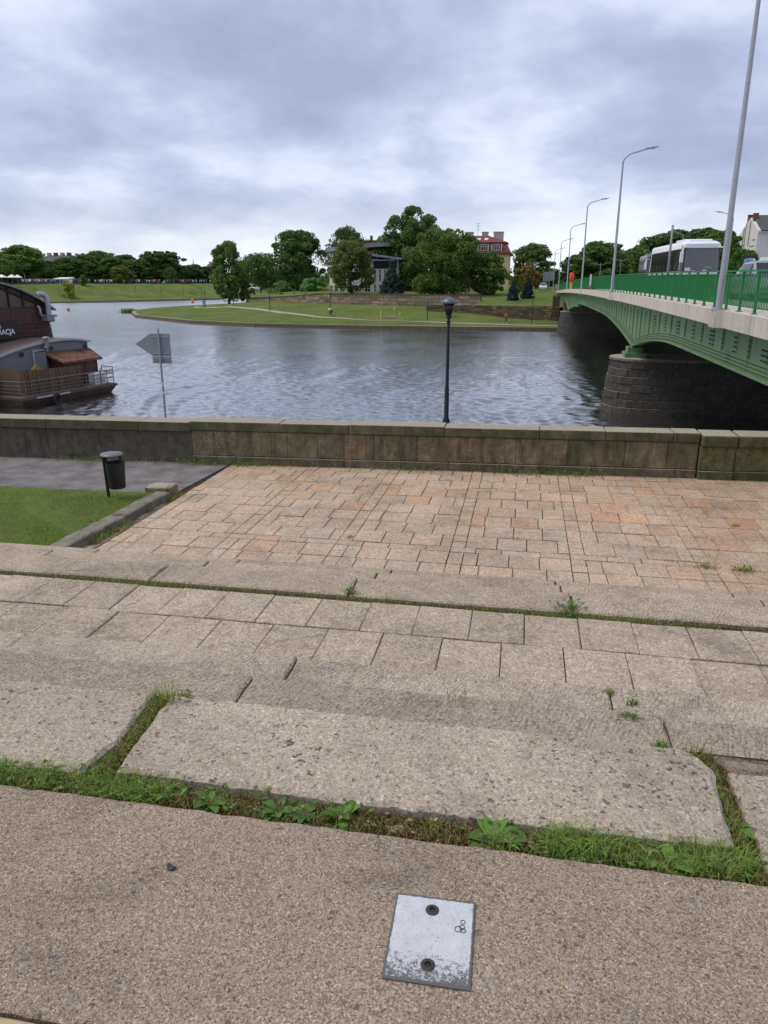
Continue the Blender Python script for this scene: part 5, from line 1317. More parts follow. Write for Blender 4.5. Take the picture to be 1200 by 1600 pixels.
def hero(name, seed, u, vb, vt, wpx, Y, kind, label, nl=9000, ls=.42, color=(1, 1, 1), zg=None, cat='tree', group='trees beyond the island wall'):
    b_ = at(u, vb, Y); z = zg if zg is not None else hu(b_.x, Y); k = math.hypot(b_.x, Y) / 1210; tp_ = at(u, vt, Y).z
    H = tp_ - z; Rw = wpx / 2 * k; return plant(name, tree_mesh(seed, H, Rw, kind, int(nl * 1.5), ls * 1.08), (b_.x, Y, z - .1), label, cat, group, color)
hero('broadleaf_tree', 1, 358, 472, 374, 62, 196, 'round', 'single dense tree at the left tip of the island, trunk showing against the water', 9000, .5, (.85, 1.0, .9), zg=1.2)
hero('broadleaf_tree', 2, 408, 465, 398, 96, 214, 'round', 'lower dark tree between the tip tree and the big round tree', 6000, .5, (.7, .85, .8))
hero('broadleaf_tree', 3, 465, 462, 357, 86, 190, 'broad', 'big round dark tree left of the curved building', 14000, .5, (.62, .82, .72))
hero('bush', 4, 388, 472, 440, 30, 198, 'bush', 'round green bush beside the tip tree, near parked vans', 3000, .4, (.9, 1.1, 1.1), zg=1.4, cat='bush')
hero('bush', 5, 440, 465, 440, 34, 184, 'bush', 'bright bush under the left side of the big round tree', 2500, .4, (1.1, 1.4, 1.2), cat='bush')
hero('bush', 6, 488, 458, 436, 46, 178, 'bush', 'bright green bush under the right side of the big round tree', 3000, .4, (.9, 1.5, 1.2), cat='bush')
hero('broadleaf_tree', 7, 549, 462, 375, 72, 160, 'round', 'loose brownish tree standing right in front of the curved building', 10000, .40, (1.0, .9, .8))
hero('broadleaf_tree', 8, 541, 440, 354, 92, 208, 'round', 'dark tree showing above the roof of the curved building', 5000, .5, (.55, .65, .65))
hero('poplar_tree', 9, 643, 465, 318, 104, 182, 'poplar', 'tallest tree, a many-stemmed poplar in the middle of the bank', 18000, .48, (.68, .90, .75))
hero('broadleaf_tree', 10, 692, 470, 356, 118, 150, 'broad', 'wide bright tree overhanging the right end of the island wall', 18000, .40, (.78, .88, .62))
hero('broadleaf_tree', 11, 759, 468, 393, 64, 152, 'round', 'compact tree right before the yellow house', 7000, .42, (.75, .86, .66))
hero('spruce_tree', 12, 612, 466, 408, 40, 156, 'spruce', 'dark blue-green spruce at the foot of the tall poplar', 6000, .45, (.9, 1.1, 1.3))
hero('spruce_tree', 13, 801, 466, 438, 17, 140, 'spruce', 'left of two small dark spruces on the lawn by the bridge', 2600, .34, (.75, .9, 1.2), group='small spruces by the bridge')
hero('spruce_tree', 14, 824, 466, 434, 20, 143, 'spruce', 'right of two small dark spruces on the lawn by the bridge', 2600, .34, (.6, .75, 1.0), group='small spruces by the bridge')
hero('broadleaf_tree', 15, 822, 462, 414, 40, 165, 'loose', 'reddish brown tree behind the two small spruces', 4500, .42, (1.9, 1.0, .8))
hero('broadleaf_tree', 16, 830, 460, 380, 68, 205, 'round', 'tall green tree between the yellow house and the bridge lamps', 8000, .48, (.8, .95, .85))
hero('conifer_bush', 17, 806, 452, 428, 18, 158, 'bush', 'grey-green bush beside the yellow house corner', 1800, .36, (1.0, 1.05, 1.1), cat='bush')
# shared prototypes for the far rows
PROT = [tree_mesh(100 + i, 14, r, k, n, .62) for i, (r, k, n) in enumerate([(5.6, 'round', 10500), (6.6, 'broad', 12500), (4.8, 'round', 9000), (5.4, 'loose', 8000), (5.4, 'broad', 10500)])]
def row(name, i, u, vt, Y, zg, label, group, color=(1, 1, 1), w=1.0, vb=None):
    b_ = at(u, 440, Y); tp_ = at(u, vt, Y).z; s = (tp_ - zg) / 13.6
    return plant(name, PROT[i], (b_.x, Y, zg - .2), label, 'tree', group, color, s * w, R.uniform(0, 6.28), s)
G1 = 'trees along the left bank promenade'
for i, (u, vt, Y, pr_, c_, lab) in enumerate([
    (6, 404, 268, 1, (.7, .85, .7), 'dark tree at the left picture edge above the white parasol'), (40, 384, 285, 1, (.85, 1.1, .75), 'tall wide tree above the white parasols'), (22, 398, 300, 0, (.6, .75, .6), 'darker tree squeezed behind the tall wide one on the far left'),
    (66, 405, 300, 2, (.55, .7, .6), 'dark tree under the roof of the long grey house'), (92, 408, 318, 0, (.6, .75, .65), 'dark tree right below the slate roof'), (112, 402, 290, 4, (.6, .8, .65), 'broad dark tree above the blue kiosk'),
    (137, 398, 310, 0, (.7, .85, .7), 'tree just right of the blue kiosk'), (160, 393, 322, 1, (.75, .9, .75), 'high tree left of the middle of the promenade'), (178, 402, 300, 2, (.6, .8, .65), 'narrow dark tree in the middle of the promenade'),
    (198, 398, 322, 0, (.8, 1.0, .8), 'light topped tree near the middle of the promenade'), (190, 414, 290, 3, (1.1, 1.05, .7), 'low yellowish tree in front of the promenade row'), (222, 405, 318, 4, (.7, .85, .75), 'tree left of the highest feathery one'),
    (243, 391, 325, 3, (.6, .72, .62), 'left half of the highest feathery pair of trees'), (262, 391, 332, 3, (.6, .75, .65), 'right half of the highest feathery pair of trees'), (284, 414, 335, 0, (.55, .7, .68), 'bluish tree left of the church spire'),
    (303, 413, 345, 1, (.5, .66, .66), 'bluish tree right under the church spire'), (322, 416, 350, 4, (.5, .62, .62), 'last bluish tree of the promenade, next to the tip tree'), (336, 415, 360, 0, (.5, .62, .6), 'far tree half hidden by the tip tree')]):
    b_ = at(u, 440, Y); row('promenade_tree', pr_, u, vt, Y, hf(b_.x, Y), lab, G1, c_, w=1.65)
for u, vb, vt, Y, i, c_, lab in [(130, 455, 429, 262, 0, (1.0, 1.0, .7), 'round olive tree standing on the grass slope above the yellow bush'), (268, 462, 417, 308, 0, (.7, .95, .75), 'small tree on the slope with its trunk showing, right part of the left bank')]:
    b_ = at(u, vb, Y); zg = hf(b_.x, Y); row('bank_tree', i, u, vt, Y, zg, lab, 'trees on the left grass slope', c_, w=1.0)
b_ = at(108, 460, 243); m_ = tree_mesh(61, 6.0, 2.6, 'bush', 2600, .45); plant('bush', m_, (b_.x, 243, hf(b_.x, 243) - .2), 'yellow-green bush at the foot of the left grass slope', 'bush', None, (2.1, 1.75, .7))
G2 = 'trees beyond the far end of the bridge'
for i, (u, vt, Y, pr_, c_, lab) in enumerate([(898, 398, 205, 2, (.6, .75, .65), 'dark tree left of the big one over the middle of the green railing'), (934, 378, 200, 1, (.75, .95, .75), 'big round tree over the green railing, between two bridge lamps'), (958, 400, 215, 0, (.7, .85, .7), 'tree just left of the tall second bridge lamp'),
    (986, 389, 210, 4, (.85, .9, .65), 'olive tree right of the tall second bridge lamp'), (915, 410, 240, 0, (.55, .68, .65), 'low dark tree far behind the railing signal marker'), (1030, 366, 150, 1, (.6, .8, .55), 'tree over the rear of the white coach'), (1055, 360, 165, 0, (.5, .68, .5), 'dark tree over the middle of the coach roof'),
    (1085, 357, 160, 4, (.5, .65, .5), 'dark tree over the front of the coach roof'), (1112, 359, 150, 2, (.6, .85, .55), 'tree left of the far-side lamp beside the coach'), (1124, 360, 118, 0, (.7, .95, .6), 'green tree directly before the white tenement gable'), (1158, 388, 112, 4, (.6, .8, .55), 'low tree at the foot of the white tenement gable'),
    (858, 418, 260, 0, (.55, .65, .7), 'far tree at the end of the street behind the traffic signs'), (1010, 408, 230, 0, (.55, .7, .6), 'distant tree behind the tail of the coach')]):
    row('street_tree', pr_, u, vt, Y, 4.9, lab, G2, c_, w=1.35 if Y > 120 else .95)
for i, (u, vt) in enumerate([(14, 408), (36, 402), (56, 411), (78, 413), (101, 411), (124, 409), (148, 405), (170, 407), (193, 406), (214, 409), (235, 408), (252, 406), (275, 417), (295, 418), (314, 420), (332, 419)]):
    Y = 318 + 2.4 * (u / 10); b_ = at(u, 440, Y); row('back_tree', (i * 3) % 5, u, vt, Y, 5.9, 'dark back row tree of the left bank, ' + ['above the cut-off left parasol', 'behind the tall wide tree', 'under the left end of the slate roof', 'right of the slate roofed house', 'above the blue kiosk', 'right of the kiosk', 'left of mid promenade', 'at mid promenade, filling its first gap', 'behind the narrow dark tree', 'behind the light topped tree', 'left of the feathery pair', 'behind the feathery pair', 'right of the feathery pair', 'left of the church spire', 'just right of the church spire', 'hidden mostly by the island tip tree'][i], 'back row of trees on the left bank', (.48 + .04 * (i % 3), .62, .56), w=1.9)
# far woods closing the horizon
rng = np.random.default_rng(9); cs = []; 
for k in range(420):
    u = rng.uniform(-250, 1500); Y = rng.uniform(430, 620); x = at(u, 440, Y).x; cs.append((x, Y, rng.uniform(3, 11)))
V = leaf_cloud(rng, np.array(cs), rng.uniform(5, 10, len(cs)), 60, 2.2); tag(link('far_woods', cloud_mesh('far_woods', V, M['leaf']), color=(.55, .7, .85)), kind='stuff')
# ================================================================== buildings
def windows(parent, org, ux, uz_n, cols_, rows_, w, h, x0, dx, z0, dz, frame=True, skip=()):
    """grid of real windows on a wall: frame and recessed glass; ux along the wall, uz_n outward normal"""
    for i in range(cols_):
        for j in range(rows_):
            if (i, j) in skip: continue
            c_ = Vector(org) + Vector(ux) * (x0 + i * dx) + Vector((0, 0, z0 + j * dz)); n = Vector(uz_n); u_ = Vector(ux)
            def bx(a0, a1, b0, b1, d0, d1, mb):
                p = []
                for d in (d0, d1):
                    for a, b in ((a0, b0), (a1, b0), (a1, b1), (a0, b1)): p.append(c_ + u_ * a + Vector((0, 0, b)) + n * d)
                return mb.hexa(p)
            f = MB(); t_ = .10
            for q in ((-w / 2 - t_, w / 2 + t_, -t_, 0), (-w / 2 - t_, w / 2 + t_, h, h + t_), (-w / 2 - t_, -w / 2, 0, h), (w / 2, w / 2 + t_, 0, h), (-.03, .03, 0, h), (-w / 2, w / 2, h * .62, h * .62 + .06)): bx(*q, .004, .07, f)
            fo = f.build('window', M['window_white'], parent)
            bx(-w / 2, w / 2, 0, h, .003, .02, MB()) and None
            g_ = MB(); bx(-w / 2, w / 2, 0, h, .002, .02, g_); g_.build('pane', M['glass_dark'], fo)
# white tenement beyond the bridge
hs = empty('tenement', (45, 136, 5), 'stained white tenement with a bare gable and two brick chimneys, far right', 'building')
q = MB(); q.add([(34.5, 130, 4), (34.5, 141, 4), (34.5, 141, 14.1), (34.5, 135.3, 16.5), (34.5, 130, 14.3), (62, 130, 4), (62, 141, 4), (62, 141, 14.1), (62, 135.3, 16.5), (62, 130, 14.3)],
    [(0, 4, 3, 2, 1), (5, 6, 7, 8, 9), (0, 5, 9, 4), (1, 2, 7, 6), (4, 9, 8, 3), (3, 8, 7, 2)]).build('wall', M['render_white'], hs)
q = MB(); q.add([(34.9, 129.6, 14.2), (62.3, 129.6, 14.2), (62.3, 135.3, 16.75), (34.9, 135.3, 16.75), (34.9, 129.6, 14.35), (62.3, 129.6, 14.35), (62.3, 135.3, 16.9), (34.9, 135.3, 16.9)], [(0, 3, 2, 1), (4, 5, 6, 7), (0, 1, 5, 4), (1, 2, 6, 5), (2, 3, 7, 6), (3, 0, 4, 7)])
rf = q.build('roof', M['roof_dark'], hs); q = MB(); q.add([(34.9, 135.3, 16.9), (62.3, 135.3, 16.9), (62.3, 141.4, 14.25), (34.9, 141.4, 14.25), (34.9, 135.3, 16.75), (62.3, 135.3, 16.75), (62.3, 141.4, 14.1), (34.9, 141.4, 14.1)], [(0, 1, 2, 3), (7, 6, 5, 4), (0, 4, 5, 1), (3, 2, 6, 7), (0, 3, 7, 4), (1, 5, 6, 2)]).build('roof', M['roof_dark'], hs)
for y in (134.1, 137.2): MB().box(34.6, 35.3, y - .28, y + .28, 15.3, 17.0).box(34.56, 35.34, y - .32, y + .32, 17.0, 17.1).build('chimney', M['brick'], rf)
for y, z0, z1 in ((134.6, 12.3, 15.9), (138.0, 9.0, 15.2), (137.0, 12.0, 15.8)): MB().box(34.40, 34.499, y - .13, y + .13, z0, z1).build('soot_pipe', M['stain'], hs)
for y0, y1, z in ((131.2, 133.6, 12.1), (136.5, 138.3, 12.4), (131.0, 132.4, 13.0)): MB().box(34.42, 34.499, y0, y1, z, z + .12).build('ledge', M['stain'], hs)
windows(hs, (34.5, 130, 5), (1, 0, 0), (0, -1, 0), 6, 3, 1.05, 1.55, 2.3, 3.2, .9, 2.9)
MB().box(34.52, 62, 129.75, 129.998, 13.95, 14.18).build('cornice', M['render_grey'], hs)
# yellow house with red mansard roof
hs = empty('mansard_house', (-13, 196, 4.5), 'yellow house with a red mansard roof and dormer windows behind the trees', 'building')
X0_, X1_, Y0_, Y1_ = -23.5, -4.6, 190, 203
MB().box(X0_, X1_, Y0_, Y1_, 3, 13.0).build('wall', M['render_cream'], hs)
MB().box(X0_ - .5, X1_ + .5, Y0_ - .5, Y1_ + .5, 13.0, 13.45).build('eaves', M['roof_red'], hs)
def frustum(x0, x1, y0, y1, z0, x2, x3, y2, y3, z1): return MB().hexa([(x0, y0, z0), (x1, y0, z0), (x1, y1, z0), (x0, y1, z0), (x2, y2, z1), (x3, y2, z1), (x3, y3, z1), (x2, y3, z1)])
rf = frustum(X0_ - .3, X1_ + .3, Y0_ - .3, Y1_ + .3, 13.45, X0_ + .6, X1_ - .9, Y0_ + .9, Y1_ - .9, 15.8).build('mansard', M['roof_red'], hs)
frustum(X0_ + .2, X1_ - .5, Y0_ + .5, Y1_ - .5, 15.8, X0_ + 3.5, X1_ - 5.5, 195.5, 197.5, 17.6).build('roof', M['roof_red'], hs)
for x in (-21.0, -17.6, -14.2, -10.9, -7.7):
    dm = MB().box(x - 1.0, x + 1.0, Y0_ - .15, Y0_ + 1.2, 13.7, 15.55).build('dormer', M['roof_brown'], rf)
    windows(hs, (x, Y0_ - .155, 13.9), (1, 0, 0), (0, -1, 0), 1, 1, 1.1, 1.2, 0, 1, .1, 1)
    for s_ in (-1.25, 1.05): MB().box(x + s_ - .0, x + s_ + .2, Y0_ - .22, Y0_ + .4, 13.75, 15.4).build('dormer_cheek', M['window_white'], rf)
windows(hs, (X0_, Y0_, 4.6), (1, 0, 0), (0, -1, 0), 5, 3, 1.1, 1.6, 2.3, 3.4, .6, 2.8)
for x, w in ((-19.5, 1.1), (-14.8, 2.0), (-10.9, 1.5), (-7.6, 2.4)): MB().box(x - w / 2, x + w / 2, 195.2, 196.8, 15.9, 18.3).box(x - w / 2 - .1, x + w / 2 + .1, 195.1, 196.9, 18.3, 18.5).build('chimney', M['render_beige'], rf)
for x in (-15.4, -14.0, -12.2, -10.4): 
    q = MB(); q.add([(x - .45, 192.2, 16.28), (x + .45, 192.2, 16.28), (x + .45, 193.4, 16.72), (x - .45, 193.4, 16.72), (x - .45, 192.2, 16.5), (x + .45, 192.2, 16.5), (x + .45, 193.4, 16.94), (x - .45, 193.4, 16.94)], [(0, 3, 2, 1), (4, 5, 6, 7), (0, 1, 5, 4), (1, 2, 6, 5), (2, 3, 7, 6), (3, 0, 4, 7)]).build('skylight', M['window_white'], rf)
q = MB().tube([(-12.7, 196, 17.5), (-12.7, 196, 20.6)], .05, 5)
for z in (19.0, 19.7, 20.4): q.tube([(-13.3, 196, z), (-12.1, 196, z)], .04, 4)
q.build('aerial', M['grey_steel'], rf)
# curved modern building
hs = empty('curved_building', (-38, 182, 3), 'pale modern building with a curved front and an overhanging flat roof', 'building')
cx, cy, r0 = -39.2, 184.0, 8.2
def arcpts(r, a0, a1, n=20): return [(cx + r * math.cos(rad(a)), cy + r * math.sin(rad(a))) for a in np.linspace(a0, a1, n)]
MB().prism(arcpts(r0, 150, 330) + [(cx + 7.1, cy + 9), (cx - 7, cy + 9)], 2, 10.3).build('wall', M['render_white'], hs)
MB().prism(arcpts(r0 - 1.3, 150, 330) + [(cx + 5.8, cy + 9), (cx - 6, cy + 9)], 10.3, 13.2).build('top_storey', M['clad_grey'], hs)
MB().prism(arcpts(r0 + .45, 150, 330) + [(cx + 7.5, cy + 9), (cx - 7.4, cy + 9)], 10.15, 10.4).build('balcony_slab', M['render_grey'], hs)
q = MB(); ring = arcpts(r0 + .9, 140, 335) + [(cx + 8, cy + 9), (cx - 7.8, cy + 9)]
n = len(ring); hz_ = lambda p: 13.3 + .10 * (p[0] - cx + 9) * .8
q.add([(*p, hz_(p)) for p in ring] + [(*p, hz_(p) + .85) for p in ring], [tuple(range(n))[::-1], tuple(range(n, 2 * n))] + [(i, (i + 1) % n, n + (i + 1) % n, n + i) for i in range(n)]).build('roof', M['roof_grey'], hs)
for a in np.linspace(186, 318, 10):
    n_ = Vector((math.cos(rad(a)), math.sin(rad(a)), 0)); u_ = Vector((-n_.y, n_.x, 0)); p = Vector((cx, cy, 0)) + n_ * (r0 + .02)
    windows(hs, (p.x, p.y, 2.9), u_, n_, 1, 2, 1.25, 2.0, 0, 1, 1.0, 3.6)
    MB().tube([(p.x + n_.x * .3, p.y + n_.y * .3, 10.4), (p.x + n_.x * .3, p.y + n_.y * .3, 13.3)], .09, 6).build('column', M['grey_steel'], hs)
    p2 = Vector((cx, cy, 0)) + n_ * (r0 - 1.27); windows(hs, (p2.x, p2.y, 10.5), u_, n_, 1, 1, 1.9, 2.1, 0, 1, .1, 1)
for a0 in (188, 215, 243): MB().prism(arcpts(r0 + .03, a0, a0 + 9, 4) + arcpts(r0 - .3, a0 + 9, a0, 4), 6.2, 10.1).build('cladding_panel', M['render_cream'], hs)
MB().box(-35.5, -29.4, 176.5, 188, 2, 11.6).build('wing', M['clad_grey'], hs)
q = MB(); q.hexa([(-37.0, 175.6, 12.6), (-28.4, 175.6, 11.5), (-28.4, 188, 11.5), (-37.0, 188, 12.6), (-37.0, 175.6, 13.1), (-28.4, 175.6, 11.95), (-28.4, 188, 11.95), (-37.0, 188, 13.1)]).build('wing_roof', M['roof_grey'], hs)
windows(hs, (-35.5, 176.5, 3), (1, 0, 0), (0, -1, 0), 5, 2, .55, 2.6, .7, 1.15, .6, 3.3); MB().box(-35.3, -29.6, 176.42, 176.499, 9.6, 11.4).build('window_band', M['glass_dark'], hs)
# orange and white house behind it
hs = empty('ochre_house', (-38, 214, 4), 'ochre and white house with a red roof peeping over the curved building', 'building')
MB().box(-47.5, -41, 211, 222, 3, 17.2).build('ochre_wall', M['render_ochre'], hs)
MB().add([(-41, 211, 3), (-35.5, 211, 3), (-35.5, 211, 14.3), (-41, 211, 17.6), (-41, 222, 3), (-35.5, 222, 3), (-35.5, 222, 14.3), (-41, 222, 17.6)], [(0, 1, 2, 3), (7, 6, 5, 4), (0, 4, 5, 1), (1, 5, 6, 2), (2, 6, 7, 3), (3, 7, 4, 0)]).build('white_wall', M['render_white'], hs)
MB().box(-47.9, -40.6, 210.6, 222.4, 17.2, 17.6).build('roof', M['roof_red'], hs); MB().box(-39, -33, 216, 222, 15.5, 18.2).build('roof', M['roof_red'], hs)
MB().box(-43.4, -42.8, 213, 214.0, 17.6, 18.9).build('chimney', M['roof_brown'], hs)
# long grey house and its neighbours beyond the left bank
def block(name, u0, u1, Y, vt, ve, wallm, roofm, label, depth=14, cols_=6, chim=3, rows_=2):
    a = at(u0, ve, Y); b = at(u1, ve, Y); rz_ = at((u0 + u1) / 2, vt, Y).z; hs = empty(name, ((a.x + b.x) / 2, Y, 5), label, 'building')
    MB().box(a.x, b.x, Y, Y + depth, 3, a.z).build('wall', M[wallm], hs); w = b.x - a.x
    rf = frustum(a.x - .6, b.x + .6, Y - .6, Y + depth + .6, a.z, a.x + w * .12, b.x - w * .12, Y + depth * .42, Y + depth * .58, rz_).build('roof', M[roofm], hs)
    windows(hs, (a.x, Y, a.z - 3.2 * rows_), (1, 0, 0), (0, -1, 0), cols_, rows_, w / cols_ * .35, 1.7, w / cols_ / 2, w / cols_, .7, 3.2)
    for k in range(chim): x = a.x + w * (k + .7) / (chim + .4); MB().box(x - .6, x + .6, Y + depth * .35, Y + depth * .5, a.z + 1, rz_ + 1.4).build('chimney', M['brick'] if k % 2 else M['render_beige'], rf)
block('long_house', 57, 103, 400, 398, 408, 'render_beige', 'roof_dark', 'long beige house with a slate roof rising behind the left bank trees', 20, 9, 4)
block('red_roof_house', 104, 128, 430, 399, 408, 'render_beige', 'roof_red', 'house with a dull red roof right of the long slate-roofed one', 16, 5, 2)
block('red_roof_house', -14, 11, 400, 398, 409, 'render_beige', 'roof_red', 'red roofed house at the left picture edge behind the trees', 16, 5, 2)
block('dark_roof_house', 318, 338, 480, 412, 424, 'brick', 'brick', 'dark red brick house beside the church spire', 14, 4, 2)
p = at(304, 440, 560); q = MB(); hs = empty('church', (p.x, 560, 5), 'thin green church spire far behind the left bank trees', 'church')
q.lathe([(2.6, 4), (2.6, 12), (.0, 12)], 8, (p.x, 560, 0)).build('tower', M['render_beige'], hs); q = MB(); q.lathe([(2.4, 12), (1.0, 16.0), (.65, 17), (.12, 23.5), (.0, 24)], 8, (p.x, 560, 0)).build('spire', M['grey_steel'], hs)
block('beige_house', 967, 1000, 240, 417, 424, 'render_cream', 'roof_brown', 'small beige house with a brown roof behind the tail of the coach', 10, 3, 1)
# promenade: parasols, kiosk, flag, crowd
def parasol(u, Y, w, label):
    b_ = at(u, 442, Y); z = 6.0; o = empty('white_parasol', (b_.x, Y, z), label, 'parasol', 'white parasols on the promenade')
    MB().tube([(b_.x, Y, z), (b_.x, Y, z + 2.9)], .05, 6).build('pole', M['grey_steel'], o)
    MB().lathe([(w, 2.1), (w * .98, 2.25), (w * .3, 2.9), (.15, 3.1), (.0, 3.15)], 8, (b_.x, Y, z)).build('canopy', M['white'], o)
parasol(4, 235, 1.9, 'white parasol cut by the left picture edge above the boat'); parasol(20, 238, 1.7, 'middle white parasol above the arched boat roof'); parasol(29, 246, 1.5, 'smallest white parasol, next to the crowd')
b_ = at(97, 445, 270); o = empty('kiosk', (b_.x, 270, 6), 'blue and white market kiosk on the promenade', 'kiosk')
MB().box(b_.x - 2.5, b_.x + 2.6, 270, 273, 6, 7.6).build('counter', M['white'], o); MB().box(b_.x - 2.6, b_.x - .9, 269.9, 269.998, 6, 7.4).build('blue_panel', M['blue'], o); MB().hexa([(b_.x - 3, 269, 7.6), (b_.x + 3, 269, 7.6), (b_.x + 3, 274, 7.9), (b_.x - 3, 274, 7.9), (b_.x - 3, 269, 7.9), (b_.x + 3, 269, 7.9), (b_.x + 3, 274, 8.4), (b_.x - 3, 274, 8.4)]).build('awning', M['white_box'], o)
MB().box(b_.x - 2.2, b_.x + 2.3, 269.95, 269.99, 7.4, 7.58).build('valance', M['blue_cloth'], o)
b_ = at(40, 445, 258); o = empty('flagpole', (b_.x, 258, 6), 'pole with a hanging grey flag beside the crowd', 'flagpole'); MB().tube([(b_.x, 258, 5.8), (b_.x, 258, 9.9)], .06, 6).build('pole', M['grey_steel'], o)
q = MB(); q.add([(b_.x, 258, 9.8), (b_.x + .5, 258.1, 9.2), (b_.x + .62, 257.9, 8.2), (b_.x, 258, 8.4), (b_.x, 258.03, 9.8), (b_.x + .5, 258.13, 9.2), (b_.x + .62, 257.93, 8.2), (b_.x, 258.03, 8.4)], [(0, 1, 2, 3), (7, 6, 5, 4), (0, 4, 5, 1), (1, 5, 6, 2), (2, 6, 7, 3)]).build('flag', M['navy'], o)
cr = [MB() for _ in range(4)]
cmats = [M['black_cloth'], M['white'], M['blue_cloth'], M['red'], M['skin'], M['navy'], M['grey_plastic']]
q = MB(); rp = random.Random(5)
for k in range(330):
    u = rp.uniform(33, 86) if k < 150 else rp.uniform(90, 345); i = rp.random()
    f = (u - 0) / 345; Y = 240 + 85 * f + rp.uniform(-4, 9); b_ = at(u, 440, Y)
    if poly_dist([(b_.x, Y)], fb)[0] < 25: Y += 10; b_ = at(u, 440, Y)
    z = 6.02; h_ = rp.uniform(1.55, 1.85); top_ = rp.choice([0, 0, 1, 1, 2, 3, 5, 6]); leg = rp.choice([0, 5, 5, 6]); c_ = (b_.x, Y, z)
    for s_ in (-.09, .09): q.lathe([(.06, 0), (.09, h_ * .47)], 5, (b_.x + s_, Y, z), leg)
    q.lathe([(.15, h_ * .46), (.20, h_ * .62), (.23, h_ * .78), (.10, h_ * .84), (.05, h_ * .86)], 6, c_, top_, 1, .6); q.lathe([(.05, h_ * .85), (.10, h_ * .92), (.08, h_ * .99), (0, h_)], 6, c_, 4)
tag(q.build('crowd', cmats), 'distant crowd strolling along the promenade under the trees', kind='stuff')
# ================================================================== posts, lamps and signs
lx, ly = -2.575, 26.0
o = empty('boulevard_lamp', (lx, ly, 1.55), 'dark green lantern post with a grey domed cap standing behind the wall', 'lamp post')
MB().lathe([(.13, 0), (.13, .5), (.085, .62), (.08, 1.6), (.062, 1.7), (.052, 3.85), (.075, 3.87), (.075, 3.92), (.05, 3.94), (.05, 4.0)], 16, (lx, ly, 1.55)).build('post', M['lamp_metal'], o, smooth=True, auto=40)
zc = 1.55 + 4.0
MB().lathe([(.05, 0), (.11, .03), (.115, .06), (.09, .09), (.0, .09)], 16, (lx, ly, zc)).build('collar', M['lamp_metal'], o)
MB().lathe([(.085, .09), (.20, .50), (.19, .50), (.08, .10)], 16, (lx, ly, zc)).build('lantern_glass', M['lantern'], o, smooth=True)
for k in range(4):
    a = math.pi / 4 + k * math.pi / 2; MB().tube([(lx + .095 * math.cos(a), ly + .095 * math.sin(a), zc + .08), (lx + .215 * math.cos(a), ly + .215 * math.sin(a), zc + .51)], .012, 5).build('lantern_bar', M['lamp_metal'], o)
MB().lathe([(.05, .1), (.045, .34), (.0, .36)], 10, (lx, ly, zc)).build('bulb_holder', M['lamp_cap'], o)
MB().lathe([(.0, .495), (.28, .50), (.285, .53), (.24, .60), (.16, .655), (.06, .68), (.0, .685)], 24, (lx, ly, zc)).build('cap', M['lamp_cap'], o, smooth=True, auto=50)
# waterway sign seen from behind
sxp, sy_ = -13.80, 27.0
o = empty('river_sign', (sxp, sy_, 1.55), 'grey back of an arrow-ended waterway sign on a galvanised post', 'sign')
MB().tube([(sxp, sy_, 1.5), (sxp, sy_, CAM_Z - 1.72)], .042, 12).build('post', M['galv'], o, smooth=True, auto=40)
pz = lambda u, v: at(u, v, sy_ + .08)
def board(nm, pts, y0, y1):
    q = MB(); n = len(pts); q.add([(p[0], y0, p[1]) for p in pts] + [(p[0], y1, p[1]) for p in pts], [tuple(range(n)), tuple(range(n, 2 * n))[::-1]] + [(i, n + i, n + (i + 1) % n, (i + 1) % n) for i in range(n)]); return q.build(nm, M['sign_back'], o)
zt_, zm, zb_ = CAM_Z - 1.90, CAM_Z - 2.75, CAM_Z - 3.03
board('square_board', [(sxp - .36, zm), (sxp + .43, zm), (sxp + .43, zt_), (sxp - .36, zt_)], sy_ + .06, sy_ + .075)
board('arrow_board', [(sxp - .365, zm + .02), (sxp - .365, zt_), (sxp - 1.02, (zt_ + zm) / 2 + .02)], sy_ + .06, sy_ + .075)
board('lower_board', [(sxp - .36, zb_), (sxp + .43, zb_), (sxp + .43, zm - .015), (sxp - .36, zm - .015)], sy_ + .06, sy_ + .075)
for z in (zt_ - .12, zm + .1, zm - .1): MB().box(sxp - .30, sxp + .38, sy_ + .035, sy_ + .059, z - .018, z + .018).build('bracket', M['galv'], o)
for z in (1.95, 2.25, 2.3): MB().lathe([(.0425, 0), (.0445, 0), (.0445, .1), (.0425, .1)], 12, (sxp, sy_, z + .6)).build('sticker', M['white_box'], o)
# slender lamps along the island path and the left bank
def path_lamp(u, vb, vt, Y, zg, label, group, head=True, cap=True):
    b_ = at(u, vb, Y); z1 = at(u, vt, Y).z; o = empty('path_lamp', (b_.x, Y, zg), label, 'lamp post', group)
    MB().tube([(b_.x, Y, zg - .2), (b_.x, Y, z1 - .4)], [.075, .05], 6).build('post', M['lamp_metal'], o)
    MB().lathe([(.06, -.42), (.16, -.12), (.27, -.10), (.2, .0), (.0, .06)], 8, (b_.x, Y, z1)).build('lantern', M['lamp_metal'], o)
for u, vb, vt, Y, lab in [(321, 477, 455, 172, 'path lamp nearest the island tip, by the water gap'), (366, 486, 456, 152, 'path lamp below the tip tree'), (422, 490, 440, 137, 'tall path lamp left of the cyclist'), (517, 492, 457, 128, 'path lamp rising right behind the cyclist'), (668, 496, 459, 122, 'path lamp left of the dark lantern post'), (831, 501, 461, 117, 'path lamp beside the retaining wall and bridge pier')]:
    b_ = at(u, vb, Y); path_lamp(u, vb, vt, Y, hl(b_.x, Y), lab, 'lamps along the island path')
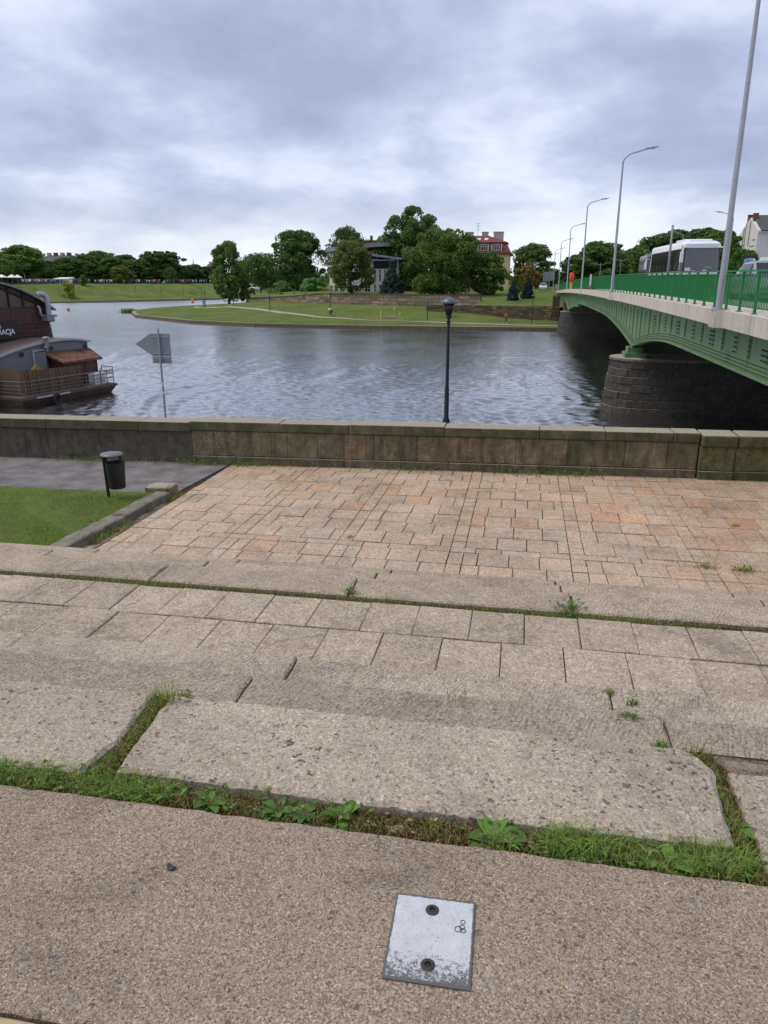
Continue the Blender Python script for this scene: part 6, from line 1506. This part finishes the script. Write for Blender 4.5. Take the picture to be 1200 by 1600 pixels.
for i, (u, vb, vt, lab) in enumerate([(59, 465, 449, 'bank lamp above the silver duct'), (125, 466, 448, 'bank lamp at the olive tree'), (167, 466, 447, 'bank lamp below the middle promenade trees'), (213, 466, 447, 'bank lamp left of the feathery trees'), (252, 466, 448, 'bank lamp below the feathery trees'), (287, 466, 450, 'bank lamp right of the tree on the slope'), (315, 466, 450, 'bank lamp near the island tip tree')]):
    f = u / 330; Y = 234 + 60 * f; b_ = at(u, vb, Y); path_lamp(u, vb, vt, Y, hf(b_.x, Y), lab, 'lamps along the left bank')
for u, vb, vt, Y, r_, lab in [(595, 490, 481, 127, .11, 'tallest of three yellow posts on the island lawn'), (616, 486, 480, 132, .10, 'middle yellow post on the island lawn'), (625, 489.5, 486, 128, .10, 'shortest yellow post on the island lawn')]:
    b_ = at(u, vb, Y); z = hl(b_.x, Y); z1 = z + (vb - vt) / 1210 * 128; q = MB(); q.lathe([(r_, -.1), (r_, z1 - z - .05), (r_ * .7, z1 - z), (0, z1 - z + .02)], 8, (b_.x, Y, z)); tag(q.build('marker_post', M['yellow']), lab, 'post', 'yellow posts on the island lawn')
b_ = at(609, 492, 125.5); z = hl(b_.x, 125.5); q = MB(); q.box(b_.x - 1.1, b_.x + 1.1, 124.9, 126.1, z - .1, z + .10); tag(q.build('chamber_cover', M['asphalt']), 'grey concrete chamber cover in the lawn below the yellow posts', 'cover')
# signal marker and sign on the bridge edge
y = 103.6; z = zd(y); o = empty('signal_marker', (BX0 + .1, y, z), 'red rounded navigation marker above a yellow box at the bridge railing', 'marker')
q = MB(); q.box(BX0 - .02, BX0 + .26, y - .3, y + .3, z, z + .85); q.build('yellow_box', M['yellow'], o); MB().box(BX0 + .28, BX0 + .42, y - .38, y + .38, z, z + .75).build('grille', M['rust'], o)
q = MB(); q.tube([(BX0 + .12, y, z + .85), (BX0 + .14, y, z + .95), (BX0 + .14, y, z + 1.9), (BX0 + .14, y, z + 2.05)], [.2, .30, .30, .16], 12); q.build('red_marker', M['red'], o, smooth=True, auto=50)
y = 71.6; z = zd(y); o = empty('striped_sign', (BX0 + .05, y, z), 'narrow white and red edge marker with a black bracket on the bridge railing', 'sign')
for k in range(4): MB().box(BX0 - .03, BX0 + .12, y - .05, y + .05, z + .33 * k, z + .33 * (k + 1) - .003).build('stripe', M['white'] if k % 2 else M['light_red'] if k == 0 else M['white'], o)
MB().tube([(BX0 + .1, y, z + .4), (BX0 + .1, y - 2.4, z + .4), (BX0 + .1, y - 2.4, z + .05)], .04, 5).tube([(BX0 + .1, y - 2.4, z + .4), (BX0 + .1, y - 2.4, z + .7)], .04, 5).build('bracket', M['rust'], o)
q = MB(); z = zd(40); q.tube([(6.74, 40, z), (6.74, 40, z + 3.3)], .055, 8); tag(q.build('post', M['grey_steel'], smooth=True), 'bare grey post on the bridge footway in front of the coach', 'post')
# traffic signs, double-armed lamps at the far street
for u, vb, vt, w, Y, lab in [(853, 446, 425, 1.5, 175, 'left grey traffic sign seen from behind at the far end of the bridge'), (861, 446, 424, 1.3, 182, 'right grey traffic sign seen from behind at the far end of the bridge')]:
    b_ = at(u, vb, Y); z1 = at(u, vt, Y).z; o = empty('traffic_sign', (b_.x, Y, 5), lab, 'traffic sign', 'traffic signs at the end of the bridge')
    for s_ in (-.45, .45): MB().tube([(b_.x + s_, Y, 4.9), (b_.x + s_, Y, z1)], .05, 6).build('post', M['grey_steel'], o)
    MB().box(b_.x - w / 2, b_.x + w / 2, Y + .05, Y + .1, z1 - 2.0, z1).build('panel', M['sign_back'], o)
def double_lamp(u, Y, vt, label):
    b_ = at(u, 445, Y); z1 = at(u, vt, Y).z; o = empty('double_lamp', (b_.x, Y, 4.9), label, 'street lamp', 'double-armed street lamps beyond the bridge'); x = b_.x
    MB().tube([(x, Y, 4.6), (x, Y, z1)], [.1, .06], 7).build('pole', M['galv'], o)
    for s_ in (-1, 1): MB().tube([(x, Y, z1 - .5), (x + s_ * 1.5, Y, z1 - .05)], .05, 5).build('arm', M['galv'], o); MB().box(x + s_ * 1.75 - .4, x + s_ * 1.75 + .4, Y - .12, Y + .12, z1 - .07, z1 + .06).build('lamp_head', M['grey_steel'], o)
double_lamp(834, 175, 409, 'double-armed lamp in front of the tree left of the bridge end'); double_lamp(936, 190, 411, 'double-armed lamp seen over the middle of the green railing'); double_lamp(967, 165, 404, 'double-armed lamp beside the tall second bridge lamp')

# ================================================================== vehicles (built pointing along -Y, foot at the origin)
def wheel(parent, x, y, r_, w):
    q = MB(); pr_ = [(r_ * .62, -w / 2), (r_ * .96, -w / 2), (r_, -w * .35), (r_, w * .35), (r_ * .96, w / 2), (r_ * .62, w / 2)]
    vs = []; n = 18
    for rr_, xx in pr_:
        for k in range(n): a = 2 * math.pi * k / n; vs.append((x + xx, y + rr_ * math.cos(a), r_ + rr_ * math.sin(a)))
    fs = [(i * n + k, i * n + (k + 1) % n, (i + 1) * n + (k + 1) % n, (i + 1) * n + k) for i in range(5) for k in range(n)]
    wo_ = q.add(vs, fs).build('wheel', M['rubber'], parent)
    q = MB(); q.tube([(x - w * .3, y, r_), (x + w * .3, y, r_)], r_ * .63, 14); q.build('rim', M['galv'], wo_)
def loft(sec, name, m, parent, smooth_=True, auto=35):
    """sections of equal length joined into a skin, ends capped"""
    n = len(sec[0]); vs = [p for s_ in sec for p in s_]; fs = [tuple(range(n))[::-1], tuple(range((len(sec) - 1) * n, len(sec) * n))]
    for i in range(len(sec) - 1):
        for k in range(n): fs.append((i * n + k, i * n + (k + 1) % n, (i + 1) * n + (k + 1) % n, (i + 1) * n + k))
    return MB().add(vs, fs).build(name, m, parent, smooth=smooth_, auto=auto)
def rsec(y, w, z0, z1, r_=.12, top=1.0):
    """rounded rectangular section across the vehicle"""
    p = []
    for cx_, cz, a0 in ((w / 2 - r_, z0 + r_, -90), (w / 2 * top - r_, z1 - r_, 0), (-w / 2 * top + r_, z1 - r_, 90), (-w / 2 + r_, z0 + r_, 180)):
        for a in (0, 30, 60, 90): p.append((cx_ + r_ * math.cos(rad(a0 + a)), y, cz + r_ * math.sin(rad(a0 + a))))
    return p
def make_bus(label, body='bus_white', side='bus_silver', front='bus_white', L=12.6):
    o = empty('coach', (0, 0, 0), label, 'coach'); w = 2.55; H = 3.45
    loft([rsec(1.1, w, .33, 1.32, .1), rsec(L - .1, w, .33, 1.32, .1), rsec(L, w - .1, .4, 1.3, .12)], 'lower_body', M[side], o)
    loft([rsec(1.1, w, 1.30, H, .25, .95), rsec(L - .3, w, 1.30, H, .25, .95), rsec(L, w - .1, 1.32, H - .2, .25, .95)], 'upper_body', M[body], o)
    loft([rsec(.16, w * .95, 2.94, 3.22, .1, .99), rsec(.45, w * .97, 2.93, H - .1, .2, .98), rsec(1.12, w * .975, 2.93, H + .004, .22, .98)], 'cab_roof', M[body], o)
    MB().box(-w / 2 + .05, w / 2 - .05, .1, 1.1, .5, .62).box(-w / 2 + .06, w / 2 - .06, .1, .42, 1.18, 1.34).build('dashboard', M['dashboard'], o)
    for s_ in (-1, 1):
        MB().box(s_ * (w / 2 - .03) - .03, s_ * (w / 2 - .03) + .03, .1, 1.1, .33, 1.36).build('cab_side', M[side], o)
        MB().hexa([(s_ * 1.20 - .05, .0, 1.33), (s_ * 1.20 + .05, .0, 1.33), (s_ * 1.20 + .05, .14, 1.33), (s_ * 1.20 - .05, .14, 1.33), (s_ * 1.14 - .05, .21, 2.97), (s_ * 1.14 + .05, .21, 2.97), (s_ * 1.14 + .05, .35, 2.97), (s_ * 1.14 - .05, .35, 2.97)]).build('pillar', M['black_plastic'], o)
        MB().hexa([(s_ * 1.25 - .01, .16, 1.37), (s_ * 1.25 + .01, .16, 1.37), (s_ * 1.25 + .01, 1.1, 1.37), (s_ * 1.25 - .01, 1.1, 1.37), (s_ * 1.19 - .01, .19, 2.95), (s_ * 1.19 + .01, .19, 2.95), (s_ * 1.19 + .01, 1.1, 2.95), (s_ * 1.19 - .01, 1.1, 2.95)]).build('cab_window', M['screen'], o)
        MB().box(s_ * .55 - .24, s_ * .55 + .24, .42, .9, .62, 1.12).box(s_ * .55 - .24, s_ * .55 + .24, .84, .96, 1.0, 2.0).build('seat', M['navy'], o, bevel=.04)
    loft([rsec(-.03, w * .93, .5, 1.32, .14), rsec(.12, w * .985, .36, 1.36, .14)], 'front_panel', M[front], o)
    for s_ in (-1, 1):
        q = MB(); x = s_ * (w / 2 + .004); xt = s_ * (w / 2 * .968 + .012)
        ye = 1.15
        for k in range(8):
            a, b_ = ye + k * (L - 1.7) / 8, ye + (k + 1) * (L - 1.7) / 8 - .05
            g_ = MB().add([(x, a, 1.40), (x, b_, 1.40), (xt, b_, 2.92), (xt, a, 2.92), (x - s_ * .03, a, 1.40), (x - s_ * .03, b_, 1.40), (xt - s_ * .03, b_, 2.92), (xt - s_ * .03, a, 2.92)], [(0, 1, 2, 3), (7, 6, 5, 4), (0, 4, 5, 1), (1, 5, 6, 2), (2, 6, 7, 3), (3, 7, 4, 0)]); g_.build('side_window', M['glass_dark'], o)
        for y in (2.3, 7.9, 9.2) if L > 12.5 else (2.3, 8.5): wheel(o, s_ * (w / 2 - .17), y, .5, .3)
        MB().box(s_ * .98 - .24, s_ * .98 + .24, -.052, -.03, .72, .98).build('headlight', M['lamp_glass'], o)
        mr = MB(); mr.tube([(s_ * 1.05, .1, 2.98), (s_ * 1.38, -.28, 2.95), (s_ * 1.48, -.40, 2.6)], .05, 6).box(s_ * 1.48 - .11, s_ * 1.48 + .11, -.50, -.32, 1.95, 2.65); mr.build('mirror', M['white'], o, bevel=.03)
    for k in range(2):
        for zz in (1.02, 1.16): MB().box(-w / 2 - .006, -w / 2 - .001, L - 1.5 + .2 * k, L - 1.36 + .2 * k, zz, zz + .10).build('emblem', M['brick'], o)
    # windscreen in a recess with the dashboard behind it
    MB().box(-1.2, 1.2, 1.085, 1.098, 1.30, 2.98).build('bulkhead', M['dashboard'], o)
    q = MB(); q.add([(-1.17, -.02, 1.36), (1.17, -.02, 1.36), (1.10, .20, 2.98), (-1.10, .20, 2.98), (-1.17, -.01, 1.36), (1.17, -.01, 1.36), (1.10, .21, 2.98), (-1.10, .21, 2.98)], [(0, 1, 2, 3), (7, 6, 5, 4), (0, 4, 5, 1), (1, 5, 6, 2), (2, 6, 7, 3), (3, 7, 4, 0)]); q.build('windscreen', M['screen'], o)
    MB().box(-1.08, -.72, -.03, -.021, 1.40, 1.62).build('windscreen_card', M['white'], o); MB().box(-.7, -.42, -.03, -.021, 1.40, 1.46).build('windscreen_card', M['white'], o); MB().box(.1, .4, -.03, -.021, 1.40, 1.47).build('windscreen_card', M['white_box'], o)
    loft([rsec(.9, 1.5, H - .05, H + .02, .03), rsec(1.6, 1.9, H - .05, H + .14, .06), rsec(4.4, 1.9, H - .05, H + .16, .06), rsec(5.2, 1.5, H - .05, H + .02, .03)], 'roof_unit', M[body], o)
    for s_ in (-.7, .7):
        MB().tube([(s_, -.035, 1.42), (s_ * .4 - .1, -.035, 1.55)], .014, 5).build('wiper', M['rubber'], o)
    return o
ca = rad(1.8)
bus = make_bus('white tour coach with grey sides coming over the bridge'); bus.location = (11.97, 58.0, zd(58) - .012); bus.rotation_euler.z = ca
b2 = make_bus('blue-fronted minibus just showing behind the tail of the coach', 'car_dark', 'car_white', 'blue', 6.5); b2.location = (13.3, 84.0, zd(84) - .012)
b2['category'] = 'minibus'; b2.name = 'minibus'
def make_car(label, paint, H=1.5, L=4.5, w=1.8, taxi=False, rails=False, bluesign=False, name='car'):
    o = empty(name, (0, 0, 0), label, 'car', 'cars on the bridge'); hb = H * .60
    loft([rsec(0, w * .86, .30, hb * .72, .1), rsec(.25, w * .97, .22, hb * .84, .13), rsec(1.1, w, .2, hb, .14, .96), rsec(L - 1.0, w, .2, hb * 1.04, .14, .95), rsec(L - .2, w * .95, .24, hb * .98, .14, .94), rsec(L, w * .86, .32, hb * .8, .1)], 'body', M[paint], o)
    loft([rsec(1.0, w * .86, hb - .1, hb + .02, .05, .9), rsec(1.75, w * .90, hb - .1, H - .03, .10, .80), rsec(2.4, w * .91, hb - .1, H, .12, .80), rsec(L - 1.2, w * .90, hb - .1, H - .05, .12, .79), rsec(L - .35, w * .86, hb - .1, hb + .05, .06, .86)], 'cabin', M[paint], o)
    q = MB(); q.add([(-w * .36, 1.02, hb + .04), (w * .36, 1.02, hb + .04), (w * .31, 1.66, H - .09), (-w * .31, 1.66, H - .09), (-w * .36, 1.06, hb + .02), (w * .36, 1.06, hb + .02), (w * .31, 1.70, H - .11), (-w * .31, 1.70, H - .11)], [(0, 1, 2, 3), (7, 6, 5, 4), (0, 4, 5, 1), (1, 5, 6, 2), (2, 6, 7, 3), (3, 7, 4, 0)]); q.build('windscreen', M['glass_dark'], o)
    for s_ in (-1, 1):
        for a, b_ in ((1.7, 2.5), (2.56, L - 1.35)):
            x0, x1 = s_ * (w * .455 + .004), s_ * (w * .37 + .012)
            MB().add([(x0, a - .2, hb + .03), (x0, b_, hb + .03), (x1, b_, H - .13), (x1, a, H - .13), (x0 - s_ * .05, a - .2, hb + .03), (x0 - s_ * .05, b_, hb + .03), (x1 - s_ * .05, b_, H - .13), (x1 - s_ * .05, a, H - .13)], [(0, 1, 2, 3), (7, 6, 5, 4), (0, 4, 5, 1), (1, 5, 6, 2), (2, 6, 7, 3), (3, 7, 4, 0)]).build('side_window', M['glass_dark'], o)
        for y in (.85, L - .9): wheel(o, s_ * (w / 2 - .12), y, .32, .2)
        MB().box(s_ * w * .34 - .16, s_ * w * .34 + .16, -.02, .12, .52, .68).build('headlight', M['lamp_glass'], o); MB().box(s_ * (w / 2 + .1) - .09, s_ * (w / 2 + .1) + .09, 1.35, 1.5, hb, hb + .15).build('mirror', M[paint], o)
        if rails: MB().tube([(s_ * .58, 1.9, H - .02), (s_ * .58, 2.0, H + .06), (s_ * .58, 3.4, H + .05), (s_ * .58, 3.5, H - .04)], .025, 6).build('roof_rail', M['galv'], o)
    if taxi: MB().hexa([(-.28, 2.2, H), (.28, 2.2, H), (.28, 2.36, H), (-.28, 2.36, H), (-.22, 2.23, H + .14), (.22, 2.23, H + .14), (.22, 2.33, H + .14), (-.22, 2.33, H + .14)]).build('roof_sign', M['white'], o)
    return o
c2 = make_car('grey taxi with a white roof sign and roof rails at the right picture edge', 'car_grey', 1.58, 4.6, 1.85, taxi=True, rails=True); c2.location = (9.85, 32.9, zd(33) - .012)
c3 = make_car('white car at the far end of the bridge beside the traffic signs', 'car_white', 1.5); q_ = at(849, 444, 178); c3.location = (q_.x, 178, 5.0)
c4 = make_car('white van-like car parked under the tip tree of the island', 'car_white', 1.9, 4.8, 1.9, name='van'); q_ = at(404, 468, 203); c4.location = (q_.x, 203, hu(q_.x, 203)); c4.rotation_euler.z = rad(70); c4['group'] = 'cars parked on the island'
c5 = make_car('white car glimpsed between the tip tree trunk and the round bush', 'car_white', 1.6, name='car'); q_ = at(371, 470, 206); c5.location = (q_.x, 206, 1.3); c5.rotation_euler.z = rad(80); c5['group'] = 'cars parked on the island'
# blue roof board behind the cars
o = empty('blue_sign', (11.8, 44, zd(44)), 'blue board with white marks standing above the taxi', 'sign'); x = at(1171, 407, 44).x
MB().tube([(x, 44, zd(44)), (x, 44, zd(44) + 1.9)], .04, 6).build('post', M['grey_steel'], o)
q = MB(); zs = zd(44) + 1.72
for s_ in (-.13, .13): q.tube([(x + s_, 43.97, zs), (x + s_, 44.03, zs)], .155, 14)
q.build('disc', M['blue'], o)
MB().box(x - .22, x - .18, 43.955, 43.968, zs - .08, zs + .07).build('mark', M['white'], o); MB().box(x + .10, x + .15, 43.955, 43.968, zs - .06, zs + .06).build('mark', M['white'], o)

# ================================================================== people
def skin(name, chains, m, parent, lev=1):
    """branching tube surface from joint chains [(point, radius) ...]; shared points are merged"""
    bm = bmesh.new(); sl = bm.verts.layers.skin.verify(); idx = {}
    for ch in chains:
        prev = None
        for p, r_ in ch:
            k = tuple(round(c, 4) for c in p)
            if k not in idx:
                v = bm.verts.new(p); v[sl].radius = (r_, r_); v[sl].use_root = not idx; idx[k] = v
            v = idx[k]
            if prev is not None and prev is not v and not bm.edges.get((prev, v)): bm.edges.new((prev, v))
            prev = v
    me = bpy.data.meshes.new(name); bm.to_mesh(me); bm.free(); me.materials.append(m)
    o = link(name, me, parent); a = o.modifiers.new('skin', 'SKIN'); a.use_smooth_shade = True; b_ = o.modifiers.new('sub', 'SUBSURF'); b_.levels = b_.render_levels = lev
    return o
def figure(label, J, top, legs, hair='hair', shoes='black_cloth', loc=(0, 0, 0), rz=0, sleeves=True):
    """J: joints in metres, figure faces -Y"""
    o = empty('person', (0, 0, 0), label, 'person')
    V = lambda k: J[k]
    mid = lambda a, b, f=.5: tuple(x + (y - x) * f for x, y in zip(J[a], J[b]))
    hd = J['head']; nk = J['neck']
    body = [[(J['pelvis'], .105), (mid('pelvis', 'neck', .45), .10), (mid('pelvis', 'neck', .82), .115), (nk, .05), ((nk[0] + (hd[0] - nk[0]) * .55, nk[1] + (hd[1] - nk[1]) * .55, nk[2] + (hd[2] - nk[2]) * .55), .062), (hd, .092), (tuple(h + (h - n) * .55 for h, n in zip(hd, nk)), .06)]]
    for s_ in 'lr':
        body.append([(mid('pelvis', 'neck', .82), .115), (J['sh' + s_], .055), (J['el' + s_], .04), (J['wr' + s_], .028), (J['ha' + s_], .034)])
        body.append([(J['pelvis'], .105), (J['hip' + s_], .085), (J['kn' + s_], .055), (J['an' + s_], .036), (J['toe' + s_], .03)])
    skin('body', body, M['skin'], o)
    g_ = [[(mid('pelvis', 'neck', -.02), .125), (mid('pelvis', 'neck', .4), .125), (mid('pelvis', 'neck', .82), .138), (mid('pelvis', 'neck', .97), .07)]]
    for s_ in 'lr': g_.append([(mid('pelvis', 'neck', .82), .138), (J['sh' + s_], .072), (J['el' + s_], .058), (mid('el' + s_, 'wr' + s_, .85), .045)])
    skin('jacket', g_, M[top], o)
    g_ = []
    for s_ in 'lr': g_.append([(J['pelvis'], .13), (J['hip' + s_], .105), (J['kn' + s_], .073), (mid('kn' + s_, 'an' + s_, .9), .055)])
    skin('trousers', g_, M[legs], o)
    for s_ in 'lr': skin('shoe', [[(J['an' + s_], .045), (mid('an' + s_, 'toe' + s_, .5), .048), (J['toe' + s_], .04)]], M[shoes], o)
    up_ = tuple(h - n for h, n in zip(hd, nk)); L = math.sqrt(sum(c * c for c in up_)); q = MB(); q.lathe([(.102, -.02), (.106, .05), (.085, .11), (.0, .135)], 12, (hd[0], hd[1] + .02, hd[2] + .02)); q.build('hair', M[hair], o, smooth=True)
    for s_ in (-.035, .035): MB().lathe([(.0, -.01), (.011, 0), (.0, .01)], 6, (hd[0] + s_, hd[1] - .088, hd[2] + .01)).build('eye', M['black_cloth'], o)
    q = MB(); q.add([(hd[0] - .014, hd[1] - .085, hd[2] - .04), (hd[0] + .014, hd[1] - .085, hd[2] - .04), (hd[0], hd[1] - .115, hd[2] - .035), (hd[0], hd[1] - .088, hd[2] + .015)], [(0, 1, 2), (0, 2, 3), (2, 1, 3), (0, 3, 1)]).build('nose', M['skin'], o)
    o.location = loc; o.rotation_euler.z = rz; return o
# runner in orange on the island path
b_ = at(790, 505, 117.0); z = hl(b_.x, 117)
figure('runner in an orange top and dark trousers on the island path', dict(pelvis=(0, 0, .95), neck=(0, -.09, 1.48), head=(0, -.13, 1.63), shl=(-.18, -.08, 1.42), shr=(.18, -.07, 1.42), ell=(-.24, .14, 1.20), elr=(.24, -.20, 1.20), wrl=(-.20, -.06, 1.06), wrr=(.16, -.36, 1.32), hal=(-.18, -.13, 1.05), har=(.13, -.42, 1.38),
       hipl=(-.09, 0, .9), hipr=(.09, 0, .9), knl=(-.10, -.30, .60), knr=(.10, .06, .48), anl=(-.10, -.18, .2), anr=(.10, .36, .28), toel=(-.10, -.36, .14), toer=(.10, .40, .12)), 'orange', 'navy', 'hair', 'white', (b_.x, 117, z - .06), rad(65))
# person in blue sitting by the path at the tip
b_ = at(319, 482, 167.0); z = hl(b_.x, 167)
figure('person in blue clothes walking on the path at the island tip', dict(pelvis=(0, 0, .92), neck=(0, -.02, 1.45), head=(0, -.05, 1.62), shl=(-.18, 0, 1.40), shr=(.18, 0, 1.40), ell=(-.25, .06, 1.12), elr=(.25, -.02, 1.12), wrl=(-.22, -.02, .88), wrr=(.24, -.16, .92), hal=(-.21, -.05, .80), har=(.23, -.22, .86),
       hipl=(-.09, 0, .88), hipr=(.09, 0, .88), knl=(-.10, -.14, .50), knr=(.10, .04, .48), anl=(-.10, -.14, .09), anr=(.10, .24, .12), toel=(-.10, -.30, .05), toer=(.10, .14, .05)), 'blue_cloth', 'blue_cloth', 'hair', 'black_cloth', (b_.x, 167, z), rad(20))
# cyclist in white, bicycle a thing of its own
b_ = at(517, 497, 127.0); z = hl(b_.x, 127); ang = rad(-70)
cyc = figure('cyclist in a white top bent over the handlebars on the island path', dict(pelvis=(0, .22, .98), neck=(0, -.16, 1.40), head=(0, -.26, 1.54), shl=(-.18, -.12, 1.35), shr=(.18, -.12, 1.35), ell=(-.24, -.30, 1.15), elr=(.24, -.30, 1.15), wrl=(-.22, -.46, 1.02), wrr=(.22, -.46, 1.02), hal=(-.21, -.52, 1.01), har=(.21, -.52, 1.01),
       hipl=(-.10, .20, .93), hipr=(.10, .20, .93), knl=(-.11, -.16, .74), knr=(.11, -.02, .56), anl=(-.11, .0, .36), anr=(.11, .06, .20), toel=(-.11, -.14, .32), toer=(.11, -.1, .14)), 'white', 'black_cloth', 'hair', 'black_cloth', (b_.x, 127, z + .05), ang)
o = empty('bicycle', (0, 0, 0), 'dark bicycle ridden by the cyclist in white', 'bicycle')
for y in (-.52, .52):
    ring = [(0, y + .33 * math.cos(a), .34 + .33 * math.sin(a)) for a in np.linspace(0, 2 * math.pi, 25)]; wo_ = MB().tube(ring, .02, 6, cap=False).build('wheel', M['rubber'], o)
    q = MB()
    for a in np.linspace(0, math.pi, 7)[:-1]: q.tube([(0, y + .32 * math.cos(a), .34 + .32 * math.sin(a)), (0, y - .32 * math.cos(a), .34 - .32 * math.sin(a))], .004, 4)
    q.build('spokes', M['galv'], wo_)
MB().tube([(0, .52, .34), (0, .05, .30), (0, -.38, .82), (0, .18, .80), (0, .05, .30)], .02, 6).tube([(0, .52, .34), (0, .18, .80)], .016, 6).build('frame', M['black_plastic'], o)
MB().tube([(0, -.52, .34), (0, -.38, .95)], .02, 6).tube([(-.26, -.48, 1.0), (0, -.38, .97), (.26, -.48, 1.0)], .016, 6).build('fork_and_bars', M['black_plastic'], o)
MB().tube([(0, .18, .8), (0, .21, .9)], .016, 6).box(-.07, .07, .08, .34, .89, .93).build('saddle', M['black_plastic'], o); MB().tube([(-.1, .05, .18), (0, .05, .30), (.1, .05, .42)], .012, 5).build('pedal_crank', M['galv'], o)
o.location = (b_.x, 127, z + .05); o.rotation_euler.z = ang
# coach driver behind the windscreen
dp = bus.location + Matrix.Rotation(ca, 3, 'Z') @ Vector((.55, .28, .72))
dr = figure('coach driver in a white shirt behind the windscreen', dict(pelvis=(0, .34, .48), neck=(0, .30, 1.02), head=(0, .26, 1.20), shl=(-.19, .29, .96), shr=(.19, .29, .96), ell=(-.25, .12, .72), elr=(.25, .12, .72), wrl=(-.16, -.10, .80), wrr=(.16, -.10, .80), hal=(-.13, -.16, .82), har=(.13, -.16, .82),
       hipl=(-.1, .30, .46), hipr=(.1, .30, .46), knl=(-.12, -.12, .48), knr=(.12, -.12, .48), anl=(-.12, -.10, .08), anr=(.12, -.10, .08), toel=(-.12, -.2, .04), toer=(.12, -.2, .04)), 'white', 'navy', 'hair', 'black_cloth', tuple(dp), ca)
